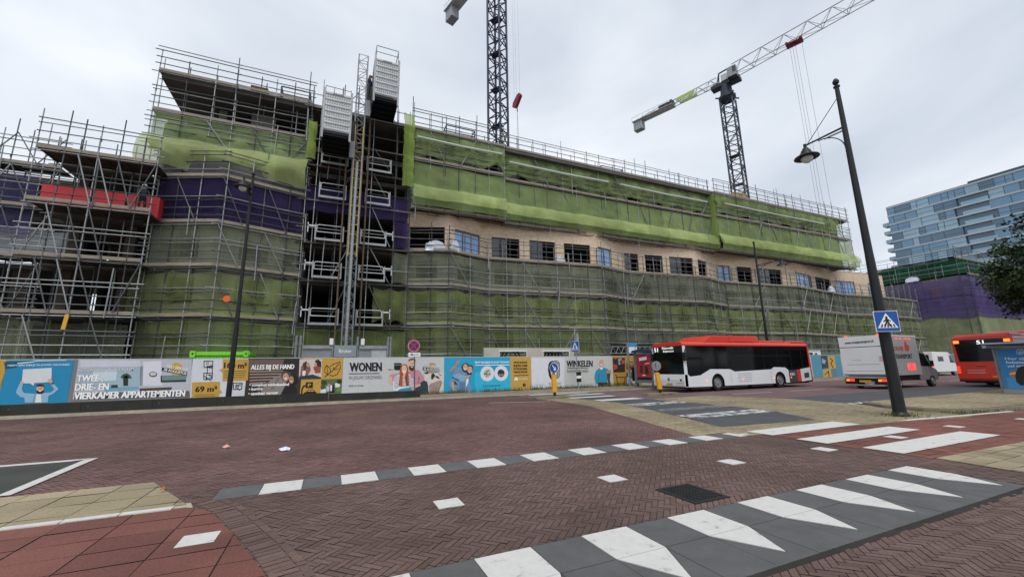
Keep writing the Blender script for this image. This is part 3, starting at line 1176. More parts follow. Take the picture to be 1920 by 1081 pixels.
def scaffold(label, poly, levels, z0, ztop, step=1.6, depth=.85, inner=True, rails=(.5, 1.0, 1.5), lift=True, over=.35, braces=2, toe=True, tail=(.3, 1.3), deckmat=None, seed=1, mid=None):
    rg = random.Random(seed)
    t = thing('scaffold', (poly[0][0], poly[0][1], z0), label, 'scaffold', 'tube scaffolds around the building site')
    st_ = stations(poly, step)
    R = .033
    for k, p in enumerate(st_):
        for q in ((0, depth) if inner else (0,)):
            top = ztop + rg.uniform(*tail) - (0 if q == 0 else .3)
            m_ = MB(STEEL_K if rg.random() < .25 else (STEEL if rg.random() < .4 else STEEL_L))
            lx, ly = rg.uniform(-.06, .06), rg.uniform(-.02, .02)
            p = p + Vector((rg.uniform(-.25, .25), 0)) if 0 < k < len(st_) - 1 else p
            m_.tube((p.x, p.y + q, z0), (p.x + lx, p.y + q + ly, top), R, n=6)
            zc = z0 + rg.uniform(1, 3)
            while zc < top - 1:                          # sleeve couplers
                m_.tube((p.x + lx * .5, p.y + q + ly * .5, zc), (p.x + lx * .5, p.y + q + ly * .5, zc + .16), R * 1.5, n=6)
                zc += rg.uniform(3, 5)
            m_.build('upright', t)

    def run(name, z, q, r=R, ov=over, m=None):
        m_ = MB(m or (STEEL_K if rg.random() < .25 else (STEEL if rg.random() < .5 else STEEL_L)))
        for a, b in zip(poly, poly[1:]):
            a, b = Vector((*a, z)), Vector((*b, z))
            d = (b - a).normalized() * rg.uniform(.1, ov)
            q_ = q - .06
            dz = Vector((0, 0, rg.uniform(-.03, .03)))
            m_.tube(a - d + Vector((0, q_, 0)) + dz, b + d + Vector((0, q_, 0)) - dz, r, n=5)
        m_.build(name, t)
    for z in levels:
        run('ledger', z - .12, 0)
        if inner:
            run('ledger', z - .12, depth)
        for h in rails:
            run('guard_rail', z + h, 0)
        if lift:
            run('ledger', z + 1.75, 0)
        dk = MB(deckmat or WOOD)
        for a, b in zip(poly, poly[1:]):
            a, b = Vector(a), Vector(b)
            nb = 4
            for j in range(nb):
                y0 = .06 + (depth - .1) * j / nb
                y1 = y0 + (depth - .1) / nb - .02
                dk.hexa([(a.x, a.y + y0, z), (b.x, b.y + y0, z), (b.x, b.y + y1, z), (a.x, a.y + y1, z),
                         (a.x, a.y + y0, z + .045), (b.x, b.y + y0, z + .045), (b.x, b.y + y1, z + .045), (a.x, a.y + y1, z + .045)], WOOD_D if j else None)
        for p in st_:
            dk.tube((p.x + .08, p.y - .15, z - .05), (p.x + .08, p.y + depth + .1, z - .05), .028, STEEL, 5)
        dk.build('deck', t)
        for e in range(max(1, len(st_) // 5)):                 # loose short tubes clipped on at this lift
            p = rg.choice(st_)
            xx, za = p.x + rg.uniform(-.6, .6), z + rg.uniform(-1.2, .2)
            yy = next((a_[1] + (b_[1] - a_[1]) * (xx - a_[0]) / (b_[0] - a_[0]) for a_, b_ in zip(poly, poly[1:]) if min(a_[0], b_[0]) <= xx <= max(a_[0], b_[0]) and abs(b_[0] - a_[0]) > .1), None)
            if yy is None:
                continue
            m_ = MB(STEEL_L if rg.random() < .7 else STEEL)
            m_.tube((xx, yy - .1, za), (xx + rg.uniform(-.08, .08), yy - .1, za + rg.uniform(1.6, 3.0)), R, n=5)
            m_.build('short_tube', t)
        if toe:
            tb = MB(WOOD_L)
            for a, b in zip(poly, poly[1:]):
                a, b = Vector(a), Vector(b)
                n = max(1, round((b - a).length / 3.9))
                for i in range(n):
                    p, q = a + (b - a) * i / n, a + (b - a) * ((i + 1) / n - .004)
                    s = rg.uniform(-.03, .03)
                    tb.hexa([(p.x, p.y - .01, z + .045 + s), (q.x, q.y - .01, z + .045 + s), (q.x, q.y + .03, z + .045 + s), (p.x, p.y + .03, z + .045 + s),
                             (p.x, p.y - .01, z + .24 + s), (q.x, q.y - .01, z + .24 + s), (q.x, q.y + .03, z + .24 + s), (p.x, p.y + .03, z + .24 + s)])
            tb.build('toe_board', t)
    if braces:
        lv = list(levels) + ([ztop] if ztop - levels[-1] > 1.5 else [])
        for k in range(1 + seed % 2, len(st_) - 1, braces):
            flip = rg.random() < .5
            for za, zb_ in zip(lv, lv[1:]):
                if rg.random() < .30:
                    continue
                a, b = (st_[k], st_[k + 1]) if not flip else (st_[k + 1], st_[k])
                m_ = MB(STEEL_L if rg.random() < .4 else STEEL)
                m_.tube((a.x, a.y - .09, zb_ - .1), (b.x, b.y - .09, za + .1), R, n=5)
                m_.build('brace', t)
    return t


off = lambda P_, d: [(p[0], p[1] - d) for p in P_]
S_MAIN = off(W_MAIN, .95)
S_LEFT = off(W_LEFT, .95)
LV = [2.25, 4.95, 8.05, 10.85]
# lower facade, three lengths
scaffold('tube scaffold on the lower wavy facade nearest the hoist, behind the pale precast wall', S_MAIN[:4], LV, 0, 12.1, seed=1)
scaffold('tube scaffold on the lower wavy facade above the bus and its stop shelter', S_MAIN[3:7], LV, 0, 12.1, seed=2)
scaffold('far tube scaffold on the lower facade behind the bus rear and the white truck', S_MAIN[6:] + [(85.8, 32.6)], LV, 0, 12.1, seed=3, step=2.0)
# left block, lower and upper
scaffold('tube scaffold on the bulging left wing, carrying olive and purple nets', [(-10.9, S_LEFT[0][1])] + S_LEFT[1:], LV + [13.95], 0, 15.2, seed=4, step=1.45)
scaffold('upper tube scaffold round the open top floor at the left of the hoist', [(-11.6, 31.0), (-7.2, 31.0), (-2.4, 31.0)], [16.3, 18.55, 21.45], 14.0, 22.6, seed=5, step=1.3, tail=(.0, .7))
# straight upper facade in three lengths
scaffold('short upper tube scaffold between the hoist and the blue crane mast', [(5.2, 31.0), (9.2, 31.0), (13.3, 31.0)], [14.3, 18.5, 21.3], 14.3, 22.5, seed=6, step=1.35)
scaffold('long upper tube scaffold with white tubes right of the blue crane mast', [(13.4, 31.7), (26, 31.7), (39.8, 31.7)], [14.3, 18.5, 21.3], 14.3, 22.5, seed=7, step=1.6, depth=.5)
scaffold('upper tube scaffold at the far end of the roof below the slewing crane', [(39.9, 31.0), (53, 31.0), (66.6, 31.0)], [14.3, 18.5, 21.3], 14.3, 22.5, seed=8, step=1.75)
# hoist bay with loading decks
hb = scaffold('dark scaffold tower with loading decks behind the two hoist cages', [(-2.7, 31.0), (.8, 31.0), (5.05, 31.0)], [4.72, 7.95, 10.7, 13.9, 16.6, 18.7, 21.3], 0, 23.3, seed=9, step=1.3, depth=1.2, toe=False, deckmat=WOOD_D, lift=False, rails=(1.0,), braces=2)
# left tower
scaffold('bare dark scaffold tower at the lower left with red boards and long bright braces', [(-15.4, 29.0), (-10.2, 29.0)], [2.2, 4.85, 7.85, 10.9, 13.95], 0, 15.3, seed=10, step=.85, depth=1.9, braces=1, tail=(.2, 1.6))
scaffold('scaffold corner at the left picture edge with a pale purple sheet', [(-23.5, 33.0), (-19.5, 33.0), (-16.2, 33.0)], [5.1, 8.6, 11.7, 14.4], 0, 16.5, seed=12, step=1.0, depth=1.4, braces=1, tail=(.2, 1.6))

lg = thing('lattice_girder', (24, 30.2, 2.9), 'lattice girder bridging an opening painted dark in the scaffold above the bus stop shelter', 'girder')
m_ = MB(STEEL_L)
for zz_ in (2.75, 3.35):
    m_.tube((22.9, 30.2, zz_), (30.5, 30.2, zz_), .035)
for i in range(12):
    xx = 23 + i * .62
    m_.tube((xx, 30.2, 2.75), (xx + .31, 30.2, 3.35), .022, n=5)
    m_.tube((xx + .31, 30.2, 3.35), (xx + .62, 30.2, 2.75), .022, n=5)
m_.build('truss', lg)
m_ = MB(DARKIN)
m_.box((23.4, 30.45, .05), (29.5, 30.5, 3.6))  # panel painted dark as the shade in the opening
m_.build('opening_shade', lg)

# white crash tubes along the upper nets
for (xa, xb, yy, zz_, lb) in ((5.4, 12.9, 30.9, 20.3, 'long white tube tied across the upper green net beside the hoist'),
                              (13.9, 25, 31.6, 20.1, 'long white tube on the upper green net right of the blue crane mast'),
                              (26.5, 39, 31.6, 20.1, 'white tube on the middle of the upper green net'),
                              (41, 60, 30.9, 19.95, 'white tube on the far end of the upper green net')):
    m_ = MB(mat('white plastic tube', '#c9cdd0', .5, 0, .1))
    yy -= .28
    m_.path([(xa, yy, zz_ + .02), ((xa + xb) / 2, yy, zz_ - .05), (xb, yy, zz_ + .02)], .085, n=8)
    tag(m_.build('guard_tube'), lb, 'tube')

# ------------------------------------------------------------------ debris nets
NG = net_mat('yellow green net', '#b3cc6c', .78, .16, .42)
NGU = net_mat('green net', '#a3b97c', .66, .16, .34)
NGB = net_mat('sky lit green net', '#d0df9a', .68, .12, .5)  # paler colour holds the sky light on the net's belly
NOL = net_mat('olive net', '#9aa288', .48, .2, .3)
NOG = net_mat('mid green net', '#8f9d66', .56, .25, .32)
NPU = net_mat('purple net', '#3e355a', .80, .2, .25)
NPL = net_mat('pale purple net', '#7f78b6', .45, .12, .5)
NGR = net_mat('grey purple net', '#6d6877', .72, .15, .35)
NDG = net_mat('dark green net', '#2c6a4c', .8, .25, .3)


def net(label, poly, z0, z1, m, out_=.15, fold=.05, top_sag=0., bot_sag=0., bay=2., prof=None, seed=1, ds=.22, dz=.22, cut=None, hem=None, name='safety_net', group=None, tear=0.):
    """cloth hung from the scaffold: grid with folds, sagging edges, optional belly profile [(z, forward)]"""
    st_ = stations(poly, ds)
    cum = [0]
    for a, b in zip(st_, st_[1:]):
        cum.append(cum[-1] + (b - a).length)
    nz_ = max(2, int((z1 - z0) / dz))
    V, Fc = [], []
    for i, p in enumerate(st_):
        s = cum[i]
        tt = (s % bay) / bay
        arch = math.sin(math.pi * tt)
        irr = .5 + .5 * noise.noise((s * .21, seed, 3.))
        zt = z1 - top_sag * arch * (.5 + irr)
        zb_ = z0 + bot_sag * (1 - abs(2 * ((tt + .25 * (irr - .5)) % 1.0) - 1)) * (1.5 * irr if bot_sag > .2 else .8)
        for j in range(nz_ + 1):
            f = j / nz_
            z = zb_ + (zt - zb_) * f
            fo = 0
            if prof:
                for (za, fa), (zc, fc) in zip(prof, prof[1:]):
                    if za <= z <= zc:
                        fo = fa + (fc - fa) * (z - za) / (zc - za)
            n1 = noise.noise((s * .9, z * .35, seed * 3.1)) + .5 * noise.noise((s * 2.3, z * .5, seed * 1.7))
            n2 = noise.noise((s * 1.3 + z * .9, z * 1.4 - s * .5, seed * 5.3))
            env = .3 + .7 * math.sin(math.pi * f)
            n2 += 1.3 * (1 - abs(noise.noise((s * .8 + z * 1.1, z * .55 - s * .25, seed * 2.2)))) ** 5
            V.append((p.x + .3 * fold * n2, p.y + out_ - fo - (n1 + .8 * n2) * fold * env - fold * 1.5 * arch * env, z))
    m1 = nz_ + 1
    rg = random.Random(seed)
    for i in range(len(st_) - 1):
        for j in range(nz_):
            if tear and noise.noise((cum[i] * .5, j * .4, seed * 9.)) > tear:
                continue
            Fc.append((i * m1 + j, (i + 1) * m1 + j, (i + 1) * m1 + j + 1, i * m1 + j + 1))
    mb = MB(m)
    mb.add(V, Fc)
    o = mb.build(name, smooth=True)
    if hem:
        hb_ = MB(hem)
        vs, fs = [], []
        for i, p in enumerate(st_):
            x, y, z = V[i * m1]
            q = noise.noise((cum[i] * 1.1, seed, 8.))
            vs += [(x, y - .05, z + .04 + .04 * q), (x, y - .10 - .05 * q, z + .30 + .16 * q)]
        hb_.add(vs, [(2 * i, 2 * i + 2, 2 * i + 3, 2 * i + 1) for i in range(len(st_) - 1)])
        hb_.build('hem', o, smooth=True)
    return tag(o, label, 'net', group)


def sub(poly, x0, x1):
    """the stretch of a polyline between two x values"""
    o = []
    f = lambda x: next((a[1] + (b[1] - a[1]) * (x - a[0]) / (b[0] - a[0]) for a, b in zip(poly, poly[1:]) if a[0] <= x <= b[0]), poly[-1][1])
    o.append((x0, f(x0)))
    o += [p for p in poly if x0 + .05 < p[0] < x1 - .05]
    o.append((x1, f(x1)))
    return o


SM = S_MAIN + [(85.8, 32.6)]
GN = 'nets on the scaffolds'
# lower main facade
for k, (xa, xb, where) in enumerate(((5.1, 23.0, 'nearest the hoist'), (23.1, 41.2, 'middle stretch above the bus'), (41.3, 85.5, 'far stretch behind the truck'))):
    net('olive net on the third lift directly below the brick band, %s' % where, sub(SM, xa, xb), 8.15, 10.75, NOL, .17, .05, .08, .05, 2.1, seed=20 + k, group=GN)
    net('brighter scalloped green net on the second lift, %s' % where, sub(SM, xa, xb), 5.0, 7.85, NOG, .17, .10, .28, -.05, 2.05, seed=30 + k, hem=NG, group=GN)
    net('dark green net on the lowest lift above the hoarding, %s' % where, sub(SM, xa, xb), 2.35, 4.85, NOL if k else NOG, .17, .05, .1, .0, 3.2, seed=40 + k, group=GN)
# left wing
SL = S_LEFT
net('dark purple net wrapped round the bulging left wing', sub(SL, -10.7, -2.5), 10.95, 13.9, NPU, .15, .04, .05, .0, 2., seed=50, group=GN)
net('grey purple net strip along the guard rail above the dark purple net', sub(SL, -10.5, -2.6), 14.0, 15.15, NGR, .15, .03, .1, .0, 2., seed=51, group=GN)
net('olive grey net on the left wing directly below the purple net', sub(SL, -10.8, -2.45), 8.15, 10.8, NOL, .17, .05, .05, .05, 2., seed=52, group=GN)
net('green net with bright wrinkled hem on the left wing, second lift', sub(SL, -11.6, -2.3) if False else [(-11.4, SL[0][1] + .1)] + sub(SL, -10.8, -2.3), 5.05, 7.85, NOG, .17, .12, .2, -.05, 2.4, seed=53, hem=NG, group=GN)
net('dull green net at the foot of the left wing above the green container', sub(SL, -10.8, -2.3), 2.4, 4.8, NOG, .17, .06, .1, .1, 3., seed=54, group=GN)
# around the hoist bay
net('purple net above the gate openings behind the hoist mast', [(-2.4, 31.0), (4.9, 31.0)], 13.0, 14.9, NPU, .12, .04, .05, .1, 1.7, seed=55, group=GN)
net('narrow purple net right of the hoist gates', [(3.95, 31.0), (5.1, 31.0)], 10.8, 12.98, NPU, .12, .05, .05, .1, 1.1, seed=56, group=GN)
net('narrow olive net right of the middle hoist gate', [(3.95, 31.0), (5.1, 31.4)], 8.1, 10.5, NOL, .12, .06, .05, .1, 1.1, seed=57, group=GN)
net('torn green net drooping beside the lowest right hoist gate', [(2.6, 31.0), (5.1, 31.4)], 5.0, 7.7, NOG, .10, .14, .2, .4, 1.2, seed=58, tear=.38, group=GN)
net('green net behind the foot of the hoist mast', [(-2.4, 31.0), (5.1, 31.3)], 2.4, 4.6, NOG, .14, .06, .1, .1, 3., seed=59, group=GN)
net('dull green net in the foot of the bare left scaffold tower', [(-15.4, 30.6), (-10.9, 30.6)], 2.3, 4.6, NOL, .1, .06, .1, .3, 3., seed=60, group=GN)
net('hanging yellow green net strip left of the left hoist cage', [(-2.55, 30.9), (-1.95, 30.9)], 16.9, 20.0, NG, .0, .12, .1, .1, .6, ds=.1, seed=61, group=GN)
net('tall hanging yellow green net strip at the right edge of the hoist bay', [(4.35, 30.8), (5.2, 30.9)], 15.9, 22.4, NG, .0, .14, .2, .1, .9, ds=.1, seed=62, group=GN)
# upper nets with the belly that catches the light, partly put into its colour
belly = [(13.5, .3), (14.3, .42), (15.0, .55), (16.2, .05), (16.6, .0), (30, .0)]
net('green net below the open top floor at the left of the hoist', [(-11.5, 31.0), (-2.5, 31.0)], 16.0, 18.5, NGU, .12, .10, .05, -.1, 2., seed=63, group=GN)
net('yellow green net painted sky-lit bright, bellying out above the purple net at the left', [(-11.9, 31.0), (-2.4, 31.0)], 14.3, 16.8, NGB, .0, .2, .15, .4, 3.1, prof=[(13.9, .5), (14.6, .6), (15.3, .75), (16.1, .6), (16.8, .05), (30, 0)], seed=64, group=GN)
net('pale thin net round the top left corner of the upper scaffold', [(-11.5, 33.0), (-11.62, 31.0)], 16.3, 18.7, net_mat('thin pale net', '#b9cfa4', .35, .1, .5), .0, .05, seed=65, group=GN)
net('green net on the upper facade between the hoist and the blue crane mast', [(5.2, 31.0), (13.3, 31.0)], 14.45, 18.35, NGU, .12, .10, .1, .05, 4., prof=belly, seed=66, group=GN)
net('long green net with a bright belly right of the blue crane mast', [(13.4, 31.7), (39.8, 31.7)], 14.55, 18.35, NGU, .12, .10, .05, .05, 4.2, prof=belly, seed=67, group=GN)
net('green net with a bright belly at the far end of the upper facade', [(39.8, 31.0), (66.6, 31.0)], 14.35, 18.35, NGU, .12, .10, .05, .05, 4.2, prof=belly, seed=68, group=GN)
net('topmost green net gathered at its foot between the hoist and the blue crane mast', [(5.2, 31.0), (13.3, 31.0)], 18.7, 21.25, NGU, .10, .14, .02, .6, 3.0, seed=69, group=GN)
net('topmost green net strip with a scalloped foot right of the blue crane mast', [(13.4, 31.7), (39.8, 31.7)], 18.7, 21.2, NGU, .10, .13, .02, .6, 3.3, seed=70, group=GN)
net('topmost green net strip at the far end below the slewing crane', [(39.8, 31.0), (64.5, 31.0)], 18.7, 21.2, NGU, .10, .13, .02, .6, 3.6, seed=71, group=GN)
for xa, xb, yy, lb, sd_ in ((5.2, 13.3, 31.0, 'added net strip coloured as if sky-lit above the first two brick band windows', 91), (13.4, 39.8, 31.7, 'long added net strip coloured as if sky-lit right of the blue crane mast', 92), (39.8, 66.6, 31.0, 'added net strip coloured as if sky-lit at the far end of the upper facade', 93)):
    net(lb, [(xa, yy), (xb, yy)], 15.0, 16.25, NGB, -.12, .12, .1, -.12, 4.2, prof=belly, seed=sd_, group=GN)  # added strip, its pale colour imitates sky light on the belly
net('narrow yellow green net closing the step beside the blue crane mast', [(13.32, 31.0), (13.36, 31.75)], 14.6, 21.2, NG, .0, .05, ds=.1, seed=72, group=GN)
net('narrow yellow green net closing the step in the far upper facade', [(39.7, 31.75), (39.75, 31.0)], 14.6, 21.2, NG, .0, .05, ds=.1, seed=73, group=GN)
net('thin bright net at the far right end of the upper scaffold', [(66.5, 31.0), (67.0, 33.6)], 14.6, 20.2, net_mat('thin bright net', '#b4cc66', .4, .15, .5), .0, .1, seed=74, tear=.25, group=GN)
net('pale purple sheet hanging at the left picture edge', [(-23.4, 33.4), (-17.4, 33.4)], 10.0, 14.3, NPL, .3, .15, .2, .3, 3., seed=75, group=GN)
net('added white sheet standing in for bright sky behind the left edge scaffold', [(-24, 34.3), (-15.7, 34.3)], 8.5, 10.9, net_mat('white tarpaulin', '#cfd6dc', .93, .06, .5), .0, .2, .3, .25, 3., seed=77, name='sky_sheet')  # added sheet, stands in for sky seen through the open storey
net('olive net low at the left picture edge', [(-23.4, 33.2), (-16.2, 33.2)], 2.0, 5.0, NOL, .2, .1, .2, .3, 3., seed=76, group=GN)

# ------------------------------------------------------------------ red boards, worker, wrapped bundles, roof clutter
REDB = mat('red formwork board', '#c0333a', .6, 0, .08, 1.2)
for (xa, xb, lb) in ((-15.4, -13.3, 'leftmost red board on the bare scaffold tower'), (-13.15, -11.75, 'middle red board on the bare scaffold tower, the narrow one'), (-11.6, -10.15, 'red board at the right end of the bare scaffold tower, beside the worker')):
    m_ = MB(REDB)
    m_.box((xa, 30.05, 10.95), (xb, 30.10, 12.25))
    if xb > -10.5:
        m_.box((xb - .05, 30.101, 10.95), (xb, 30.95, 12.25))
    for q in (xa + .1, xb - .15):
        m_.box((q, 30.10, 10.95), (q + .05, 30.16, 12.25), WOOD_D)
    tag(m_.build('red_board'), lb, 'board', 'red boards on the left tower')

PLAST = mat('white plastic wrap', '#c9cede', .35, 0, .1, 3, .6, 6)


def bundle(label, c, sx, sy, sz, seed):
    m_ = MB(PLAST)
    n, k = 14, 7
    vs = []
    for j in range(k):
        f = j / (k - 1)
        for i in range(n):
            a = 2 * math.pi * i / n
            r = (1 - f ** 2.2) ** .5 if f < 1 else 0
            r = max(r, .03)
            e = 1 + .28 * noise.noise((math.cos(a) * 1.5, math.sin(a) * 1.5, f * 2 + seed))
            ca, sa = math.cos(a), math.sin(a)
            vs.append((c[0] + sx * r * e * math.copysign(abs(ca) ** .7, ca), c[1] + sy * r * e * math.copysign(abs(sa) ** .7, sa), c[2] + sz * f * (1 + .2 * noise.noise((ca, sa, seed + 9)))))
    fs = [(j * n + i, j * n + (i + 1) % n, (j + 1) * n + (i + 1) % n, (j + 1) * n + i) for j in range(k - 1) for i in range(n)]
    fs.append(tuple(reversed(range(n))))
    m_.add(vs, fs)
    return tag(m_.build('wrapped_bundle'), label, 'bundle', 'plastic wrapped bundles on the scaffold')


bundle('big heap wrapped in white plastic in the first open window of the brick band', (7.3, 31.35, 10.9), .95, .35, .95, 1)
bundle('white plastic heap leaning beside the first blue window', (8.75, 31.05, 10.9), .45, .3, 1.2, 2)
bundle('small white plastic bag below the fourth window of the brick band', (18.9, 31.45, 10.9), .55, .3, .75, 3)
bundle('white plastic sack on the far scaffold in front of a blue window', (61.5, 31.9, 10.9), .5, .3, .9, 4)

# worker on the deck of the left tower
SKIN = mat('skin', '#c08a6e', .6, 0, .05)


def person(name, label, base, facing, joints, rad_, mt, hair=None, helmet=None, clothes=()):
    t = thing(name, base, label, 'person', rz=facing)
    names = list(joints)
    me = bpy.data.meshes.new('body')
    idx = {n: i for i, n in enumerate(names)}
    edges = [('pelvis', 'chest'), ('chest', 'neck'), ('neck', 'head'), ('chest', 'shL'), ('shL', 'elL'), ('elL', 'haL'), ('chest', 'shR'), ('shR', 'elR'), ('elR', 'haR'),
             ('pelvis', 'hiL'), ('hiL', 'knL'), ('knL', 'anL'), ('anL', 'toL'), ('pelvis', 'hiR'), ('hiR', 'knR'), ('knR', 'anR'), ('anR', 'toR')]
    me.from_pydata([joints[n] for n in names], [(idx[a], idx[b]) for a, b in edges], [])
    o = bpy.data.objects.new('body', me)
    COL.objects.link(o)
    o.parent = t
    o.modifiers.new('skin', 'SKIN')
    for n in names:
        r = rad_.get(n, .05)
        me.skin_vertices[0].data[idx[n]].radius = (r, r)
    me.skin_vertices[0].data[idx['pelvis']].use_root = True
    o.modifiers.new('sub', 'SUBSURF').levels = 1
    o.modifiers['sub'].render_levels = 2
    dg = bpy.context.evaluated_depsgraph_get()
    ev = o.evaluated_get(dg)
    nm = bpy.data.meshes.new_from_object(ev)
    o.modifiers.clear()
    o.data = nm
    for m in mt:
        nm.materials.append(m)
    for p in nm.polygons:
        z = p.center.z
        p.material_index = 0 if z > 1.50 else (1 if z > .93 else (2 if z > .09 else 3))
        p.use_smooth = True
    if helmet:
        h = MB(helmet)
        hx, hy, hz = joints['head']
        h.lathe([(.125, 0), (.128, .03), (.115, .09), (.07, .135), (.01, .15)], (hx, hy, hz + .02), n=14)
        h.box((hx - .09, hy - .19, hz + .02), (hx + .09, hy - .08, hz + .035))
        h.build('helmet', t, local=True, smooth=False)
    return t


J = dict(pelvis=(0, 0, .95), chest=(0, -.03, 1.30), neck=(0, -.05, 1.50), head=(0, -.07, 1.64),
         shL=(-.19, -.04, 1.42), elL=(-.25, -.10, 1.15), haL=(-.18, -.28, 1.02), shR=(.19, -.04, 1.42), elR=(.26, -.12, 1.16), haR=(.16, -.32, 1.08),
         hiL=(-.10, 0, .90), knL=(-.12, -.04, .50), anL=(-.12, 0, .09), toL=(-.13, -.16, .04), hiR=(.10, 0, .90), knR=(.13, -.02, .50), anR=(.14, .03, .09), toR=(.15, -.13, .04))
RR = dict(pelvis=.15, chest=.16, neck=.06, head=.10, shL=.075, elL=.05, haL=.04, shR=.075, elR=.05, haR=.04, hiL=.10, knL=.065, anL=.045, toL=.04, hiR=.10, knR=.065, anR=.045, toR=.04)
person('person', 'construction worker in dark work clothes and pale helmet standing by the red boards', (-10.75, 29.45, 10.95), rad(25), J, RR,
       (SKIN, mat('dark work jacket', '#2b3344', .8, 0, .15), mat('black work trousers', '#20242b', .85, 0, .15), BLACK), helmet=mat('pale helmet', '#b8c4c6', .4))
person('person', 'worker in a navy jacket and orange helmet beside the right hoist cage', (1.40, 28.4, 21.3), rad(70), J, RR,
       (SKIN, mat('navy jacket', '#22304f', .8, 0, .15), BLACK, BLACK), helmet=mat('orange helmet', '#d8622a', .4))

# small loose things hung on the scaffolds
m_ = MB(mat('orange plate', '#e8622d', .5, 0, .05))
pc = at_y(425, 560, 29.0)
m_.lathe([(.19, -.03), (.20, 0), (.19, .03)], pc, n=18, ax=(0, 1, 0))
tag(m_.build('round_marker'), 'round orange marker hung on the green net of the left wing', 'marker')
m_ = MB(mat('yellow board', '#d8a83a', .6))
pc = at_y(121, 603, 28.9)
m_.hexa([(pc.x - .09, 28.88, pc.z - .4), (pc.x + .07, 28.88, pc.z - .4), (pc.x + .07, 28.93, pc.z - .4), (pc.x - .09, 28.93, pc.z - .4),
         (pc.x - .03, 28.88, pc.z + .4), (pc.x + .14, 28.88, pc.z + .4), (pc.x + .14, 28.93, pc.z + .4), (pc.x - .03, 28.93, pc.z + .4)])
tag(m_.build('yellow_board'), 'yellow board hanging from the second deck of the bare left tower', 'board')
# roof clutter
TEAL = mat('dark teal steel', '#20484a', .5, .3, .15)


def crate_rack(label, x0, x1, y, z, h, m):
    t = thing('steel_rack', ((x0 + x1) / 2, y, z), label, 'rack')
    f_ = MB(m)
    for yy in (y, y + .9):
        f_.path([(x0, yy, z), (x0, yy, z + h), (x1, yy, z + h), (x1, yy, z)], .05, n=6)
        f_.tube((x0, yy, z + h * .45), (x1, yy, z + h * .45), .05)
    for xx in (x0, x1):
        f_.tube((xx, y, z + h), (xx, y + .9, z + h), .05)
        f_.tube((xx, y, z + h * .45), (xx, y + .9, z + h * .45), .05)
    f_.build('frame', t)
    b_ = MB(m)
    b_.box((x0, y, z + .05), (x1, y + .9, z + .12))
    b_.build('floor_plate', t)
    return t


crate_rack('dark teal steel rack standing on the roof edge left of the hoist', -4.6, -2.65, 31.7, 21.62, 1.15, TEAL)
crate_rack('dark blue steel frame on the roof edge between the hoist and the crane mast', 8.1, 10.7, 31.7, 21.62, 1.05, mat('dark blue steel', '#26303f', .5, .3))
crate_rack('grey steel frame on the far roof edge', 25.2, 28.0, 32.6, 21.62, 1.0, STEEL)
m_ = MB(mat('brown pallet stack', '#6b4c3c', .85, 0, .25))
for i in range(5):
    m_.box((-6.55, 31.7, 21.62 + i * .15), (-5.45, 32.6, 21.74 + i * .15))
    m_.box((-6.5, 31.75, 21.74 + i * .15), (-5.5, 32.5, 21.77 + i * .15), WOOD_D)
tag(m_.build('pallet_stack'), 'stack of brown pallets on the roof edge above the open top floor', 'pallets')
m_ = MB(mat('plywood crate', '#b48f6c', .8, 0, .15))
m_.box((46.3, 33, 21.62), (48.6, 35, 23.35))
for q in (46.3, 47.4, 48.5):
    m_.box((q, 32.95, 21.62), (q + .1, 32.995, 23.35), WOOD)
m_.box((46.3, 32.92, 22.4), (48.6, 32.948, 22.5), WOOD)
tag(m_.build('plywood_crate'), 'plywood crate standing on the far roof beside the slewing crane', 'crate')

# ------------------------------------------------------------------ builders hoist
HG = mat('hoist grey', '#878c90', .45, .35, .15, 2)
HPAN = mat('hoist aluminium panel', '#b9bcbd', .4, .35, .1, 2)
HSL = mat('hoist slot grey', '#7f8487', .5, .3, .1)
HDK = mat('hoist dark underside', '#26292c', .6, .3, .2)
YELT = mat('hoist yellow tube', '#c0a564', .5, .2, .15)


def lattice(mb, x0, x1, y0, y1, z0, z1, bay, rc, rd, m, md=None):
    md = md or m
    cs = [(x0, y0), (x1, y0), (x1, y1), (x0, y1)]
    for c in cs:
        mb.tube((*c, z0), (*c, z1), rc, m, 6)
    n = max(1, round((z1 - z0) / bay))
    for i in range(n):
        za, zb_ = z0 + (z1 - z0) * i / n, z0 + (z1 - z0) * (i + 1) / n
        for k in range(4):
            a, b = cs[k], cs[(k + 1) % 4]
            mb.tube((*a, zb_), (*b, zb_), rd, md, 5)
            mb.tube((*(a if i % 2 else b), za), (*(b if i % 2 else a), zb_), rd, md, 5)


MX, MY = .95, 29.75
hm_ = thing('hoist_mast', (MX, MY, 0), 'grey lattice mast of the building hoist rising in front of the gate openings', 'hoist mast')
m_ = MB(HG)
lattice(m_, MX - .33, MX + .33, MY - .33, MY + .33, 0, 25.5, .75, .045, .02, HG)
m_.build('lattice', hm_)
m_ = MB(STEEL_L)
m_.tube((MX - .05, MY - .42, 0), (MX - .02, MY - .42, 16.5), .10, n=10)
m_.build('cable_guide', hm_)
m_ = MB(YELT)
for s in (-.27, .27):
    m_.tube((MX + s, MY - .45, 9.4), (MX + s, MY - .45, 19.4), .035)
for i in range(14):
    m_.tube((MX - .27, MY - .45, 9.6 + i * .7), (MX + .27, MY - .45, 9.6 + i * .7), .025)
m_.build('ladder', hm_)
for z in (4.4, 7.6, 10.4, 13.6, 16.3, 18.4, 21):
    for s in (-.33, .33):
        m_ = MB(HG)
        m_.tube((MX + s, MY + .33, z), (MX + s * 2.4, 31.1, z), .03)
        m_.build('wall_tie', hm_)
for s in (-.75, .8):
    m_ = MB(mat('rusty pole', '#6b5a4c', .7, .2, .25))
    m_.tube((MX + s, MY + .9, 0), (MX + s, MY + .9, 21.5), .06, n=8)
    m_.build('guide_pole', hm_)


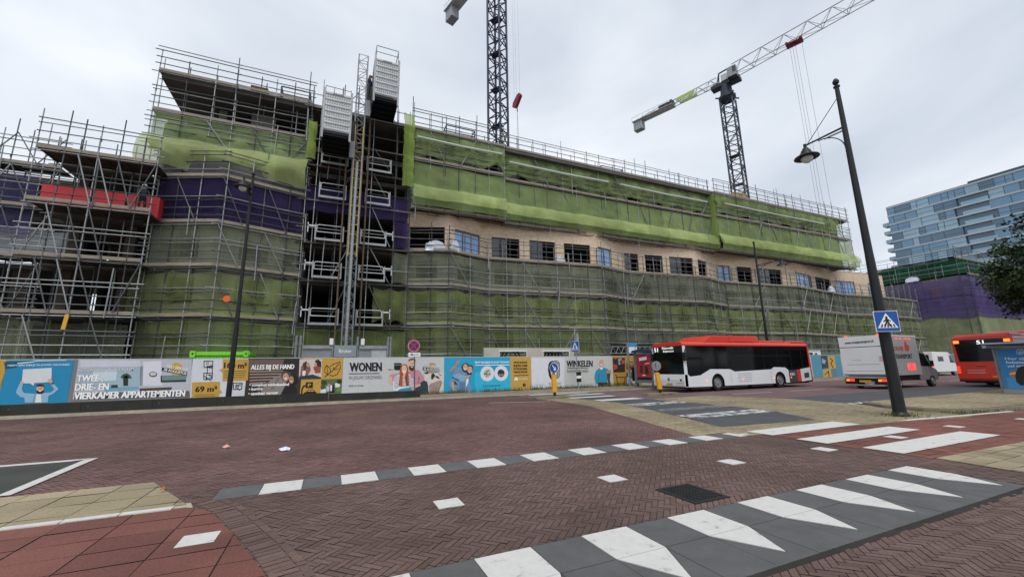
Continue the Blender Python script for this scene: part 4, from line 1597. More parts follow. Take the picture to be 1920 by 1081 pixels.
def cage(label, x0, x1, z0, h, top_rail):
    t = thing('hoist_cage', ((x0 + x1) / 2, 27.7, z0), label, 'hoist cage', 'hoist cages on the mast')
    y0, y1 = 27.75, 30.55
    d = MB(HPAN)
    d.box((x0 + .12, y0, z0 + .05), (x1 - .12, y0 + .05, z0 + h - .05))
    for i in range(7):
        z = z0 + .1 + (h - .35) * i / 6
        d.box((x0 + .12, y0 - .03, z), (x1 - .12, y0 - .002, z + .07), HG)
        if i < 6:
            for j in range(10):
                xx = x0 + .22 + (x1 - x0 - .5) * j / 9.2
                d.box((xx, y0 - .012, z + .2), (xx + .10, y0 - .002, z + .28), HSL)
                d.box((xx + .02, y0 - .012, z + .34), (xx + .12, y0 - .002, z + .40), HSL)
    d.build('ramp_door', t)
    for xx in (x0, x1 - .13):
        p = MB(STEEL_L)
        p.box((xx, y0 - .05, z0 - .55), (xx + .12, y0 + .08, z0 + h + .2))
        p.build('door_post', t)
    f_ = MB(HDK)
    f_.box((x0 + .02, y0 + .06, z0 - .12), (x1 - .02, y1, z0 + .0))
    for j in range(5):
        yy = y0 + .15 + j * .62
        f_.box((x0 + .05, yy, z0 - .24), (x1 - .05, yy + .09, z0 - .123), BLACKM)
    for xx in (x0 + .03, x1 - .12):
        f_.box((xx, y0 + .1, z0 - .26), (xx + .09, y1, z0 - .125), BLACKM)
    f_.build('floor', t)
    for xx in (x0, x1 - .03):
        s = MB(HG)
        for j in range(6):
            s.box((xx, y0 + .1 + j * .53, z0 + .01), (xx + .03, y0 + .15 + j * .53, z0 + h))
        for j in range(9):
            s.box((xx + .005, y0 + .1, z0 + .2 + j * .3), (xx + .025, y1, z0 + .23 + j * .3))
        s.build('side_mesh', t)
    b_ = MB(HDK)
    b_.box((x0 + .05, y1 - .04, z0 + .02), (x1 - .05, y1, z0 + h))
    b_.build('rear_door', t)
    r = MB(STEEL_L)
    if top_rail:
        r.path([(x0 + .1, y0, z0 + h), (x0 + .1, y0, z0 + h + 1.0), (x1 - .15, y0, z0 + h + 1.0), (x1 - .15, y0, z0 + h)], .028)
        r.tube((x0 + .1, y0, z0 + h + .5), (x1 - .15, y0, z0 + h + .5), .025)
        r.path([(x0 + .1, y0, z0 + h + 1.0), (x0 + .1, y1, z0 + h + 1.0), (x1 - .15, y1, z0 + h + 1.0), (x1 - .15, y0, z0 + h + 1.0)], .028)
    else:
        r.tube((x0 + .1, y0, z0 + h + .35), (x1 - .15, y0, z0 + h + .3), .025)
        for j in range(4):
            xx = x0 + .1 + (x1 - x0 - .25) * j / 3
            r.tube((xx, y0, z0 + h - .05), (xx, y0, z0 + h + .4), .025)
    r.build('top_rail', t)
    l = MB(BLACKM)
    put_text(l, 'BÖCKER', (x0 + .6, y0 - .034, z0 + h - .24), (x1 - .6, y0 - .034, z0 + h - .24), (x0 + .6, y0 - .034, z0 + h - .09), BLACKM, .02)
    l.build('lettering', t)
    e = MB(BLACKM)
    xi = x1 if x0 < MX else x0 - .35
    e.box((xi, 29.3, z0 + .4), (xi + .35, 30.1, z0 + 2.1))
    e.box((xi, 29.2, z0 - .9), (xi + .3, 29.6, z0 + .38), HG)
    e.build('drive_unit', t)
    return t


cage('lower left hoist cage with a slotted pale metal door, stopped below roof level', -1.50, .37, 17.62, 3.0, False)
cage('upper right hoist cage with a slotted pale metal door and guard frame on top', 1.66, 3.48, 21.2, 3.05, True)


def gate(label, x0, x1, z, hook):
    y = 30.72
    t = thing('landing_gate', ((x0 + x1) / 2, y, z), label, 'gate', 'landing gates of the hoist')
    f_ = MB(STEEL_L)
    f_.box((x0, y - .06, z - .02), (x1, y + .06, z + .14))
    f_.build('sill', t)
    for xx in (x0, x1 - .09):
        p = MB(STEEL_L)
        p.box((xx, y - .05, z + .14), (xx + .09, y + .05, z + 1.15))
        p.build('post', t)
    r = MB(mat('white gate tube', '#c9cdcf', .4, .1, .05))
    r.path([(x0 + .12, y, z + .6), (x0 + .12, y, z + 1.02), (x0 + .22, y, z + 1.12), (x1 - .22, y, z + 1.12), (x1 - .12, y, z + 1.02), (x1 - .12, y, z + .6), (x0 + .12, y, z + .6)], .032)
    r.build('gate_leaf', t)
    if not hook:
        return t
    a = MB(r.mats[0])
    s = -1 if hook < 0 else 1
    xb = x0 if s < 0 else x1
    a.box((xb, y - .03, z + .95), (xb + s * .48, y + .03, z + 1.05))
    a.box((xb + s * .42, y - .03, z + .5), (xb + s * .48, y + .03, z + 1.22))
    a.build('lever_arm', t)
    return t


for z, nm in ((4.77, 'lowest'), (8.05, 'second lowest'), (10.78, 'third')):
    gate('%s landing gate left of the hoist mast, white tube frame' % nm, -1.55, .36, z, -1)
    gate('%s landing gate right of the hoist mast, white tube frame' % nm, 1.46, 3.35, z, 1)
for z, nm in ((14.0, 'fourth'), (16.7, 'fifth')):
    gate('%s landing gate left of the hoist mast, in the dark upper bay' % nm, -1.5, .36, z, 0)
    gate('%s landing gate right of the hoist mast, in the dark upper bay' % nm, 1.66, 3.5, z, 0)

# hoist base enclosure
he = thing('hoist_enclosure', (.9, 28.2, 0), 'grey sheet metal base enclosure of the hoist above the hoarding, with a maker plate', 'enclosure')
m_ = MB(mat('zinc sheet', '#8b9195', .5, .3, .2, 1.5))
m_.box((-1.62, 28.2, .05), (.15, 28.25, 3.0))
m_.box((1.62, 28.2, .05), (3.4, 28.25, 3.0))
m_.box((2.45, 28.185, .05), (3.38, 28.198, 2.95), mat('pale zinc sheet', '#b4b8ba', .5, .2))
for q in (-1.62, 3.35):
    m_.box((q, 28.25, .05), (q + .05, 30.4, 3.0))
m_.build('panel', he)
for (xa, xb) in ((-1.6, .1), (1.68, 3.4)):
    m_ = MB(STEEL_L)
    m_.box((xa, 28.1, 3.0), (xb, 28.3, 3.22))
    m_.build('beam', he)
for q in (-1.95, -1.72, 3.45, 3.62, .12, 1.56):
    m_ = MB(HG)
    m_.tube((q, 28.15, 0), (q, 28.15, 3.55 + (.25 if abs(q) > 1 else 0)), .07, n=8)
    m_.tube((q, 28.15, 3.2), (q, 28.15, 3.4), .1, n=8)
    m_.build('post', he)
for q in (-.1, 1.75):
    m_ = MB(WHITEP)
    m_.box((q, 28.0, 3.25), (q + .22, 28.1, 3.65))
    m_.build('control_box', he)
m_ = MB(mat('maker plate', '#8e979c', .4, .3, .05))
m_.box((.2, 28.0, 2.5), (1.5, 28.05, 3.22))
m_.build('name_plate', he)
m_ = MB(WHITEP)
put_text(m_, 'Böcker', (.48, 27.995, 2.76), (1.22, 27.995, 2.76), (.48, 27.995, 2.98), WHITEP, .03)
m_.build('lettering', he)

# green container behind the hoarding
gc = thing('site_container', (-5.7, 28.2, 0), 'lime green steel container whose top shows above the hoarding', 'container')
GRN = mat('lime green paint', '#7fd335', .45, .0, .08)
m_ = MB(GRN)
m_.box((-7.0, 27.9, .1), (-4.3, 30, 2.62))
n = 18
for i in range(n):
    xx = -6.9 + i * 2.5 / n
    m_.box((xx, 27.83, .3), (xx + .07, 27.895, 2.55))
m_.build('body', gc)
m_ = MB(GRN)
m_.box((-7.08, 27.78, 2.62), (-4.25, 28.0, 2.82))
m_.box((-7.08, 28.0, 2.62), (-6.95, 30.1, 2.8))
m_.box((-4.38, 28.0, 2.62), (-4.25, 30.1, 2.8))
m_.build('top_rim', gc)
for xx in (-6.95, -4.45):
    m_ = MB(GRN)
    m_.box((xx - .1, 27.72, 2.5), (xx + .14, 27.95, 2.86))
    m_.lathe([(.05, 0), (.05, .012)], (xx + .02, 27.715, 2.7), BLACK, 10, (0, 1, 0))
    m_.build('corner_casting', gc)

# precast wall element behind the hoarding
pc_ = thing('precast_wall', (14.2, 28.5, 0), 'pale precast concrete wall element with two openings standing behind the hoarding', 'wall panel')
m_ = MB(CONC_L)
wall(m_, (10.35, 28.5), (18.1, 28.5), 0, 3.12, [(1.15, 3.5, 1.2, 2.9), (4.85, 7.3, 1.2, 2.9)], CONC_L, .25)
m_.face([(10.35, 28.75, 0), (10.35, 28.5, 0), (10.35, 28.5, 3.12), (10.35, 28.75, 3.12)])
m_.face([(18.1, 28.5, 0), (18.1, 28.75, 0), (18.1, 28.75, 3.12), (18.1, 28.5, 3.12)])
m_.face([(10.35, 28.5, 3.12), (18.1, 28.5, 3.12), (18.1, 28.75, 3.12), (10.35, 28.75, 3.12)])
m_.build('wall', pc_)
for (xa, xb) in ((11.5, 13.85), (15.2, 17.65)):
    f_ = MB(WHITEP)
    f_.box((xa, 28.45, 2.84), (xb, 28.498, 2.92))
    f_.box((xa, 28.45, 1.2), (xa + .06, 28.498, 2.838))
    f_.box((xb - .06, 28.45, 1.2), (xb, 28.498, 2.838))
    f_.build('opening_frame', pc_)
for i, (xa, xb) in enumerate(((11.5, 13.8), (15.2, 17.6))):
    b_ = MB(BLACKM)
    for j in range(2 if i == 0 else 5):
        b_.bar((xa + .1 + j * .3, 28.9, 2.1), (xa + .6 + j * .3, 28.9, 2.85), .09, .09)
        b_.bar((xb - .1 - j * .3, 28.9, 2.1), (xb - .6 - j * .3, 28.9, 2.85), .09, .09)
    b_.bar((xa, 28.95, 2.75), (xb, 28.95, 2.75), .07, .07)
    b_.bar(((xa + xb) / 2, 28.9, 0), ((xa + xb) / 2, 28.9, 2.85), .1, .1, mat('timber prop', '#a8804f', .8))
    b_.bar((xa + .1, 28.9, 0.05), (xa + .1, 28.9, 2.1), .09, .09)
    b_.bar((xb - .1, 28.9, 0.05), (xb - .1, 28.9, 2.1), .09, .09)
    b_.build('prop', pc_)

# ------------------------------------------------------------------ tower cranes
NAVY = mat('navy crane steel', '#1e2744', .5, .3, .15, 1)
CRG = mat('dark grey crane steel', '#343b47', .5, .3, .15, 1)
CRW = mat('pale crane steel', '#b9bcc0', .5, .2, .1, 1)
CRR = mat('red crane trolley', '#7d2530', .5, .2, .1, 1)
LIME = mat('lime banner', '#a7bd5c', .6, 0, .05)
ROPE = mat('steel rope', '#8d9298', .5, .3, .1)


def crane(label, base, zj, az, jl, cl, colm, tro, hookz, mw=1.05, rotm=0., pitch=0., banner=False, ropes=(-.5, -.2, .25, .5)):
    """tower crane; jib along local +X"""
    t = thing('tower_crane', base, label, 'crane', 'tower cranes over the site', az)
    m_ = MB(colm)
    M2 = MB(colm)
    lattice(m_, -mw, mw, -mw, mw, 0, zj - 4.2, 1.9, .15, .075, colm)
    c, s = math.cos(rotm - az), math.sin(rotm - az)
    m_.v = [(v[0] * c - v[1] * s, v[0] * s + v[1] * c, v[2]) for v in m_.v]
    m_.build('mast', t, local=True)
    for i in range(3, int((zj - 6) / 5.5)):
        p = MB(CRG)
        z = i * 5.5
        p.box((-mw * .8, -mw * .8, z), (mw * .3, mw * .8, z + .06))
        p.v = [(v[0] * c - v[1] * s, v[0] * s + v[1] * c, v[2]) for v in p.v]
        p.build('platform', t, local=True)
    p = MB(CRG)
    p.lathe([(1.2, 0), (1.5, .4), (1.5, .8), (1.1, 1.1), (1.0, 2.2), (.9, 3.15)], (0, 0, zj - 4.2), n=12)
    for k in range(4):
        a = math.pi / 4 + k * math.pi / 2
        p.bar((0, 0, zj - 3.6), (2.2 * math.cos(a), 2.2 * math.sin(a), zj - 3.7), .2, .2)
    p.build('slewing_ring', t, local=True)
    p = MB(CRG)
    p.box((-2.4, -.8, zj - 1.1), (2.6, .8, zj - .4))
    for sgn in (-.55, .55):
        p.bar((-1.3, sgn, zj - .4), (-.9, 0, zj + 2.1), .16, .16)
        p.bar((1.3, sgn, zj - .4), (.9, 0, zj + 2.3), .16, .16)
    p.bar((-.95, 0, zj + 2.05), (.95, 0, zj + 2.25), .2, .2)
    p.box((-.4, -.95, zj - .38), (.9, -.5, zj + .9), CRW)
    p.box((-2.2, .3, zj - .38), (-1.5, .8, zj + .7), CRW)
    p.build('slewing_frame', t, local=True)
    p = MB(mat('crane cab', '#8d949a', .4, .1, .05))
    p.box((1.0, -2.0, zj - .9), (2.5, -.85, zj + 1.0))
    p.box((2.502, -1.9, zj - .6), (2.53, -.95, zj + .9), GLASS_D)
    p.box((1.9, -2.03, zj - .3), (2.45, -2.002, zj + .85), GLASS_D)
    p.box((1.0, -2.0, zj - 1.0), (2.5, -.85, zj - .901), CRG)
    p.build('cab', t, local=True)
    # jib: triangular lattice
    def tri(x0, x1, h, wd, bay, m, taper=1.0):
        b_ = MB(m)
        n = max(2, round(abs(x1 - x0) / bay))
        Z = lambda x: zj + (pitch * x if x1 > 0 else 0)
        pts = []
        for i in range(n + 1):
            f = i / n
            hh = h * (1 + (taper - 1) * f)
            pts.append((x0 + (x1 - x0) * f, hh))
        for sgn in (-1, 1):
            b_.path([(x, sgn * wd, Z(x)) for x, hh in pts], .085, m, 5)
        b_.path([(x, 0, Z(x) + hh) for x, hh in pts[:-1]] + [(pts[-1][0], 0, Z(pts[-1][0]) + .3)], .095, m, 5)
        for (xa, ha), (xb, hb_) in zip(pts, pts[1:]):
            xm = (xa + xb) / 2
            for sgn in (-1, 1):
                b_.tube((xa, sgn * wd, Z(xa)), (xm, 0, Z(xm) + (ha + hb_) / 2), .06, m, 5)
                b_.tube((xm, 0, Z(xm) + (ha + hb_) / 2), (xb, sgn * wd, Z(xb)), .06, m, 5)
            b_.tube((xa, -wd, Z(xa)), (xa, wd, Z(xa)), .05, m, 5)
            b_.tube((xa, -wd, Z(xa)), (xb, wd, Z(xb)), .045, m, 5)
        return b_
    tri(1.4, jl, 2.6, .7, 3.4, CRW, .75).build('jib', t, local=True)
    b_ = tri(-1.4, -cl, 1.5, .6, 2.2, CRW, .6)
    b_.build('counter_jib', t, local=True)
    w_ = MB(STEEL_L)
    for sgn in (-1, 1):
        w_.tube((-cl * .55, sgn * .9, zj + 1.0), (-cl - 1, sgn * .9, zj + 1.0), .03)
        for i in range(8):
            xx = -cl * .55 - (cl * .45 + 1) * i / 7
            w_.tube((xx, sgn * .9, zj + .1), (xx, sgn * .9, zj + 1.0), .025)
    w_.box((-cl - 1, -1.0, zj - .02), (-cl * .55, 1.0, zj + .06), CRW)
    w_.build('walkway', t, local=True)
    w_ = MB(mat('counterweight concrete', '#9aa0a4', .8, 0, .1))
    for i in range(4):
        w_.box((-cl - .8 + i * .5, -.7, zj - 2.1), (-cl - .36 + i * .5, .7, zj + .0))
    w_.build('counterweight', t, local=True)
    w_ = MB(CRG)
    w_.box((-cl * .72, -.6, zj + .15), (-cl * .6, .6, zj + 1.0))
    w_.lathe([(.45, -.6), (.45, .6)], (-cl * .57, 0, zj + .7), n=12, ax=(0, 1, 0))
    w_.build('winch', t, local=True)
    if banner:
        w_ = MB(LIME)
        w_.box((-cl * .5, .75, zj + .1), (-cl * .3, .79, zj + .75))
        w_.box((-cl * .5, -.79, zj + .1), (-cl * .3, -.75, zj + .75))
        w_.build('banner', t, local=True)
    zt = zj + pitch * tro
    w_ = MB(CRR)
    w_.box((tro - 1.0, -.7, zt - .35), (tro + 1.0, .7, zt - .15))
    w_.box((tro - .35, -.3, zt - .6), (tro + .35, .3, zt - .35))
    for q in (-1, 1):
        w_.lathe([(.22, -.8), (.22, .8)], (tro + q, 0, zt - .1), n=10, ax=(0, 1, 0))
    w_.build('trolley', t, local=True)
    w_ = MB(ROPE)
    for q in ropes:
        w_.tube((tro + q, 0, hookz + .5), (tro + q, 0, zt - .4), .022, n=4)
    w_.build('hoist_rope', t, local=True)
    if hookz > 20:
        w_ = MB(CRR)
        w_.prism([(tro - .75, -.2, hookz - .55), (tro - .2, -.2, hookz - .9), (tro + .8, -.2, hookz + .35), (tro + .6, -.2, hookz + .75), (tro + .2, -.2, hookz + .7), (tro - .6, -.2, hookz + .0)], (0, .4, 0))
        w_.lathe([(.06, -1.5), (.06, -.8)], (tro, 0, hookz), n=8)
        w_.build('hook_block', t, local=True)
        w_ = MB(ROPE)
        for q in (-.12, .12):
            w_.tube((tro, 0, hookz - 1.4), (tro + q, q, hookz - 9), .03, n=4)
        w_.build('sling', t, local=True)
    return t


crane('pale tower crane with a dark grey mast, its jib and counterweight fully in view', (65.2, 45.5, 0), 54.2, rad(-69.2), 56, 17.9, CRG, 11.2, 5, rotm=rad(20), pitch=.10, banner=True, ropes=(-.7, -.3, .1, 1.0))
crane('tower crane with a navy blue lattice mast that leaves the top of the picture', (18.6, 45.3, 0), 61.0, math.atan2(-12, 3.5), 45, 12.2, NAVY, 3.9, 34.8, rotm=rad(35), mw=.95, ropes=(-.55, -.1, .55))

# ------------------------------------------------------------------ printed hoarding along the pavement
HY = 27.0


def ink(h):
    return mat('print ' + h, h, .5, 0, .05, 3)


def zm(ox, oy, k):
    return lambda u, v: (ox + u / k, oy + v / k)


ZA, ZB, ZC, ZD, ZE, ZF = zm(0, 650, 8.), zm(640, 660, 9.6), zm(830, 660, 10.667), zm(990, 640, 7.111), zm(450, 660, 9.143), zm(0, 640, 4.)


class Panel:
    def __init__(s, label, x0, x1, col, z0=.09, z1=2.4):
        s.t = thing('hoarding_panel', ((x0 + x1) / 2, HY, .07), label, 'hoarding', 'printed hoarding panels')
        b = MB(ink(col))
        b.box((x0 + .004, HY, z0), (x1 - .004, HY + .04, z1))
        b.build('board', s.t)
        c = MB(mat('hoarding edge strip', '#c9cbcc', .5, .1, .05))
        c.box((x0 + .004, HY - .006, z1 + .001), (x1 - .004, HY + .05, z1 + .03))
        c.build('top_strip', s.t)
        s.p, s.l, s.x0, s.x1 = MB(), MB(), x0, x1
        s.prv = MB()

    def q(s, z, u, v, L_):
        px, py = z(u, v)
        return at_y(px, py, HY - .006 - .003 * L_)

    def poly(s, z, L_, col, *pts):
        s.p.face([s.q(z, u, v, L_) for u, v in pts], ink(col))

    def rect(s, L_, col, xa, xb, za, zb_):
        y = HY - .006 - .003 * L_
        s.p.face([(xa, y, za), (xb, y, za), (xb, y, zb_), (xa, y, zb_)], ink(col))

    def ell(s, z, L_, col, u, v, ru, rv, n=22, a0=0, a1=360):
        pts = [(u + ru * math.cos(rad(a0 + (a1 - a0) * i / n)), v + rv * math.sin(rad(a0 + (a1 - a0) * i / n))) for i in range(n + (a1 - a0 < 360))]
        s.p.face([s.q(z, a, b, L_) for a, b in pts], ink(col))

    def line(s, z, L_, col, w_, *pts):
        for (a, b) in zip(pts, pts[1:]):
            d = Vector((b[0] - a[0], b[1] - a[1]))
            if d.length < 1e-6:
                continue
            d.normalize()
            n = Vector((-d.y, d.x)) * w_ / 2
            e = d * w_ * .3
            s.p.face([s.q(z, a[0] - e.x + n.x, a[1] - e.y + n.y, L_), s.q(z, b[0] + e.x + n.x, b[1] + e.y + n.y, L_), s.q(z, b[0] + e.x - n.x, b[1] + e.y - n.y, L_), s.q(z, a[0] - e.x - n.x, a[1] - e.y - n.y, L_)], ink(col))

    def text(s, z, L_, col, str_, bl, br, tl, bold=.03, outline=None):
        if outline:
            put_text(s.l, str_, s.q(z, *bl, L_), s.q(z, *br, L_), s.q(z, *tl, L_), ink(outline), bold + .035)
            L_ += 1
        put_text(s.l, str_, s.q(z, *bl, L_), s.q(z, *br, L_), s.q(z, *tl, L_), ink(col), bold)

    def done(s):
        if s.p.f:
            s.p.build('print', s.t)
        if s.l.f:
            s.l.build('lettering', s.t)


X_ = lambda px: at_y(px, 705, HY).x
# yellow sliver at the picture edge
p = Panel('yellow hoarding panel cut off by the left picture edge', -16.4, X_(6), '#c79a35')
p.done()
# blue panel with the man holding up a board
p = Panel('blue hoarding panel with a bearded man holding a white board over his head', X_(6), X_(134), '#1f87b5')
p.poly(ZA, 1, '#c79a35', (0, 225), (50, 225), (72, 300), (72, 380), (0, 600))
p.poly(ZA, 1, '#17506a', (62, 225), (540, 205), (255, 250), (255, 300), (80, 330))
p.poly(ZA, 2, '#dfeef4', (258, 238), (480, 218), (560, 200), (1000, 196), (1000, 203), (560, 212), (480, 232), (262, 250))
p.text(ZA, 3, '#e8eef2', 'NEEM EEN KIJKJE IN JOUW ORCHARD', (115, 290), (1045, 276), (118, 262), .02)
p.poly(ZA, 2, '#d5d8dc', (345, 335), (775, 312), (775, 400), (770, 525), (515, 540), (505, 582), (450, 545), (330, 545), (330, 500))
# arms, shirt, head
p.poly(ZA, 3, '#8fb6d2', (300, 540), (345, 548), (330, 640), (360, 690), (520, 700), (640, 690), (760, 680), (815, 640), (760, 560), (800, 540), (880, 630), (800, 700), (725, 740), (720, 830), (375, 835), (365, 760), (310, 750), (240, 690), (250, 640))
p.poly(ZA, 4, '#e4e2de', (545, 710), (610, 705), (625, 830), (515, 832))
p.poly(ZA, 4, '#7da3c2', (520, 700), (548, 705), (520, 830), (480, 832))
p.poly(ZA, 4, '#d9a68c', (303, 515), (345, 510), (352, 545), (310, 552))
p.poly(ZA, 4, '#d9a68c', (715, 485), (770, 470), (790, 535), (760, 545), (740, 520), (716, 515))
p.poly(ZA, 5, '#1a1c22', (768, 548), (805, 535), (810, 548), (775, 562))
p.ell(ZA, 4, '#d9a68c', 600, 620, 55, 58)
p.ell(ZA, 5, '#211d1c', 600, 662, 58, 42, a0=-10, a1=190)
p.ell(ZA, 5, '#211d1c', 600, 590, 62, 34, a0=180, a1=360)
p.poly(ZA, 6, '#f2efec', (575, 655), (625, 655), (612, 668), (588, 668))
for u in (578, 622):
    p.ell(ZA, 6, '#2b211d', u, 612, 8, 5)
p.poly(ZA, 6, '#c48c72', (594, 612), (606, 612), (609, 638), (591, 638))
p.done()
# interior panel
p = Panel('grey hoarding panel with a living room picture and big white apartment lettering', X_(134), X_(357.5), '#77797d')
p.poly(ZF, 1, '#b9bcc6', (590, 135), (1440, 133), (1425, 420), (560, 440), (545, 430))
p.poly(ZF, 2, '#c9ccd6', (605, 140), (1050, 140), (1050, 185), (600, 190))
p.poly(ZF, 2, '#9fb6c4', (590, 200), (1060, 190), (1050, 330), (575, 345))
p.poly(ZF, 3, '#c5d6df', (700, 210), (880, 205), (870, 290), (690, 300))
p.poly(ZF, 3, '#d5d8e0', (1075, 150), (1210, 145), (1215, 330), (1070, 330))
p.poly(ZF, 2, '#8e9199', (1055, 185), (1075, 180), (1075, 330), (1050, 332))
p.poly(ZF, 3, '#6fa9bf', (790, 345), (1040, 335), (1040, 360), (780, 375))
p.poly(ZF, 4, '#3a3c44', (835, 325), (880, 322), (885, 345), (830, 348))
p.poly(ZF, 3, '#54423a', (1045, 350), (1290, 340), (1285, 360), (1050, 372))
p.poly(ZF, 2, '#5b5e64', (560, 385), (1420, 368), (1425, 418), (555, 438))
p.poly(ZF, 4, '#24352a', (922, 250), (962, 248), (960, 330), (925, 332))
for a in range(9):
    t_ = rad(200 + a * 18)
    p.line(ZF, 5, '#33502f', 9, (945, 270), (945 + 40 * math.cos(t_), 268 + 42 * math.sin(t_) + 14))
p.ell(ZF, 4, '#3b3631', 1148, 245, 30, 20)
p.ell(ZF, 5, '#cfcdc8', 1148, 243, 24, 13)
p.poly(ZF, 3, '#6e8a86', (1205, 255), (1400, 245), (1395, 295), (1205, 300))
p.poly(ZF, 4, '#2c3234', (1205, 292), (1395, 285), (1395, 300), (1205, 305))
p.ell(ZF, 4, '#c99f3c', 1325, 205, 48, 48)
p.text(ZF, 5, '#eef0f2', 'START VERKOOP', (1238, 192), (1408, 222), (1242, 168), .01)
p.poly(ZF, 5, '#16181c', (1216, 192), (1404, 228), (1400, 256), (1212, 218))
p.text(ZF, 6, '#f0f0f0', '28 AUGUSTUS', (1226, 216), (1396, 250), (1230, 196), .03)
p.text(ZF, 6, '#eef0f2', 'HOOGWAARDIG EN DUURZAAM', (582, 226), (1000, 218), (586, 200), .015, '#3a3c40')
p.text(ZF, 6, '#f1f2f4', 'TWEE-,', (574, 298), (772, 294), (582, 250), .06, '#26282c')
p.text(ZF, 6, '#f1f2f4', 'DRIE- EN', (560, 366), (812, 360), (568, 314), .06, '#26282c')
p.text(ZF, 6, '#f1f2f4', 'VIERKAMER APPARTEMENTEN', (552, 432), (1384, 408), (562, 380), .06, '#26282c')
p.done()
# floor plans
p = Panel('hoarding panel in white and ochre squares with floor plans and 69 m2 lettering', X_(357.5), X_(462), '#d3d6de')
p.poly(ZF, 1, '#c49b45', (1672, 132), (1866, 132), (1860, 290), (1668, 296))
p.poly(ZF, 1, '#c49b45', (1440, 305), (1650, 300), (1645, 415), (1436, 420))
p.poly(ZF, 2, '#c49b45', (1672, 198), (1672, 232), (1645, 215))
p.poly(ZF, 2, '#c49b45', (1648, 360), (1648, 392), (1668, 378))
rg = random.Random(3)
for (u0, v0) in ((1530, 145), (1528, 235), (1750, 310)):
    for k in range(16):
        a, b = u0 + rg.uniform(0, 60), v0 + rg.uniform(0, 46)
        p.line(ZF, 2, '#2b2d30', 4, (a, b), (a + rg.choice((0, 22)), b + rg.choice((18, 0))))
    p.line(ZF, 2, '#1d1e20', 5, (u0, v0), (u0 + 66, v0), (u0 + 62, v0 + 46), (u0, v0 + 48), (u0, v0))
p.line(ZF, 2, '#1d1e20', 5, (1555, 192), (1555, 235))
p.line(ZF, 2, '#1d1e20', 5, (1592, 190), (1592, 235))
p.text(ZF, 2, '#17181a', '160 m²', (1680, 198), (1850, 200), (1682, 155), .05)
p.text(ZF, 2, '#17181a', '69 m²', (1464, 378), (1626, 374), (1468, 334), .05)
for k in range(4):
    p.line(ZF, 2, '#5d4a22', 4, (1680, 222 + k * 16), (1845 - k * 5, 220 + k * 16))
for k in range(2):
    p.line(ZF, 2, '#5d4a22', 4, (1462, 398 + k * 13), (1612, 395 + k * 13))
p.done()
# alles bij de hand
p = Panel('dark photo hoarding panel of a smiling couple lettered ALLES BIJ DE HAND', X_(462), X_(565), '#3a3330')
p.poly(ZE, 1, '#6d5b55', (150, 125), (760, 120), (700, 300), (150, 320))
p.poly(ZE, 2, '#9c857c', (160, 318), (740, 310), (740, 330), (165, 345))
for k in range(4):
    p.poly(ZE, 2, '#a08a82', (165, 365 + k * 52), (720 - k * 90, 355 + k * 50), (720 - k * 90, 378 + k * 50), (165, 390 + k * 52))
p.poly(ZE, 2, '#2a2526', (760, 120), (1020, 115), (975, 320), (960, 420), (860, 330), (720, 310))
p.poly(ZE, 3, '#8d8580', (730, 375), (600, 420), (450, 540), (380, 610), (340, 735), (700, 735), (760, 600), (800, 520))
p.poly(ZE, 4, '#756e6a', (650, 430), (690, 440), (560, 640), (520, 640))
p.poly(ZE, 4, '#57433a', (720, 330), (800, 320), (865, 350), (860, 420), (800, 500), (740, 490), (700, 420))
p.ell(ZE, 5, '#c99c86', 785, 425, 52, 68)
p.poly(ZE, 4, '#1b1a1c', (860, 400), (940, 385), (1000, 430), (985, 520), (940, 580), (975, 640), (970, 728), (690, 735), (760, 600), (850, 560))
p.ell(ZE, 5, '#b98a74', 880, 470, 42, 62)
p.poly(ZE, 6, '#f0e9e4', (755, 445), (805, 430), (800, 455), (770, 468))
p.poly(ZE, 6, '#f0e9e4', (855, 490), (905, 500), (890, 515))
for (u, v) in ((765, 405), (805, 395), (865, 455), (902, 460)):
    p.ell(ZE, 6, '#2a1d18', u, v, 9, 5)
p.text(ZE, 7, '#f2f2f2', 'ALLES BIJ DE HAND', (185, 296), (926, 282), (195, 214), .05)
for k, (s_, u1) in enumerate((('compleet winkelaanbod', 838), ('horeca', 385), ('openbaar vervoer', 655))):
    p.text(ZE, 7, '#f2f2f2', '• ' + s_, (160 - k * 8, 582 + k * 76), (u1, 570 + k * 72), (164 - k * 8, 530 + k * 74), .05)
p.done()
# photo and pictogram squares
p = Panel('hoarding panel of four squares with a leaf drawing and a car charger sign', X_(565), X_(642), '#c49b45')
p.poly(ZE, 1, '#cfc6be', (1022, 115), (1410, 115), (1395, 450), (1008, 462))
p.poly(ZE, 2, '#8b5b50', (1050, 240), (1130, 160), (1190, 200), (1215, 300), (1160, 400), (1030, 410))
p.poly(ZE, 3, '#4a3430', (1075, 190), (1140, 150), (1165, 250), (1100, 310))
p.ell(ZE, 4, '#c9937c', 1165, 215, 28, 40)
p.poly(ZE, 2, '#9a4f38', (1255, 260), (1320, 200), (1390, 250), (1380, 350), (1290, 360))
p.poly(ZE, 3, '#2b2124', (1285, 140), (1340, 120), (1390, 160), (1395, 250), (1310, 230))
p.ell(ZE, 4, '#c9937c', 1298, 210, 22, 36)
p.poly(ZE, 3, '#2c3a4a', (1015, 410), (1250, 380), (1395, 430), (1390, 452), (1010, 462))
p.poly(ZE, 3, '#e9e6e2', (1070, 320), (1130, 315), (1115, 400), (1070, 405))
BK = '#17181a'
p.line(ZE, 2, BK, 11, (1450, 425), (1500, 380), (1580, 320), (1690, 205))
p.line(ZE, 2, BK, 10, (1545, 245), (1600, 200), (1715, 165), (1718, 280), (1660, 380), (1590, 405), (1540, 390))
p.line(ZE, 2, BK, 10, (1490, 375), (1450, 330), (1455, 270), (1490, 220), (1545, 280), (1550, 340), (1515, 375), (1495, 390))
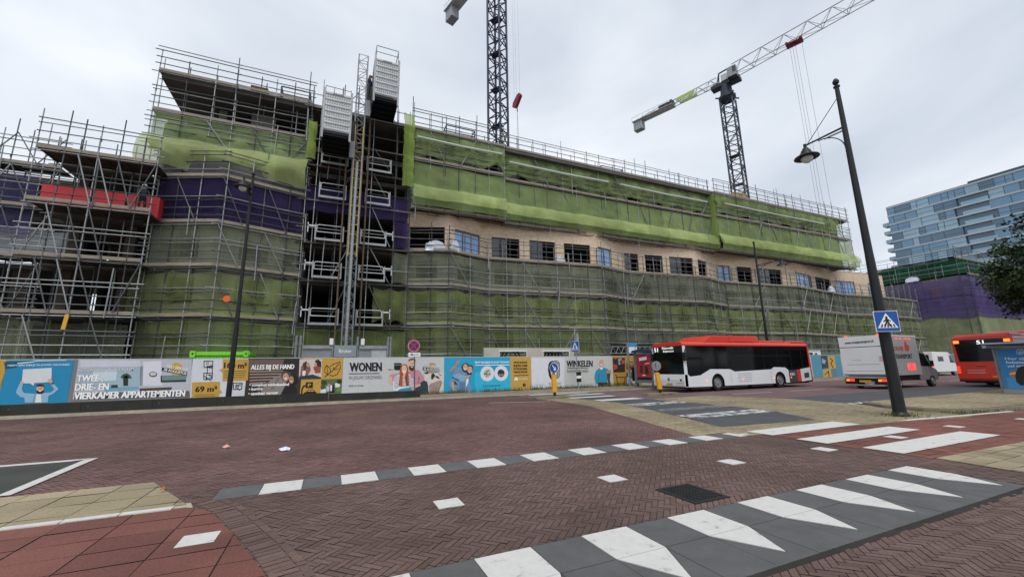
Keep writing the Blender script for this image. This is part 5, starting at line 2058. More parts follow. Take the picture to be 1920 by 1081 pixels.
p.line(ZE, 2, BK, 8, (1490, 225), (1500, 300), (1502, 370))
p.line(ZE, 2, BK, 8, (1605, 250), (1605, 300), (1690, 275))
p.poly(ZE, 2, BK, (1130, 512), (1250, 508), (1248, 608), (1128, 612))
p.text(ZE, 3, '#c49b45', 'P', (1165, 590), (1215, 588), (1166, 532), .06)
p.line(ZE, 2, BK, 22, (1128, 565), (1085, 585), (1062, 640), (1058, 718))
p.poly(ZE, 2, BK, (1095, 690), (1140, 675), (1165, 636), (1260, 634), (1290, 672), (1312, 690), (1310, 716), (1098, 718))
p.poly(ZE, 3, '#c49b45', (1152, 672), (1172, 646), (1208, 645), (1208, 672))
p.poly(ZE, 3, '#c49b45', (1218, 672), (1218, 645), (1252, 645), (1272, 672))
p.poly(ZE, 1, '#56704a', (1392, 462), (1750, 452), (1735, 700), (1380, 712))
for (u, v, r_, c_) in ((1440, 520, 50, '#2f4429'), (1700, 500, 45, '#23361f'), (1690, 640, 42, '#5f8a46'), (1420, 600, 40, '#3d5a33')):
    p.ell(ZE, 2, c_, u, v, r_, r_ * .9, 9)
p.poly(ZE, 2, '#d9dde2', (1380, 640), (1470, 620), (1475, 705), (1380, 710))
p.poly(ZE, 2, '#e2e0da', (1630, 530), (1710, 520), (1715, 590), (1635, 600))
p.poly(ZE, 3, '#b9c3d4', (1480, 580), (1540, 570), (1545, 660), (1480, 670))
p.poly(ZE, 4, '#1f222b', (1535, 560), (1610, 550), (1625, 690), (1535, 695))
p.poly(ZE, 5, '#e8e8ea', (1545, 565), (1580, 560), (1575, 660), (1550, 665))
p.ell(ZE, 5, '#c08a72', 1522, 560, 22, 26)
p.ell(ZE, 5, '#8a5a46', 1570, 530, 24, 28)
p.done()
# wonen
GRY = '#c3c7c8'
p = Panel('pale grey hoarding panel lettered WONEN with a red haired woman and a bearded man', X_(642), X_(832.5), GRY)
p.text(ZB, 3, '#141414', 'WONEN', (150, 342), (725, 332), (152, 182), .06, '#e6e8e8')
p.line(ZB, 3, '#141414', 12, (142, 386), (682, 378))
p.text(ZB, 3, '#18181a', 'IN JOUW ORCHARD', (138, 486), (724, 472), (142, 424), .0, '#dfe2e2')
p.text(ZB, 3, '#2a2a2a', 'Bekijk de inrichting', (135, 614), (396, 608), (136, 586), .01)
p.poly(ZB, 1, '#d2cfca', (1500, 380), (1850, 360), (1840, 735), (1500, 745))
p.poly(ZB, 2, '#1c1d20', (950, 192), (1085, 192), (1080, 320), (948, 322))
p.line(ZB, 3, '#b6b9bb', 7, (955, 226), (1078, 226))
p.poly(ZB, 2, '#d3d6d6', (770, 330), (1050, 328), (1050, 345), (770, 347))
p.ell(ZB, 3, '#c35f45', 870, 312, 32, 14)
p.ell(ZB, 3, '#9dbb4d', 935, 314, 36, 13)
# man
p.poly(ZB, 3, '#c48a9c', (860, 430), (880, 400), (1000, 380), (1230, 345), (1330, 310), (1400, 325), (1475, 420), (1500, 520), (1420, 600), (1290, 640), (900, 580))
p.poly(ZB, 4, '#ddb39e', (860, 440), (905, 420), (935, 560), (910, 580), (870, 540))
p.poly(ZB, 4, '#a9707f', (1380, 440), (1410, 430), (1400, 600), (1370, 600))
p.poly(ZB, 5, '#2e3f4d', (1290, 700), (1340, 640), (1430, 540), (1490, 505), (1545, 530), (1562, 600), (1570, 745), (1340, 748))
p.poly(ZB, 6, '#dca890', (1290, 600), (1420, 560), (1430, 600), (1330, 640), (1280, 680))
p.ell(ZB, 5, '#e0b49e', 1272, 205, 60, 80)
p.ell(ZB, 6, '#5d2a1b', 1270, 265, 56, 68, a0=-15, a1=195)
p.poly(ZB, 6, '#6b3520', (1208, 160), (1215, 125), (1270, 108), (1330, 120), (1340, 165), (1300, 140), (1240, 145), (1225, 165))
p.poly(ZB, 7, '#f2ebe6', (1250, 258), (1295, 258), (1285, 272), (1260, 272))
for u in (1250, 1295):
    p.ell(ZB, 7, '#3d2a20', u, 195, 9, 5)
p.poly(ZB, 7, '#cd9c86', (1266, 195), (1280, 195), (1284, 228), (1262, 228))
# woman
p.poly(ZB, 6, '#dfe2e6', (935, 690), (930, 560), (950, 440), (1030, 400), (1220, 390), (1290, 470), (1300, 600), (1240, 660), (1000, 695))
for k in range(8):
    p.line(ZB, 7, '#56637a', 9, (945 + k * 2, 450 + k * 28), (1032, 430 + k * 28))
    p.line(ZB, 7, '#56637a', 9, (1100, 440 + k * 24), (1160, 440 + k * 24))
    p.line(ZB, 7, '#56637a', 9, (1215, 425 + k * 27), (1290 - abs(k - 4) * 4, 450 + k * 25))
p.poly(ZB, 7, '#2f8fbd', (990, 705), (1060, 655), (1240, 628), (1275, 660), (1270, 700))
p.poly(ZB, 8, '#a8532a', (1060, 280), (1090, 225), (1130, 205), (1180, 225), (1205, 290), (1222, 600), (1165, 612), (1140, 420), (1105, 420), (1100, 615), (1030, 610))
p.poly(ZB, 9, '#7c3a1d', (1150, 400), (1170, 390), (1195, 600), (1175, 610))
p.ell(ZB, 10, '#e6bda8', 1132, 305, 46, 78)
p.poly(ZB, 11, '#f7f2ee', (1105, 340), (1162, 338), (1148, 362), (1120, 364))
for u in (1112, 1154):
    p.ell(ZB, 11, '#3d2a20', u, 288, 9, 5)
p.poly(ZB, 9, '#e0b49e', (1110, 370), (1160, 370), (1150, 430), (1120, 430))
# badge, leaves and cushion
p.poly(ZB, 4, '#a58d80', (1575, 600), (1610, 560), (1780, 500), (1810, 520), (1760, 700), (1720, 735), (1590, 725))
p.line(ZB, 5, '#7f675c', 9, (1620, 600), (1740, 660))
p.line(ZB, 5, '#5f4d45', 9, (1808, 545), (1740, 715))
p.ell(ZB, 4, '#b8933f', 1635, 225, 62, 36)
p.text(ZB, 6, '#f2f2f2', 'START VERKOOP', (1495, 245), (1762, 285), (1498, 210), .02, '#3c4550')
p.poly(ZB, 6, '#191b1e', (1470, 262), (1765, 312), (1760, 362), (1466, 318))
p.text(ZB, 7, '#f2f2f2', '28 AUGUSTUS', (1482, 312), (1752, 354), (1484, 276), .03)
for pts in (((1485, 365), (1560, 345), (1575, 365), (1540, 392)), ((1620, 400), (1660, 370), (1690, 420), (1640, 488), (1615, 470)), ((1690, 420), (1740, 430), (1775, 475), (1715, 460)), ((1735, 378), (1800, 410), (1790, 420))):
    p.poly(ZB, 7, '#25272a', *pts)
p.poly(ZB, 6, '#c09a3e', (1545, 350), (1670, 355), (1640, 378), (1570, 372))
p.done()
# blue couple
p = Panel('blue hoarding panel with a couple in denim riding piggyback and two round white pictures', X_(832.5), X_(957), '#25a0c8')
p.poly(ZC, 1, '#2fb4d8', (640, 400), (1360, 380), (1360, 760), (640, 790))
p.text(ZC, 3, '#e9f4f8', 'NEEM EEN KIJKJE IN JOUW ORCHARD', (645, 222), (1335, 212), (646, 182), .03)
p.line(ZC, 3, '#e9f4f8', 14, (650, 258), (1335, 250))
for (u, v) in ((893, 425), (1170, 418)):
    p.ell(ZC, 2, '#dcdde8', u, v, 138, 152, 30)
p.ell(ZC, 3, '#b9bda6', 893, 420, 74, 80)
p.line(ZC, 4, '#2f3430', 14, (830, 440), (930, 350))
p.line(ZC, 4, '#2f3430', 12, (825, 430), (960, 440))
p.line(ZC, 4, '#565c52', 12, (880, 440), (885, 495))
p.ell(ZC, 3, '#2c2b2e', 1168, 418, 70, 78)
p.poly(ZC, 4, '#8a8078', (1110, 435), (1228, 430), (1215, 470), (1125, 480))
p.text(ZC, 3, '#17323f', 'Is dit jouw woning in wording?', (808, 686), (1150, 672), (810, 655), .02)
p.poly(ZC, 4, '#a98c7d', (125, 380), (150, 330), (250, 250), (275, 175), (330, 155), (360, 175), (310, 235), (280, 280), (200, 370), (150, 395))
p.poly(ZC, 5, '#6d93b4', (215, 400), (260, 290), (340, 300), (385, 350), (480, 430), (520, 520), (500, 560), (580, 690), (560, 815), (450, 815), (440, 700), (350, 620), (300, 540), (190, 480))
p.poly(ZC, 6, '#86abc8', (200, 470), (300, 420), (460, 470), (440, 570), (300, 560))
p.poly(ZC, 6, '#47698c', (180, 480), (320, 545), (330, 575), (190, 520))
p.poly(ZC, 5, '#6f94b3', (120, 600), (180, 510), (330, 560), (340, 700), (340, 815), (230, 800), (130, 680))
p.poly(ZC, 6, '#5a80a3', (340, 600), (450, 600), (440, 815), (335, 815))
p.poly(ZC, 7, '#cf9c84', (168, 600), (215, 600), (235, 720), (270, 770), (240, 800), (205, 760))
p.poly(ZC, 6, '#1d2c3a', (240, 560), (300, 650), (230, 640))
p.poly(ZC, 6, '#ecebe8', (470, 540), (520, 520), (510, 610), (465, 700))
p.poly(ZC, 7, '#241d1d', (380, 280), (420, 225), (490, 215), (525, 260), (510, 340), (470, 400), (400, 380))
p.ell(ZC, 8, '#d9a890', 455, 300, 48, 66)
p.poly(ZC, 7, '#241d1d', (510, 290), (545, 248), (600, 270), (608, 340), (570, 420), (510, 450), (480, 400))
p.ell(ZC, 8, '#d5a48c', 545, 350, 50, 72)
p.ell(ZC, 9, '#241d1d', 535, 405, 48, 45, a0=0, a1=190)
p.poly(ZC, 10, '#f4efe9', (512, 395), (555, 400), (535, 418))
p.poly(ZC, 10, '#f4efe9', (425, 318), (470, 320), (445, 345))
for (u, v) in ((432, 285), (470, 282), (525, 330), (568, 338)):
    p.ell(ZC, 10, '#241a18', u, v, 8, 6)
p.poly(ZC, 9, '#cf9c84', (440, 490), (540, 445), (560, 470), (520, 500), (450, 530))
p.done()
# ochre text panel
p = Panel('narrow ochre hoarding panel with black building progress lettering', X_(957), X_(996), '#c49d4c')
for k, s_ in enumerate(('OP DE HOOGTE', 'BLIJVEN OVER', 'DE VOORTGANG', 'VAN DE BOUW?')):
    p.text(ZC, 2, '#2a2214', s_, (1420, 222 + k * 64), (1690 + 6 * (k % 2), 222 + k * 63), (1421, 180 + k * 64), .05)
p.line(ZC, 2, '#2a2214', 12, (1428, 464), (1712, 455))
p.ell(ZC, 2, '#eceae4', 1470, 545, 36, 48, a0=180, a1=360)
p.poly(ZC, 2, '#eceae4', (1430, 545), (1512, 543), (1510, 560), (1432, 562))
p.text(ZC, 2, '#eceae4', 'de bouwApp', (1530, 540), (1698, 536), (1531, 512), .02)
p.text(ZC, 2, '#17181a', 'B', (1610, 682), (1660, 680), (1611, 620), .08)
p.done()
# winkelen
p = Panel('wide pale hoarding panel lettered WINKELEN, with a man in a blue sweater', X_(996), X_(1150), '#c6c9c6')
p.poly(ZD, 1, '#d9dbe2', (45, 218), (490, 216), (480, 630), (50, 640))


def stadium(u, v, ru, rv, open_=False):
    o = []
    for i in range(13):
        a = math.pi + math.pi * i / 12
        o.append((u + ru * math.cos(a), v - rv + ru * math.sin(a)))
    if open_:
        return [(u - ru, v + rv)] + o
    for i in range(13):
        a = math.pi * i / 12
        o.append((u + ru * math.cos(a), v + rv + ru * math.sin(a)))
    return o + [o[0]]


for ru in (48, 30, 15):
    p.line(ZD, 3, BK, 9, *stadium(372, 375, ru, 70))
for k in range(3):
    p.line(ZD, 3, BK, 11, (350 - 8 * k, 262), (318 - 12 * k, 262 + 6 * k), (298 - 10 * k, 310), (292 - 10 * k, 380), (305 - 10 * k, 450), (320 - 8 * k, 495))
p.text(ZD, 2, '#55585c', 'THE ORCHARD', (272, 578), (440, 572), (273, 545), .0)
p.text(ZD, 2, '#222428', 'Wonen · Winkelen · Leven', (265, 618), (450, 608), (266, 596), .02)
p.line(ZD, 2, '#6a6d70', 4, (85, 576), (220, 572))
p.line(ZD, 2, '#222428', 7, (88, 610), (118, 618), (105, 636))
p.line(ZD, 2, '#222428', 6, (145, 634), (165, 598), (190, 632))
p.text(ZD, 3, '#141414', 'WINKELEN', (514, 334), (860, 330), (516, 250), .06, '#e3e5e3')
p.line(ZD, 3, '#141414', 7, (525, 353), (798, 351))
p.text(ZD, 3, '#1c1c1e', 'IN JOUW ORCHARD', (520, 412), (804, 408), (521, 374), .0)
p.poly(ZD, 3, '#3b94bb', (885, 480), (900, 400), (945, 355), (1000, 340), (1060, 365), (1100, 420), (1060, 470), (1055, 545), (940, 548), (930, 570), (905, 560))
p.poly(ZD, 4, '#2f7fa5', (935, 430), (950, 430), (945, 545), (930, 545))
p.poly(ZD, 4, '#3a3631', (935, 545), (1062, 542), (1085, 600), (1080, 608), (935, 614))
p.ell(ZD, 4, '#d3a892', 978, 285, 33, 50)
p.ell(ZD, 3, '#d8d8d8', 978, 275, 37, 42)
p.poly(ZD, 5, '#f3efec', (960, 304), (1000, 302), (985, 318), (970, 318))
for u in (964, 992):
    p.ell(ZD, 5, '#2e221d', u, 278, 5, 4)
p.poly(ZD, 5, '#efefef', (955, 345), (1002, 342), (990, 372), (968, 372))
p.poly(ZD, 5, '#b9907d', (1035, 400), (1105, 370), (1108, 420), (1060, 430))
p.poly(ZD, 5, '#55443e', (1050, 430), (1100, 420), (1090, 500), (1110, 590), (1080, 600), (1060, 500))
p.done()
# burger squares next to the shelter
p = Panel('hoarding panel of four squares with a burger drawing beside the bus stop shelter', X_(1150), X_(1203), '#b98f3f')
p.poly(ZD, 1, '#3a2a28', (1132, 218), (1292, 215), (1295, 405), (1140, 410))
for pts in (((1140, 300), (1185, 310), (1195, 350), (1150, 380)), ((1145, 225), (1180, 218), (1178, 240)), ((1225, 260), (1285, 240), (1290, 290), (1240, 300))):
    p.poly(ZD, 2, '#b5533f', *pts)
p.poly(ZD, 2, '#8d97a6', (1200, 225), (1250, 220), (1248, 300), (1205, 310))
for (v, h_) in ((300, 0), (330, 0), (345, 0)):
    p.line(ZD, 2, BK, 7, (1310, v + 10), (1425, v + 8))
p.line(ZD, 2, BK, 7, (1315, 308), (1320, 285), (1345, 272), (1395, 272), (1420, 285), (1425, 306))
p.line(ZD, 2, BK, 7, (1315, 355), (1325, 365), (1415, 362), (1425, 352))
p.line(ZD, 2, BK, 6, (1315, 325), (1335, 335), (1355, 322), (1375, 335), (1400, 322), (1422, 330))
p.line(ZD, 2, BK, 8, (1160, 440), (1175, 440), (1195, 560), (1285, 555), (1300, 470), (1185, 475))
p.ell(ZD, 2, BK, 1205, 580, 10, 11)
p.ell(ZD, 2, BK, 1265, 576, 10, 11)
p.poly(ZD, 1, '#4d5a58', (1310, 415), (1430, 410), (1445, 600), (1312, 600))
p.poly(ZD, 2, '#a9c6d2', (1320, 480), (1350, 450), (1380, 500), (1370, 595), (1318, 595))
p.ell(ZD, 3, '#d8cfc6', 1352, 440, 18, 22)
p.poly(ZD, 2, '#c9c4c2', (1375, 500), (1410, 480), (1440, 560), (1400, 600))
p.ell(ZD, 3, '#4a3028', 1400, 460, 18, 24)
p.done()
# hidden stretch behind the bus, then the piece seen behind its tail
p = Panel('plain pale hoarding panel largely hidden behind the white bus', X_(1203), 46.3, '#b9bcbc')
p.done()
ZH = zm(1520, 560, 4.505)
p = Panel('hoarding panel of blue and ochre squares seen between the bus tail and the truck', 46.3, 51.6, '#4f8ea6')
p.poly(ZH, 1, '#c49b45', (142, 485), (200, 480), (215, 585), (155, 590))
p.poly(ZH, 1, '#c49b45', (102, 595), (168, 590), (182, 695), (112, 700))
p.line(ZH, 2, BK, 7, (165, 500), (185, 520), (170, 545), (190, 580))
p.line(ZH, 2, BK, 7, (120, 640), (150, 610), (160, 680), (125, 690))
p.poly(ZH, 1, '#343c44', (85, 480), (140, 478), (150, 580), (98, 590))
p.poly(ZH, 2, '#8fa3b5', (95, 500), (130, 520), (120, 550), (95, 540))
p.poly(ZH, 1, '#62798e', (185, 590), (215, 588), (230, 660), (190, 690))
p.done()
p = Panel('dull red hoarding panel beyond the truck', 56, 66, '#7c4044')
p.done()
p = Panel('blue grey photo hoarding panel next to the second bus', 66, 80, '#5f7890')
p.done()
m_ = Panel('pale hoarding panel hidden behind the truck', 51.6, 56, '#aeb4b8')
m_.done()

# dark low wall in front of the left half of the hoarding
DW = mat('dark timber wall', '#2e302b', .85, 0, .25, 1.5, .3, 25)
lwt = thing('low_wall', (-5, 24.3, .07), 'long low blackish timber wall standing in front of the left part of the hoarding', 'low wall')
x = -22.
k = 0
while x < 4.9:
    x2 = min(4.9, x + 2.45)
    m_ = MB(DW)
    m_.box((x, 24.25, .05), (x2 - .012, 24.45, .50 - (.06 if x > 0 else 0)))
    m_.box((x + .2, 24.235, .3), (x + .26, 24.248, .33), STEEL)
    m_.build('wall_board', lwt)
    x = x2

# ------------------------------------------------------------------ weeds along the hoarding foot
GRS = mat('weed green', '#4a5a2e', .8, 0, .35, 2)
GRS2 = mat('dry grass', '#7d7a4c', .85, 0, .3, 2)
rg = random.Random(5)
m_ = MB(GRS)
for i in range(2600):
    x = rg.uniform(5.2, 23)
    if noise.noise((x * .5, 3, 1)) < -.25 and rg.random() < .8:
        continue
    y = 26.75 + rg.gauss(0, .16)
    h = .07 + .30 * rg.random() ** 2.2 * (1 + noise.noise((x * .4, 0, 0)))
    a = rg.uniform(0, 6.28)
    dx, dy = math.cos(a) * .02, math.sin(a) * .02
    lx, ly = rg.gauss(0, .35) * h, rg.gauss(0, .3) * h
    m_.face([(x - dx, y - dy, .07), (x + dx, y + dy, .07), (x + lx + dx * .3, y + ly, .07 + h)], GRS if rg.random() < .75 else GRS2)
for (cx, cy, n, sp, zb_) in ((15.5, 6.8, 160, .28, .02), (18.0, 6.6, 220, .0, .0), (11.0, 19.55, 150, .0, .0), (16.95, 18.0, 120, .0, .0), (20, 5.78, 120, 0, 0)):
    for i in range(n):
        if sp:
            x, y = cx + rg.gauss(0, sp), cy + rg.gauss(0, sp)
        elif cx == 18.0:
            f = rg.random()
            x, y = 17.35 + f * 1.3 + rg.gauss(0, .05), 6.5 - f * .45 + rg.gauss(0, .06)
        elif cx == 20:
            f = rg.random()
            x, y = 18.6 + 4 * f, 6.03 - .25 * f + rg.gauss(0, .04)
        else:
            a = rg.uniform(0, 6.28)
            x, y = cx + 1.2 * math.cos(a), cy + .46 * math.sin(a)
        h = rg.uniform(.03, .13)
        a = rg.uniform(0, 6.28)
        dx, dy = math.cos(a) * .013, math.sin(a) * .013
        m_.face([(x - dx, y - dy, zb_), (x + dx, y + dy, zb_), (x + rg.gauss(0, .03), y + rg.gauss(0, .03), zb_ + h)], GRS if rg.random() < .5 else GRS2)
o = m_.build('grass', origin=(14, 26, 0))
o['kind'] = 'stuff'

# ------------------------------------------------------------------ lamp posts
def lamp_post(label, base, h, arm, az_dir=1, arm_z=None, r0=.155, r1=.065):
    """tapered black post, arm along local +Y (az_dir 1) or -Y (-1)"""
    t = thing('street_lamp', base, label, 'street lamp', 'black lamp posts with a side arm')
    s = az_dir
    p = MB(BLACKM)
    p.lathe([(r0 * 1.35, 0), (r0 * 1.35, .05), (r0 * 1.05, .12), (r0, .4), (r0 * .92, h * .25), (r0 * .9, h * .252), (r0 * .72, h * .45), (r0 * .70, h * .452), (r1 * 1.15, h * .9), (r1, h)], n=16)
    p.build('post', t, smooth=False, local=True)
    f = MB(BLACKM)
    f.lathe([(r1, h), (r1 * 1.5, h + .02), (r1 * 1.5, h + .06), (.03, h + .10), (.09, h + .17), (.10, h + .24), (.06, h + .32), (.02, h + .36)], n=12)
    f.build('finial', t, local=True)
    za = arm_z or h * .84
    a = MB(BLACKM)
    L_ = arm
    a.tube((0, 0, za), (0, s * L_, za - .02), .035, n=8, r2=.03)
    a.tube((0, 0, za - .12), (0, s * L_ * .5, za - .11), .022, n=6)
    a.lathe([(.05, -.06), (.05, .06)], (0, s * L_, za - .02), n=8)
    pts = []
    for i in range(9):
        q = math.pi / 2 * i / 8
        pts.append((0, s * (.07 + (L_ * .6) * (1 - math.cos(q))), za - .75 + .68 * math.sin(q)))
    a.path(pts, .018, n=6)
    a.build('arm', t, local=True)
    w_ = MB(BLACKM)
    w_.tube((0, s * .03, h - .35), (0, s * L_ * .93, za), .012, n=5)
    w_.build('stay_rod', t, local=True)
    l = MB(BLACKM)
    l.lathe([(.05, -.08), (.10, -.14), (.12, -.2), (.15, -.22), (.17, -.30), (.20, -.32), (.22, -.38), (.38, -.46), (.40, -.49), (.36, -.495), (.2, -.44)], (0, s * L_, za), n=20)
    lo = l.build('lamp_shade', t, local=True)
    b = MB(mat('milky lamp glass', '#c4c8c6', .15, 0, .05, spec=.8))
    b.lathe([(.2, -.45), (.19, -.55), (.14, -.64), (.06, -.69), (.01, -.70)], (0, s * L_, za), n=16)
    b.build('globe', lo, local=True, smooth=True)
    return t


lamp_post('tall black lamp post in the right foreground carrying the blue crossing sign', (15.48, 6.80, .012), 10.9, 1.28, 1, 9.42)
lamp_post('black lamp post at the left in front of the floor plan hoarding', (-4.55, 25.0, .07), 12.2, 2.1, -1, 11.2, .13, .06)
lamp_post('distant black lamp post rising behind the white bus', (33.0, 22.4, .07), 11.6, 2.1, -1, 9.8, .14, .065)

# ------------------------------------------------------------------ traffic signs
BLUE = mat('sign blue', '#1550a0', .4, 0, .05)
SIGNW = mat('sign white', '#e4e6e8', .4, 0, .03)
SIGNR = mat('sign red', '#b8323a', .4, 0, .05)


def crossing_sign(mbs, c, right, nrm, w_, h):
    """blue board with white rim, white triangle and a walking figure on stripes"""
    plate, marks = mbs
    c, r, n = Vector(c), Vector(right).normalized(), Vector(nrm).normalized()
    u = Vector((0, 0, 1))
    P = lambda a, b, q=0.: c + r * a * w_ + u * b * h + n * q
    rr = lambda a, q, m, mb_: mb_.prism([P(x_, y_, q) for x_, y_ in ((-a + .03, -a), (a - .03, -a), (a, -a + .03), (a, a - .03), (a - .03, a), (-a + .03, a), (-a, a - .03), (-a, -a + .03))], n * .004, m)
    plate.prism([P(x_, y_, -.02) for x_, y_ in ((-.5, -.5), (.5, -.5), (.5, .5), (-.5, .5))], n * .02, SIGNW)
    rr(.478, .001, BLUE, plate)
    f = lambda q, m, *pts: marks.face([P(a, b, q) for a, b in pts], m)
    f(.007, SIGNW, (-.42, -.32), (.42, -.32), (0, .40))
    for k in range(5):
        a = -.30 + k * .135
        sk = (a) * .25
        f(.010, BLACK, (a, -.29), (a + .075, -.29), (a + .075 - sk * .6 - .01, -.14), (a - sk * .6 + .01, -.14))
    marks.disc(P(.0, .18, .012), n, .055 * w_, BLACK, 12)
    f(.013, BLACK, (-.06, .12), (.06, .12), (.07, -.06), (-.06, -.06))
    f(.014, BLACK, (-.06, -.04), (.02, -.04), (-.10, -.24), (-.16, -.24))
    f(.015, BLACK, (-.01, -.04), (.07, -.04), (.14, -.24), (.08, -.24))
    f(.014, BLACK, (-.05, .11), (-.05, .04), (-.15, -.05), (-.17, -.01))
    f(.014, BLACK, (.05, .11), (.06, .04), (.14, -.02), (.16, .02))


sg = thing('crossing_sign', (15.2, 6.60, 2.45), 'square blue crossing sign with a walking figure, fixed to the big right lamp post', 'traffic sign')
pl_, mk = MB(), MB()
V0 = Vector((1, -.55, 0)).normalized()
crossing_sign((pl_, mk), (15.24, 6.58, 2.78), V0, (-.55, -1, 0), .68, .62)
pl_.build('plate', sg)
mk.build('symbol', sg)
m_ = MB(STEEL)
m_.box((15.2, 6.6, 2.9), (15.45, 6.66, 2.95))
m_.box((15.2, 6.6, 2.6), (15.45, 6.66, 2.65))
m_.build('bracket', sg)

sg = thing('crossing_sign', (16.4, 25.6, .07), 'smaller blue crossing sign on a grey pole in front of the WINKELEN panel', 'traffic sign')
pl_, mk = MB(), MB()
crossing_sign((pl_, mk), (16.3, 25.5, 3.08), (.6, -.9, 0), (-.9, -.6, 0), .62, .78)
pl_.build('plate', sg)
mk.build('symbol', sg)
m_ = MB(STEEL_L)
m_.tube((16.45, 25.55, .07), (16.35, 25.55, 4.4), .045, n=8)
m_.box((16.42, 25.45, 2.6), (16.62, 25.6, 4.0), GREYP)
m_.build('pole', sg)
m_ = MB(BLACK)
for z in (.55, 1.0):
    m_.box((16.3, 25.42, z), (16.65, 25.5, z + .25))
m_.box((16.3, 25.42, .8), (16.65, 25.5, 1.0), SIGNW)
m_.build('sticker', sg)

sg = thing('no_stopping_sign', (4.6, 24.75, .07), 'round red and blue no stopping sign with an arrow plate below it', 'traffic sign')
m_ = MB(STEEL)
m_.tube((4.66, 24.78, .07), (4.56, 24.78, 3.3), .035, n=8)
m_.build('pole', sg)
m_ = MB()
C0 = Vector((4.53, 24.72, 3.02))
m_.lathe([(.35, 0), (.35, .02)], C0, SIGNW, 28, (0, 1, 0))
m_.disc(C0 - Vector((0, .002, 0)), (0, -1, 0), .335, SIGNR, 28)
m_.disc(C0 - Vector((0, .005, 0)), (0, -1, 0), .255, mat('deep sign blue', '#22367d', .4), 28)
for s in (-1, 1):
    d = Vector((.707, 0, .707 * s))
    q = Vector((-.707 * s, 0, .707)) * .035
    o_ = C0 - Vector((0, .008 + .002 * s, 0))
    m_.face([o_ - d * .262 - q, o_ + d * .262 - q, o_ + d * .262 + q, o_ - d * .262 + q], SIGNR)
m_.build('round_plate', sg)
m_ = MB(SIGNW)
m_.box((4.22, 24.70, 2.38), (4.92, 24.73, 2.62))
m_.face([(4.30, 24.697, 2.5), (4.46, 24.697, 2.43), (4.46, 24.697, 2.57)], BLACK)
m_.box((4.44, 24.694, 2.485), (4.82, 24.698, 2.515), BLACK)
m_.build('arrow_plate', sg)

YEL = mat('bollard yellow', '#e0a01a', .45, 0, .06)


def bollard(label, x, y, lean, back):
    t = thing('traffic_bollard', (x, y, .10), label, 'bollard', 'yellow keep right bollards on the islands')
    b = MB(YEL)
    b.hexa([(x - .13, y - .07, .30), (x + .13, y - .07, .30), (x + .13, y + .07, .30), (x - .13, y + .07, .30),
            (x - .13 + lean, y - .07, 1.22), (x + .13 + lean, y - .07, 1.22), (x + .13 + lean, y + .07, 1.22), (x - .13 + lean, y + .07, 1.22)])
    b.build('post', t, bevel=.02)
    f = MB(BLACKM)
    f.tube((x, y, .10), (x, y, .31), .075, n=10)
    f.tube((x + lean, y, 1.21), (x + lean * 1.2, y, 1.75), .03, n=8)
    f.build('foot', t)
    c = Vector((x + lean * 1.2, y - .04, 1.58))
    n = Vector((.9, -.45, 0)).normalized() if not back else Vector((-.9, -.35, 0)).normalized()
    if not back:
        n = Vector((-.85, -.5, 0)).normalized()
    s = MB(STEEL_L if back else SIGNW)
    s.lathe([(.27, -.012), (.27, .0)], c, n=24, ax=n)
    if not back:
        s.disc(c + n * .004, n, .25, BLUE, 24)
        r = Vector((-n.y, n.x, 0))
        r = -r if r.x < 0 else r
        q = lambda a, b: c + n * .007 + r * a + Vector((0, 0, b))
        s.face([q(-.10, .12), q(-.05, .16), q(.09, -.03), q(.04, -.08)], SIGNW)
        s.face([q(.14, -.14), q(.12, .06), q(-.05, -.12)], SIGNW)
    s.build('sign_plate', t)
    return t


bollard('yellow bollard with a blue keep right sign on the left crossing island', 11.08, 19.55, -.01, False)
bollard('leaning yellow bollard whose round sign shows its grey back, in front of the bus', 16.93, 18.0, -.13, True)

# bus stop flag and shelter on the far pavement
bs = thing('bus_stop_sign', (21.3, 25.0, .07), 'bus stop flag with a blue top and white timetable on a grey pole', 'bus stop sign')
m_ = MB(STEEL_L)
m_.box((20.62, 24.98, .07), (20.74, 25.08, 3.3))
m_.build('pole', bs)
m_ = MB(SIGNW)
m_.box((20.78, 24.97, 2.55), (21.55, 25.05, 3.2))
m_.box((20.70, 24.955, 3.05), (21.55, 24.968, 3.3), mat('stop sign blue', '#2d8fc4', .4))
m_.box((21.3, 24.96, 2.7), (21.42, 24.968, 2.8), GREYP)
m_.box((21.3, 24.96, 2.88), (21.42, 24.968, 2.98), GREYP)
m_.build('flag', bs)
m_ = MB(BLACK)
m_.box((20.9, 24.9, .5), (21.6, 25.0, 1.5), mat('dark bin', '#1a1d22', .5))
m_.build('bin', bs)
sh = thing('bus_shelter', (22.5, 23.6, .07), 'grey bus shelter with a red advertising panel on its end, in front of the bus', 'bus shelter')
GFR = mat('shelter grey', '#737d88', .4, .3, .08)
m_ = MB(mat('shelter roof', '#33475a', .4, .2, .1))
m_.prism([(20.5, 22.3, 2.55), (20.5, 24.5, 2.55), (20.5, 24.35, 2.72), (20.5, 23.4, 2.82), (20.5, 22.45, 2.72)], (4.6, 0, 0))
m_.build('roof', sh)
m_ = MB(GFR)
m_.box((20.62, 22.45, .4), (20.80, 24.25, 2.5))
for yy in (22.4, 24.25):
    m_.box((20.58, yy, .07), (20.84, yy + .08, 2.54))
m_.build('ad_frame', sh)
m_ = MB(mat('red poster', '#a32a30', .35, 0, .08))
m_.face([(20.612, 24.12, .62), (20.612, 22.58, .62), (20.612, 22.58, 2.4), (20.612, 24.12, 2.4)])
m_.face([(20.606, 24.1, .62), (20.606, 22.6, .62), (20.606, 22.6, .8), (20.606, 24.1, .8)], BLACK)
m_.disc((20.606, 23.35, 2.05), (-1, 0, 0), .38, ink('#8a1d26'), 16)
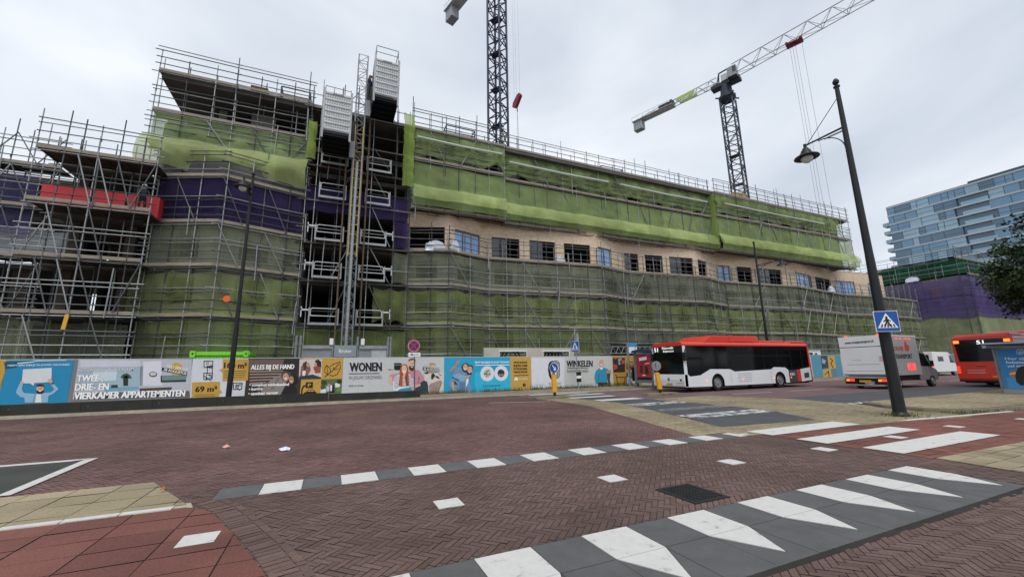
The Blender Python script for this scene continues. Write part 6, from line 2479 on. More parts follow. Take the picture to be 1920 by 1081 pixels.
m_.face([(20.603, 23.75, 1.95), (20.603, 22.95, 2.02), (20.603, 22.95, 2.25), (20.603, 23.75, 2.18)], ink('#e9dada'))
m_.face([(20.603, 23.8, 1.1), (20.603, 23.45, 1.05), (20.603, 23.4, 1.6), (20.603, 23.7, 1.65)], ink('#3d2a2c'))
m_.face([(20.603, 23.25, 1.0), (20.603, 22.85, 1.05), (20.603, 22.95, 1.6), (20.603, 23.2, 1.55)], ink('#2c2022'))
m_.face([(20.603, 23.5, .9), (20.603, 23.2, .9), (20.603, 23.2, .98), (20.603, 23.5, .98)], ink('#e9dada'))
m_.face([(20.603, 23.2, 1.72), (20.603, 22.7, 1.75), (20.603, 22.7, 1.8), (20.603, 23.2, 1.77)], ink('#e9dada'))
m_.build('poster', sh)
m_ = MB(GFR)
for xx in (22.2, 23.6, 25.0):
    m_.box((xx, 24.3, .07), (xx + .06, 24.36, 2.54))
m_.build('rear_post', sh)
m_ = MB(glass_mat('tinted shelter glass', '#2d3a42', .06, 0, .8))
m_.box((20.86, 24.31, .4), (24.98, 24.33, 2.5))
m_.build('rear_glass', sh)

# ------------------------------------------------------------------ buses
BRED = mat('bus red', '#cf3a2a', .3, 0, .04, 1, spec=.5)
BWHITE = mat('bus white', '#d9dcdf', .3, 0, .04, 1, spec=.5)
BGLASS = glass_mat('bus dark glass', '#0c0e10', .08, 0, .22, .15, .4)
LAMP_R = mat('lit red lamp', '#ff3018', .4, 0, 0, emit=2.)
LAMP_A = mat('lit amber red lamp', '#ff6a2a', .4, 0, 0, emit=2.6)
LAMP_W = mat('headlamp glass', '#cfd4d8', .1, 0, .1, spec=.9)
DISP = mat('lit destination letters', '#e8eef2', .5, 0, 0, emit=.9)
PLATE = mat('yellow number plate', '#c99a22', .5, 0, .05)
DGREY = mat('bus dark grey', '#45474b', .4, .1, .08)


def wheel(t, c, r, wd, side):
    """tyre with rim and hub; side = direction of the outer face along local y"""
    w_ = MB(RUBBER)
    ax = (0, side, 0)
    w_.lathe([(r * .62, 0), (r * .95, .0), (r, .04), (r, wd - .04), (r * .95, wd), (r * .62, wd)], (c[0], c[1] - side * wd, c[2]), n=24, ax=ax)
    o = w_.build('wheel', t, local=True, smooth=False)
    h = MB(mat('wheel rim grey', '#8b8e91', .4, .4, .15))
    h.lathe([(r * .61, .0), (r * .58, .02), (r * .35, -.05), (r * .22, -.04), (r * .20, .03), (.02, .04)], (c[0], c[1] + side * .004, c[2]), n=20, ax=ax)
    for k in range(8):
        a = k * math.pi / 4
        h.disc((c[0] + r * .46 * math.cos(a), c[1] + side * .008, c[2] + r * .46 * math.sin(a)), (0, side, 0), r * .07, BLACK, 8)
    h.build('rim', o, local=True)
    return o


def make_bus(label, loc, rz):
    t = thing('city_bus', loc, label, 'bus', 'red and white city buses', rz)
    L_, W_ = 12.1, 2.55
    # glass band of the sides, one piece each, slightly inside the skirt
    for y0, y1 in ((.03, .06), (W_ - .06, W_ - .03)):
        b = MB(BGLASS)
        b.box((.25, y0, .9), (L_ - .1, y1, 2.76))
        o = b.build('side_windows', t, local=True)
        p = MB(BLACK)
        yo = y0 - .006 if y0 < 1 else y1 + .006
        for xx in (1.55, 2.9, 4.3, 5.75, 7.2, 8.6, 10.0, 11.2):
            p.box((xx, min(yo, y0 if y0 < 1 else y1), 1.15), (xx + .03, max(yo, y0 if y0 < 1 else y1), 2.5))
        p.box((4.3, min(yo, y0 if y0 < 1 else y1), 2.1), (10, max(yo, y0 if y0 < 1 else y1), 2.13))
        p.build('pillar', o, local=True)
    # pale grab rails and seats inside seen faintly
    core = MB(mat('bus interior', '#2c2f33', .8))
    core.box((.3, .2, .4), (L_ - .2, W_ - .2, 1.25))
    for i in range(8):
        core.box((3 + i * .95, .25, 1.25), (3.2 + i * .95, .7, 1.75), mat('bus seat', '#31455c', .7))
        core.box((3 + i * .95, W_ - .7, 1.25), (3.2 + i * .95, W_ - .25, 1.75), MATS['bus seat'])
    core.build('interior', t, local=True)

    def arch(cx, r=.56, n=10):
        return [(cx - r * math.cos(math.pi * i / n), .50 + r * math.sin(math.pi * i / n)) for i in range(n + 1)]
    top = [(9.55, 1.14), (9.25, 1.32), (8.1, 1.36), (7.85, 1.22), (4.3, 1.14), (3.85, 1.30), (2.2, 1.33), (1.9, 1.22), (1.3, .98), (.45, .92), (.25, 1.05), (.22, 2.74), (.02, 2.74)]
    pts = [(.0, .32), (2.16, .30)] + arch(2.72)[0:] + [(3.28, .30), (8.06, .30)] + arch(8.62) + [(9.18, .31), (9.55, .31)] + top
    for y0, s in ((0, .03), (W_ - .03, .03)):
        b = MB(BWHITE)
        b.prism([(x, y0, z) for x, z in pts], (0, s, 0))
        o = b.build('side_skirt', t, local=True)
        yq = y0 - .004 if y0 < 1 else y0 + s + .004
        e = MB(DGREY)
        e.prism([(x, y0, z) for x, z in ((9.56, .31), (10.45, .33), (10.45, 1.14), (9.56, 1.14))], (0, s, 0))
        so = e.build('side_panel', t, local=True)
        e = MB(BRED)
        e.prism([(x, y0, z) for x, z in ((10.46, .33), (10.85, .34), (10.85, 1.17), (10.46, 1.14))], (0, s, 0))
        e.build('red_stripe', t, local=True)
        e = MB(BWHITE)
        e.prism([(x, y0, z) for x, z in ((10.86, .34), (12.0, .42), (12.0, 1.30), (10.86, 1.17))], (0, s, 0))
        qo = e.build('rear_quarter', t, local=True)
        e = MB(DGREY)
        e.face([(11.2, yq, .55), (11.75, yq, .6), (11.75, yq, .95), (11.2, yq, .9)])
        e.build('grille', qo, local=True)
        if y0 < 1:
            e = MB(SIGNW)
            put_text(e, 'EBS', (9.68, yq, .78), (10.2, yq, .79), (9.68, yq, .95), SIGNW, .02)
            e.build('lettering', so, local=True)
            e = MB(GREYP)
            for k in range(8):
                for j in range(5):
                    xx, zz_ = 4.55 + k * .16 + (j % 2) * .08, .48 + j * .12
                    e.face([(xx, yq, zz_), (xx + .05, yq, zz_ + .04), (xx, yq, zz_ + .08), (xx - .05, yq, zz_ + .04)])
            for xx in (3.9, 7.7):
                e.face([(xx, yq - .001, .40), (xx + .012, yq - .001, .40), (xx + .012, yq - .001, 1.1), (xx, yq - .001, 1.1)], DGREY)
            e.build('diamond_pattern', o, local=True)
            for xx in (1.7, 4.9, 7.95, 9.7):
                e = MB(LAMP_A)  # side reflectors, given a glowing lamp colour
                e.box((xx, yq - .01, .62), (xx + .1, yq, .68))
                e.build('side_reflector', t, local=True)
    # red cantrail and roof
    r = MB(BRED)
    prof = [(0.0, 2.74), (.0, 2.86), (.10, 2.97), (.3, 3.0), (W_ - .3, 3.0), (W_ - .10, 2.97), (W_, 2.86), (W_, 2.74)]
    r.prism([(.02, y, z) for y, z in prof], (L_ - .06, 0, 0))
    r.prism([(1.9, .18, 2.99), (2.7, .18, 3.40), (6.9, .18, 3.42), (7.15, .18, 3.30), (7.2, .18, 2.99)], (0, W_ - .36, 0))
    r.prism([(7.3, .25, 2.99), (7.5, .25, 3.14), (9.8, .25, 3.14), (10.0, .25, 2.99)], (0, W_ - .5, 0))
    r.prism([(10.3, .12, 2.99), (10.5, .12, 3.14), (11.9, .12, 3.12), (12.02, .12, 2.99)], (0, W_ - .24, 0))
    ro = r.build('roof', t, local=True, bevel=.03)
    q = MB(BRED)
    q.box((4.3, .15, 3.05), (6.6, .178, 3.35))
    q.build('roof_panel', ro, local=True)
    # front
    f = MB(BWHITE)
    f.prism([(0, .0, .32), (-.04, .0, .38), (-.06, .0, .75), (-.02, .0, 1.06), (.25, .0, 1.06), (.25, .0, .32)], (0, W_, 0))
    fo = f.build('front_bumper', t, local=True, bevel=.02)
    q = MB(BLACKM)
    q.box((-.075, .95, .42), (-.062, 1.45, .53), PLATE)
    q.disc((-.06, 1.25, .76), (-1, 0, .1), .10, BLACK, 16)
    q.disc((-.064, 1.25, .76), (-1, 0, .1), .075, GREYP, 16)
    for a in (90, 210, 330):
        q.face([(-.066, 1.25 + .012 * math.cos(rad(a + 90)), .76 + .012 * math.sin(rad(a + 90))), (-.066, 1.25 + .08 * math.cos(rad(a)), .76 + .08 * math.sin(rad(a))), (-.066, 1.25 - .012 * math.cos(rad(a + 90)), .76 - .012 * math.sin(rad(a + 90)))], BLACK)
    put_text(q, 'EBS', (-.067, 2.2, .44), (-.067, 1.85, .44), (-.067, 2.2, .56), mat('bus text blue', '#2c4a8f', .5), .03)
    q.build('emblem', fo, local=True)
    for yy in (.10, W_ - .58):
        h = MB(LAMP_W)
        h.prism([(-.052, yy, .62), (-.052, yy + .48, .56 if yy < 1 else .64), (-.042, yy + .48, .74 if yy < 1 else .88), (-.035, yy, .88 if yy < 1 else .74)], (-.03, 0, 0))
        h.disc((-.085, yy + .16, .72), (-1, 0, 0), .07, BLACK, 12)
        h.disc((-.087, yy + .33, .70), (-1, 0, 0), .055, SIGNW, 12)
        h.build('headlight', t, local=True)
    w_ = MB(BGLASS)
    w_.prism([(-.02, .06, 1.065), (.02, .06, 1.9), (.10, .06, 2.76), (.16, .06, 2.76), (.08, .06, 1.065)], (0, W_ - .12, 0))
    wo = w_.build('windscreen', t, local=True)
    q = MB(DISP)
    q.box((.025, .12, 2.36), (.08, W_ - .12, 2.80), BLACK)
    put_text(q, '51', (.018, 2.35, 2.46), (.018, 2.02, 2.46), (.022, 2.35, 2.72), DISP, .02)
    put_text(q, 'Rijswijk', (.018, 1.65, 2.60), (.018, .70, 2.60), (.02, 1.65, 2.74), DISP, .0)
    put_text(q, 'Station', (.018, 1.60, 2.41), (.018, .72, 2.41), (.02, 1.60, 2.54), DISP, .0)
    q.build('destination_display', wo, local=True)
    for yy, s in ((-.05, -1), (W_ + .05, 1)):
        m_ = MB(BLACKM)
        m_.box((-.02, yy - .10, 1.85), (.16, yy + .10, 2.35))
        m_.bar((.1, yy, 2.35), (.3, yy - s * .1, 2.7), .04, .04)
        m_.build('mirror', t, local=True)
    # rear
    r = MB(BRED)
    r.prism([(L_ + .0, .0, .38), (L_ + .04, .0, .5), (L_ + .04, .0, 1.45), (L_ - .02, .0, 2.95), (L_ - .14, .0, 2.95), (L_ - .14, .0, .38)], (0, W_, 0))
    ro = r.build('rear_panel', t, local=True, bevel=.02)
    q = MB(BGLASS)
    q.prism([(L_ + .045, .20, 1.50), (L_ - .008, .10, 2.80), (L_ - .008, W_ - .10, 2.80), (L_ + .045, W_ - .20, 1.50)], (.02, 0, 0))
    q.build('rear_window', ro, local=True)
    q = MB(DISP)
    put_text(q, '51', (L_ + .034, 1.10, 2.52), (L_ + .034, 1.40, 2.52), (L_ + .024, 1.10, 2.74), DISP, .03)
    put_text(q, 'EBS', (L_ + .045, 1.75, 1.12), (L_ + .045, 2.25, 1.12), (L_ + .045, 1.75, 1.27), SIGNW, .01)
    for z in (.98, .88, .80):
        q.face([(L_ + .046, .45, z), (L_ + .046, 1.2, z), (L_ + .046, 1.2, z + .03), (L_ + .046, .45, z + .03)], ink('#d9a39c'))
    q.box((L_ + .042, 1.45, .55), (L_ + .055, 2.0, .66), PLATE)
    q.face([(L_ + .046, .85, 1.18), (L_ + .046, 1.25, 1.18), (L_ + .046, 1.25, 1.24), (L_ + .046, .85, 1.24)], ink('#8f2a20'))
    q.box((L_ - .05, .02, .30), (L_ + .03, W_ - .02, .40), BLACK)
    q.build('lettering', ro, local=True)
    for yy in (.10, W_ - .34):
        h = MB(LAMP_A)
        h.box((L_ + .02, yy, 2.60), (L_ + .045, yy + .24, 2.76))
        h.build('tail_light', t, local=True)
        h = MB(LAMP_R)
        y2 = .03 if yy < 1 else W_ - .17
        for k in range(3):
            h.lathe([(.055, 0), (.055, .03)], (L_ + .04, y2 + .07, .86 + k * .15), n=12, ax=(1, 0, 0))
        h.build('tail_light', t, local=True)
    un = MB(BLACK)
    un.box((.3, .15, .22), (L_ - .25, W_ - .15, .38))
    un.build('underbody', t, local=True)
    for cx in (2.72, 8.62):
        for yy, s in ((.05, -1), (W_ - .05, 1)):
            wheel(t, (cx, yy, .49), .48, .28, s)
    return t


make_bus('white and red city bus with route 51 on its front, waiting on the far lane', (19.25, 18.35, .0), 0)
make_bus('red rear of a second city bus with lit lamps at the right picture edge', (47.7, 12.35, .0), math.pi)

# ------------------------------------------------------------------ delivery truck
tr = thing('box_truck', (29.6, 13.15, 0), 'white and grey box truck with a tail lift and red lit lamps driving away', 'truck')
TW, TL = 2.3, 3.75
TGREY = mat('truck side grey', '#9a9c9f', .4, .1, .06)
m_ = MB(TGREY)
m_.box((.04, 0, .78), (TL, TW, 3.08))
m_.box((.0, -.02, 3.08), (TL + .02, TW + .02, 3.14), WHITEP)
bx = m_.build('cargo_box', tr, local=True)
m_ = MB(WHITEP)
m_.box((-.02, .0, 2.50), (.037, TW, 3.07))
m_.box((.0, .02, 2.46), (.036, TW - .02, 2.499), BLACK)
m_.box((-.05, .02, .86), (.037, TW - .02, 2.455))
tl = m_.build('tail_lift', tr, local=True, bevel=.015)
q = MB(BLACK)
put_text(q, 'www.oranjetransport.nl', (-.026, 1.95, 2.70), (-.026, .45, 2.74), (-.026, 1.95, 2.86), BLACK, .03)
for z, xa, xb in ((1.68, 1.2, 1.75), (1.42, .3, 2.0), (1.03, .2, 2.1)):
    q.face([(-.053, xb, z), (-.053, xa, z + .01), (-.053, xa, z + .035), (-.053, xb, z + .025)], GREYP)
q.face([(-.053, .10, 1.6), (-.053, .32, 1.6), (-.053, .32, 1.92), (-.053, .10, 1.92)], ink('#c8b0a8'))
q.build('lettering', tl, local=True)
q = MB(ink('#b04a44'))
put_text(q, 'ORANJE', (1.05, -.004, 2.22), (2.1, -.004, 2.22), (1.05, -.004, 2.48), ink('#a8453c'), .04)
put_text(q, 'TRANSPORT', (1.05, -.004, 1.75), (2.95, -.004, 1.75), (1.05, -.004, 2.02), BLACK, .05)
q.prism([(2.25, -.004, 2.2), (2.7, -.004, 2.2), (2.85, -.004, 2.5), (2.6, -.004, 2.6), (2.5, -.004, 2.85), (2.35, -.004, 2.75), (2.28, -.004, 2.5)], (0, -.003, 0), ink('#b04a3a'))
q.build('side_lettering', bx, local=True)
for k in range(5):                                  # red reflections of lit marker lamps along the roof edge, made as glowing boxes
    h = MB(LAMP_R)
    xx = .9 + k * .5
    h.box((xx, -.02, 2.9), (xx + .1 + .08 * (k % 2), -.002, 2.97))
    h.build('marker_reflection', tr, local=True)
h = MB(LAMP_R)
for k, dig in enumerate('010'):
    put_text(h, dig, (2.2 + k * .35, -.004, 1.05), (2.42 + k * .35, -.004, 1.05), (2.2 + k * .35, -.004, 1.5), LAMP_R, .0)
h.build('lit_digits', tr, local=True)
for yy in (.25, TW - .4):
    h = MB(LAMP_R)
    h.lathe([(.07, 0), (.06, .06), (.02, .09)], (.1, yy, 3.14), n=10)
    h.build('roof_beacon', tr, local=True)
m_ = MB(STEEL_L)
m_.box((-.12, .05, .62), (-.02, TW - .05, .74))
m_.box((-.10, .25, .18), (.1, 1.75, .27))
m_.build('bumper_bar', tr, local=True)
m_ = MB(BLACK)
m_.box((-.06, .05, .28), (.1, .75, .60))
m_.box((-.06, 1.6, .28), (.1, TW - .05, .60))
m_.box((.1, .2, .45), (5.2, TW - .2, .77))
m_.build('chassis', tr, local=True)
m_ = MB(PLATE)
m_.box((-.08, .9, .38), (-.055, 1.5, .52))
m_.build('number_plate', tr, local=True)
for yy in (.12, TW - .55):
    h = MB(LAMP_R)
    h.box((-.1, yy, .45), (-.062, yy + .25, .58))
    h.box((-.1, yy + .26, .45), (-.062, yy + .4, .56), LAMP_A)
    h.build('tail_light', tr, local=True)
CABG = mat('truck cab grey', '#7d8184', .35, .2, .06)
m_ = MB(CABG)
cabp = [(TL + .05, .42), (5.95, .42), (6.05, .75), (5.95, 1.02), (5.45, 1.22), (4.72, 2.12), (4.2, 2.3), (TL + .05, 2.3)]
m_.prism([(x, .12, z) for x, z in cabp], (0, TW - .24, 0))
cb = m_.build('cab', tr, local=True, bevel=.04)
g_ = MB(BGLASS)
for yy in (.112, TW - .118):
    g_.prism([(4.05, yy, 1.28), (5.2, yy, 1.24), (4.68, yy, 2.0), (4.1, yy, 2.08)], (0, .006, 0))
g_.prism([(5.40, .28, 1.29), (5.40, TW - .28, 1.29), (4.78, TW - .34, 2.07), (4.78, .34, 2.07)], (.03, 0, .02))
g_.build('cab_window', cb, local=True)
for yy in (-.1, TW - .05):
    m_ = MB(BLACK)
    m_.box((5.0, yy, 1.25), (5.12, yy + .15, 1.6))
    m_.build('mirror', tr, local=True)
for cx in (1.15, 5.15):
    for yy, s in ((.10, -1), (TW - .1, 1)):
        wheel(tr, (cx, yy, .35), .35, .22, s)

# white van and site huts farther on
vn = thing('white_van', (57.5, 21.6, 0), 'white van parked beyond the truck', 'van')
m_ = MB(WHITEP)
vp = [(0, .4), (5.2, .4), (5.3, .8), (5.1, 1.15), (4.5, 1.3), (3.9, 2.2), (3.5, 2.45), (.05, 2.5)]
m_.prism([(x, 0, z) for x, z in vp], (0, 2.0, 0))
m_.build('body', vn, local=True, bevel=.05)
m_ = MB(BGLASS)
m_.prism([(3.5, -.006, 1.35), (4.4, -.006, 1.32), (3.85, -.006, 2.1), (3.5, -.006, 2.15)], (0, .005, 0))
m_.box((1.0, -.006, 1.5), (2.2, -.001, 2.0))
m_.box((-.006, .3, 1.5), (-.001, 1.7, 2.2))
m_.build('window', vn, local=True)
for yy in (.1, 1.75):
    h = MB(LAMP_R)
    h.box((-.02, yy, .9), (0.0, yy + .14, 1.3))
    h.build('tail_light', vn, local=True)
for cx in (1.0, 4.3):
    for yy, s in ((.08, -1), (1.92, 1)):
        wheel(vn, (cx, yy, .34), .34, .2, s)
for i, (xx, yy, w_, h0, h1, lb) in enumerate(((44.2, 28.3, 3.2, 0, 3.45, 'taller white site cabin above the hoarding behind the bus tail'), (47.9, 28.3, 2.6, 0, 2.9, 'lower white site cabin between the bus tail and the truck'),
                                        (62.5, 28.3, 6.0, 0, 3.1, 'long white site cabin behind the white van'))):
    ct = thing('site_cabin', (xx + w_ / 2, yy, 0), lb, 'cabin', 'white site cabins')
    m_ = MB(WHITEP)
    m_.box((xx, yy, h0), (xx + w_, yy + 2.4, h1))
    m_.build('body', ct)
    m_ = MB(mat('cabin roof', '#b4b9bb', .5, .1))
    m_.box((xx - .05, yy - .05, h1), (xx + w_ + .05, yy + 2.45, h1 + .1))
    m_.build('roof', ct)
    m_ = MB(ink('#5b7fb5') if i == 0 else BLACK)
    m_.box((xx + .5, yy - .02, h1 - .55), (xx + 1.1, yy - .002, h1 - .2))
    m_.box((xx + 1.5, yy - .02, h1 - .55), (xx + 1.9, yy - .002, h1 - .25))
    m_.build('window', ct)

# ------------------------------------------------------------------ bus shelter at the right picture edge
sr = thing('bus_shelter', (29.5, 7.5, .12), 'bus shelter with a wavy roof and a blue sandwich poster on its end', 'bus shelter')
m_ = MB(mat('wavy roof sheet', '#5f6d7e', .35, .4, .12))
n = 60
vs = []
for i in range(n + 1):
    x = 26.7 + 5.8 * i / n
    z = 2.22 + .07 * abs(math.sin(i * math.pi / 5))
    for y in (6.2, 8.35):
        vs += [(x, y, z), (x, y, z + .035)]
fs = []
for i in range(n):
    a, b = i * 4, i * 4 + 4
    fs += [(a, b, b + 2, a + 2), (a + 1, a + 3, b + 3, b + 1), (a, a + 1, b + 1, b), (a + 2, b + 2, b + 3, a + 3)]
m_.add(vs, fs)
m_.build('roof', sr)
m_ = MB(mat('shelter pale beam', '#a7adb3', .4, .3, .1))
m_.box((26.75, 8.2, 2.1), (32.4, 8.32, 2.21))
m_.box((26.75, 6.22, 2.1), (32.4, 6.34, 2.21))
m_.build('beam', sr)
m_ = MB(GFR)
m_.box((27.5, 6.72, .30), (27.66, 8.18, 2.1))
m_.box((27.46, 8.18, .12), (27.7, 8.26, 2.1))
m_.box((27.46, 6.64, .12), (27.7, 6.72, 2.1))
m_.box((27.44, 6.72, .12), (27.72, 8.18, .30), GREYP)
m_.build('ad_frame', sr)
AX = 27.494


def sq(px, py, L_=0):
    return at_x(px, py, AX - .003 * L_)


ZS = zm(1780, 580, 5.407)
m_ = MB()
m_.face([(AX, 8.12, .36), (AX, 6.78, .36), (AX, 6.78, 2.04), (AX, 8.12, 2.04)], ink('#2f7fbf'))
m_.face([sq(*ZS(570, 680), 1), sq(*ZS(760, 700), 1), sq(*ZS(760, 800), 1), sq(*ZS(605, 800), 1)], ink('#3f93cf'))
m_.face([sq(*ZS(605, 640), 2), sq(*ZS(640, 610), 2), sq(*ZS(730, 605), 2), sq(*ZS(735, 690), 2), sq(*ZS(660, 700), 2), sq(*ZS(605, 665), 2)], ink('#a9744c'))
m_.face([sq(*ZS(612, 645), 3), sq(*ZS(720, 625), 3), sq(*ZS(720, 640), 3), sq(*ZS(615, 660), 3)], ink('#d9c9a0'))
m_.face([sq(*ZS(668 + 120 * (1 - math.cos(a)) * .5 * 1.3, 675 - 105 * math.sin(a)), 4) for a in [math.pi * i / 8 for i in range(9)]] + [sq(*ZS(800, 770), 4), sq(*ZS(720, 765), 4), sq(*ZS(680, 730), 4)], ink('#1b1d22'))
m_.build('poster', sr)
m_ = MB()
WB = ink('#c9def0')
for s_, a, b, c in (('Hier zijn', (566, 508), (800, 508), (562, 482)), ('helemaal', (578, 546), (800, 546), (574, 518)), ('vol van', (588, 584), (760, 582), (584, 556))):
    put_text(m_, s_, sq(*ZS(*a), 2), sq(*ZS(*b), 2), sq(*ZS(*c), 2), WB, .04)
ring = [(718 + 38 * math.cos(rad(i * 24)), 428 + 25 * math.sin(rad(i * 24))) for i in range(16)]
for a, b in zip(ring, ring[1:]):
    d = Vector((b[0] - a[0], b[1] - a[1])).normalized() * 3
    m_.face([sq(*ZS(a[0] - d.y, a[1] + d.x), 2), sq(*ZS(b[0] - d.y, b[1] + d.x), 2), sq(*ZS(b[0] + d.y, b[1] - d.x), 2), sq(*ZS(a[0] + d.y, a[1] - d.x), 2)], WB)
put_text(m_, 'ah', sq(*ZS(698, 440), 2), sq(*ZS(742, 440), 2), sq(*ZS(697, 418), 2), WB, .03)
m_.build('lettering', sr)
m_ = MB(GFR)
for xx in (29.6, 32.2):
    m_.box((xx, 8.2, .12), (xx + .08, 8.3, 2.1))
m_.build('rear_post', sr)

# ------------------------------------------------------------------ second building with purple nets, right
b2 = thing('construction_building', (92, 30, 0), 'second block under construction at the right with a dark green upper storey', 'building')
m_ = MB(CONC)
m_.box((89.2, 28.2, 0), (135, 60, 14.6))
m_.build('concrete_wall', b2)
m_ = MB(CONC_D)
m_.box((90.5, 29.5, 14.601), (130, 55, 17.2))
m_.box((89.8, 28.8, 17.2), (131, 56, 17.5), CONC_L)
m_.build('upper_storey', b2)
for yy in (31, 34.5, 38, 41.5):
    m_ = MB(mat('ochre pier', '#b08d5e', .85, 0, .15))
    m_.box((89.0, yy, 10.9), (89.19, yy + .9, 13.2))
    m_.build('pier', b2)
PB = [(88.0, 46.0), (88.0, 27.0), (118, 27.0)]
t2 = scaffold('scaffold round the corner of the second block at the right', PB, [2.3, 5.2, 8.2, 11.2, 14.4], 0, 15.6, seed=21, step=2.6, depth=.9)
t3 = scaffold('scaffold on the green top storey of the second block', [(89.0, 46), (89.0, 28.3), (118, 28.3)], [17.4], 14.65, 18.3, seed=22, step=2.6, braces=0)
net('purple net on the left face of the second block', [(87.8, 46), (87.8, 26.8)], 7.7, 14.3, NPU2 if False else net_mat('bright purple net', '#62538f', .64, .22, .25), .0, .1, .2, .9, 9., seed=80, group=GN, ds=.6, dz=.5)
net('purple net on the street face of the second block, beside the tree', [(87.8, 26.8), (118, 26.8)], 8.0, 14.3, bpy.data.materials['bright purple net'], .0, .12, .2, -.3, 8., seed=81, group=GN, ds=.6, dz=.5)
PG = net_mat('pale olive net', '#acb78c', .68, .2, .3)
net('pale green net below the purple net on the left face of the second block', [(87.9, 46), (87.9, 26.9)], 1.5, 9.0, PG, .0, .12, .2, .1, 7., seed=82, group=GN, ds=.6, dz=.5)
net('pale green net below the purple net on the street face of the second block', [(87.9, 26.9), (118, 26.9)], 1.5, 8.4, PG, .0, .12, .2, .1, 7., seed=83, group=GN, ds=.6, dz=.5)
net('dark green net round the top storey of the second block', [(89.2, 46), (89.2, 28.5), (106, 28.5)], 14.7, 17.6, NDG, .0, .08, .2, .1, 3., seed=84, group=GN, ds=.6, dz=.5)
bundle('white plastic heap on the scaffold of the second block', (88.3, 33.6, 14.45), .5, 1.0, .9, 7)

# ------------------------------------------------------------------ glass apartment tower behind
tw = thing('apartment_tower', (178, 45, 0), 'tall glass apartment tower with white floor bands at the right', 'building')
TX = 172.0
YF, YN = 68.5, 8.0
ZT, FH = 53.3, 2.98
GA = glass_mat('tower glass pale', '#86a6ba', .08, 0, .8, .15, .08)
GB = glass_mat('tower glass blue', '#6288a6', .06, 0, .8, .18, .08)
GC = glass_mat('tower glass dark', '#4a6a82', .05, 0, .8, .2, .08)
TB = mat('tower white band', '#aeb8be', .5, 0, .05)
TF = mat('tower dark frame', '#4b5862', .5, .2, .1)
m_ = MB(GC)
m_.box((TX + .6, YN, 0), (TX + 18, YF - .3, ZT - .3))
m_.build('glass_core', tw)
ya, yb = at_x(1853, 370, TX).y, at_x(1802, 385, TX).y      # recessed balcony column
rg = random.Random(4)
PANES = []
for k in range(18):
    z = ZT - k * FH
    if z < 2:
        break
    b = MB(TB)
    b.box((TX - .05, YN, z - .42), (TX + .6, YF, z))
    b.build('floor_band', tw)
    y = YF
    while y > YN + 1:
        wd = rg.choice((1.5, 2.2, 3.0, 4.2))
        y2 = max(YN, y - wd)
        mid = (y + y2) / 2
        if not (ya < mid < yb and k > 0):
            pn = MB(GA)
            pn.box((TX + .12, y2 + .05, z - FH + .001), (TX + .16, y - .05, z - .421), rg.choice((GA, GB, GB, GC)))
            pn.box((TX + .06, y2 - .05, z - FH + .001), (TX + .2, y2 + .05, z - .421), TF)
            if rg.random() < .6:
                pn.box((TX + .08, y2 + .05, z - 2.0), (TX + .118, y - .05, z - 1.93), TF)
            PANES.append(pn)
        y = y2
    if k > 0:
        bl_ = MB(GA)
        bl_.box((TX + .0, ya, z - FH + .002), (TX + .05, yb, z - FH + 1.05), GA)
        bl_.build('balustrade', tw)
        if z > 15:
            e = MB(TB)
            e.box((TX + .5, YF, z - FH - .28), (TX + 3.5, YF + 1.9, z - FH - .08))
            eo = e.build('balcony', tw)
            e = MB(GA)
            e.box((TX + .5, YF + 1.85, z - FH - .08), (TX + 3.5, YF + 1.9, z - FH + .9))
            e.box((TX + .5, YF, z - FH - .08), (TX + .55, YF + 1.85, z - FH + .9))
            e.build('balustrade', eo)
for pn in PANES[:100]:
    pn.build('window', tw)
rest = MB(GA)
for pn in PANES[100:]:
    for m0 in pn.mats:
        fs = [f for f, k_ in zip(pn.f, pn.k) if pn.mats[k_] is m0]
        rest.add(pn.v, fs, m0)
rest.build('window', tw)['kind'] = 'stuff'
m_ = MB(TF)
m_.box((TX + .2, YN, ZT), (TX + 17, YF - .1, ZT + .25))
m_.box((TX + 1.5, YN, ZT + .25), (TX + 12, yb - 2, ZT + 1.2))
for yy in (57, 55.5, 46, 38):
    m_.box((TX + 3, yy, ZT + .25), (TX + 4, yy + 1, ZT + 1.0))
m_.build('roof', tw)

# ------------------------------------------------------------------ tree at the right edge
tree = thing('street_tree', (36.6, 6.3, .12), 'dark green leafy tree whose crown enters the picture at the right edge', 'tree')
BARK = mat('bark', '#4a4034', .95, 0, .3, 6, .6, 20)
tk = MB(BARK)
TC = Vector((36.9, 6.3, 6.35))
tk.tube((36.6, 6.3, .1), (36.55, 6.3, 3.2), .22, n=10, r2=.16)
rg = random.Random(9)
limbs = []
for i in range(11):
    a = i * 2.4
    e = Vector((36.55 + 2.6 * math.cos(a), 6.3 + 2.4 * math.sin(a), 5.2 + rg.uniform(0, 4.0)))
    s = Vector((36.55, 6.3, 3.0 + .25 * i * .6))
    mdl = (s + e) / 2 + Vector((0, 0, -.3))
    tk.tube(s, mdl, .09, n=6, r2=.06)
    tk.tube(mdl, e, .06, n=6, r2=.025)
    limbs.append(e)
tk.tube((36.55, 6.3, 3.2), (36.6, 6.35, 8.6), .16, n=8, r2=.04)
tk.build('trunk', tree)
LEAF = mat('leaf green', '#304323', .6, 0, .35, 1.2, spec=.3)
LEAF2 = mat('leaf light green', '#43572f', .6, 0, .25, 1.2, spec=.3)
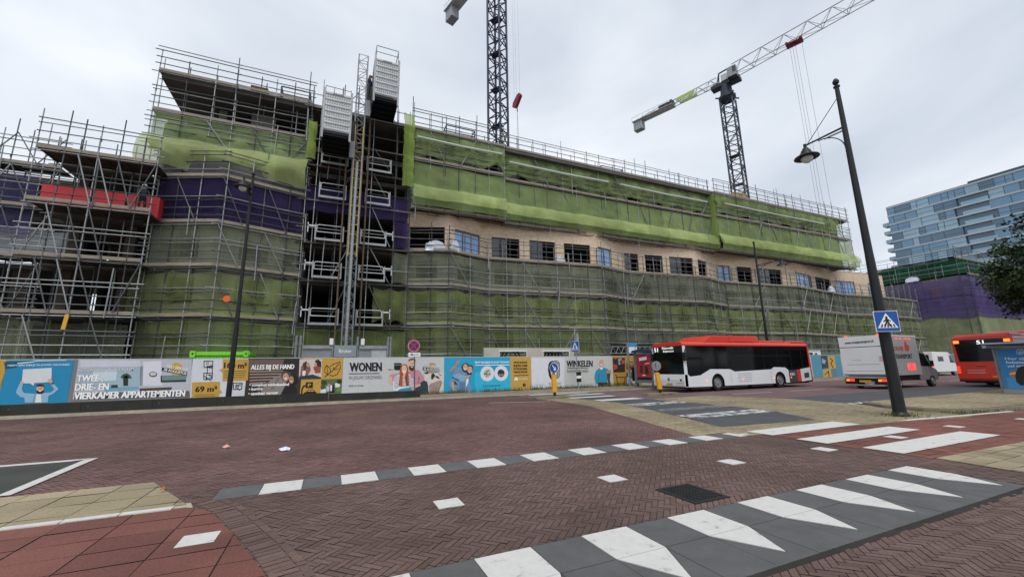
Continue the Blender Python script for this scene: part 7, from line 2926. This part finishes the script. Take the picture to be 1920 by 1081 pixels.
LEAF3 = mat('leaf dark green', '#1f2c18', .6, 0, .3, 1.2, spec=.3)
cr_ = MB(LEAF)
clumps = []
for i in range(230):
    while True:
        v = Vector((rg.uniform(-1, 1), rg.uniform(-1, 1), rg.uniform(-1, 1)))
        if .25 < v.length < 1:
            break
    nn = 1 + .22 * noise.noise(v * 2.1 + Vector((5, 1, 2)))
    clumps.append((TC + Vector((v.x * 4.3 * nn, v.y * 4.35 * nn, v.z * 3.3 * nn)), rg.uniform(.42, .85)))
for c, r_ in clumps:
    mm = rg.choice((LEAF, LEAF, LEAF2, LEAF3, LEAF3))
    for j in range(165):
        d = Vector((rg.gauss(0, 1), rg.gauss(0, 1), rg.gauss(0, .8)))
        d = d.normalized() * r_ * rg.random() ** .45
        p = c + d
        u = Vector((rg.gauss(0, 1), rg.gauss(0, 1), rg.gauss(0, .6) - .25)).normalized()
        w_ = u.cross(Vector((rg.gauss(0, 1), rg.gauss(0, 1), rg.gauss(0, 1)))).normalized()
        l = rg.uniform(.13, .25)
        cr_.face([p, p + u * l * .5 + w_ * l * .33, p + u * l, p + u * l * .5 - w_ * l * .33], mm)
o = cr_.build('crown', tree)

# ------------------------------------------------------------------ litter
WL = mat('litter white', '#d5d9e6', .6, 0, .05)
def litter(label, x, y, r, m, seed):
    q = MB(m)
    rr = random.Random(seed)
    n = 9
    pts = [(x + r * math.cos(6.283 * i / n) * rr.uniform(.5, 1.1), y + r * .7 * math.sin(6.283 * i / n) * rr.uniform(.5, 1.1), .014 + rr.uniform(0, .05)) for i in range(n)]
    c = (x, y, .09)
    q.add(pts + [c], [(i, (i + 1) % n, n) for i in range(n)])
    tag(q.build('litter'), label, 'litter')


litter('crumpled white paper lying on the brick carriageway', -.73, 10.1, .15, WL, 1)
litter('small pinkish scrap of paper on the brick carriageway left of the white one', -1.95, 11.1, .08, mat('litter pink', '#d9a79c', .6), 2)
litter('small orange leaf near the corner of the cycle path', -2.0, 7.5, .05, mat('dead leaf', '#b0622f', .7), 3)
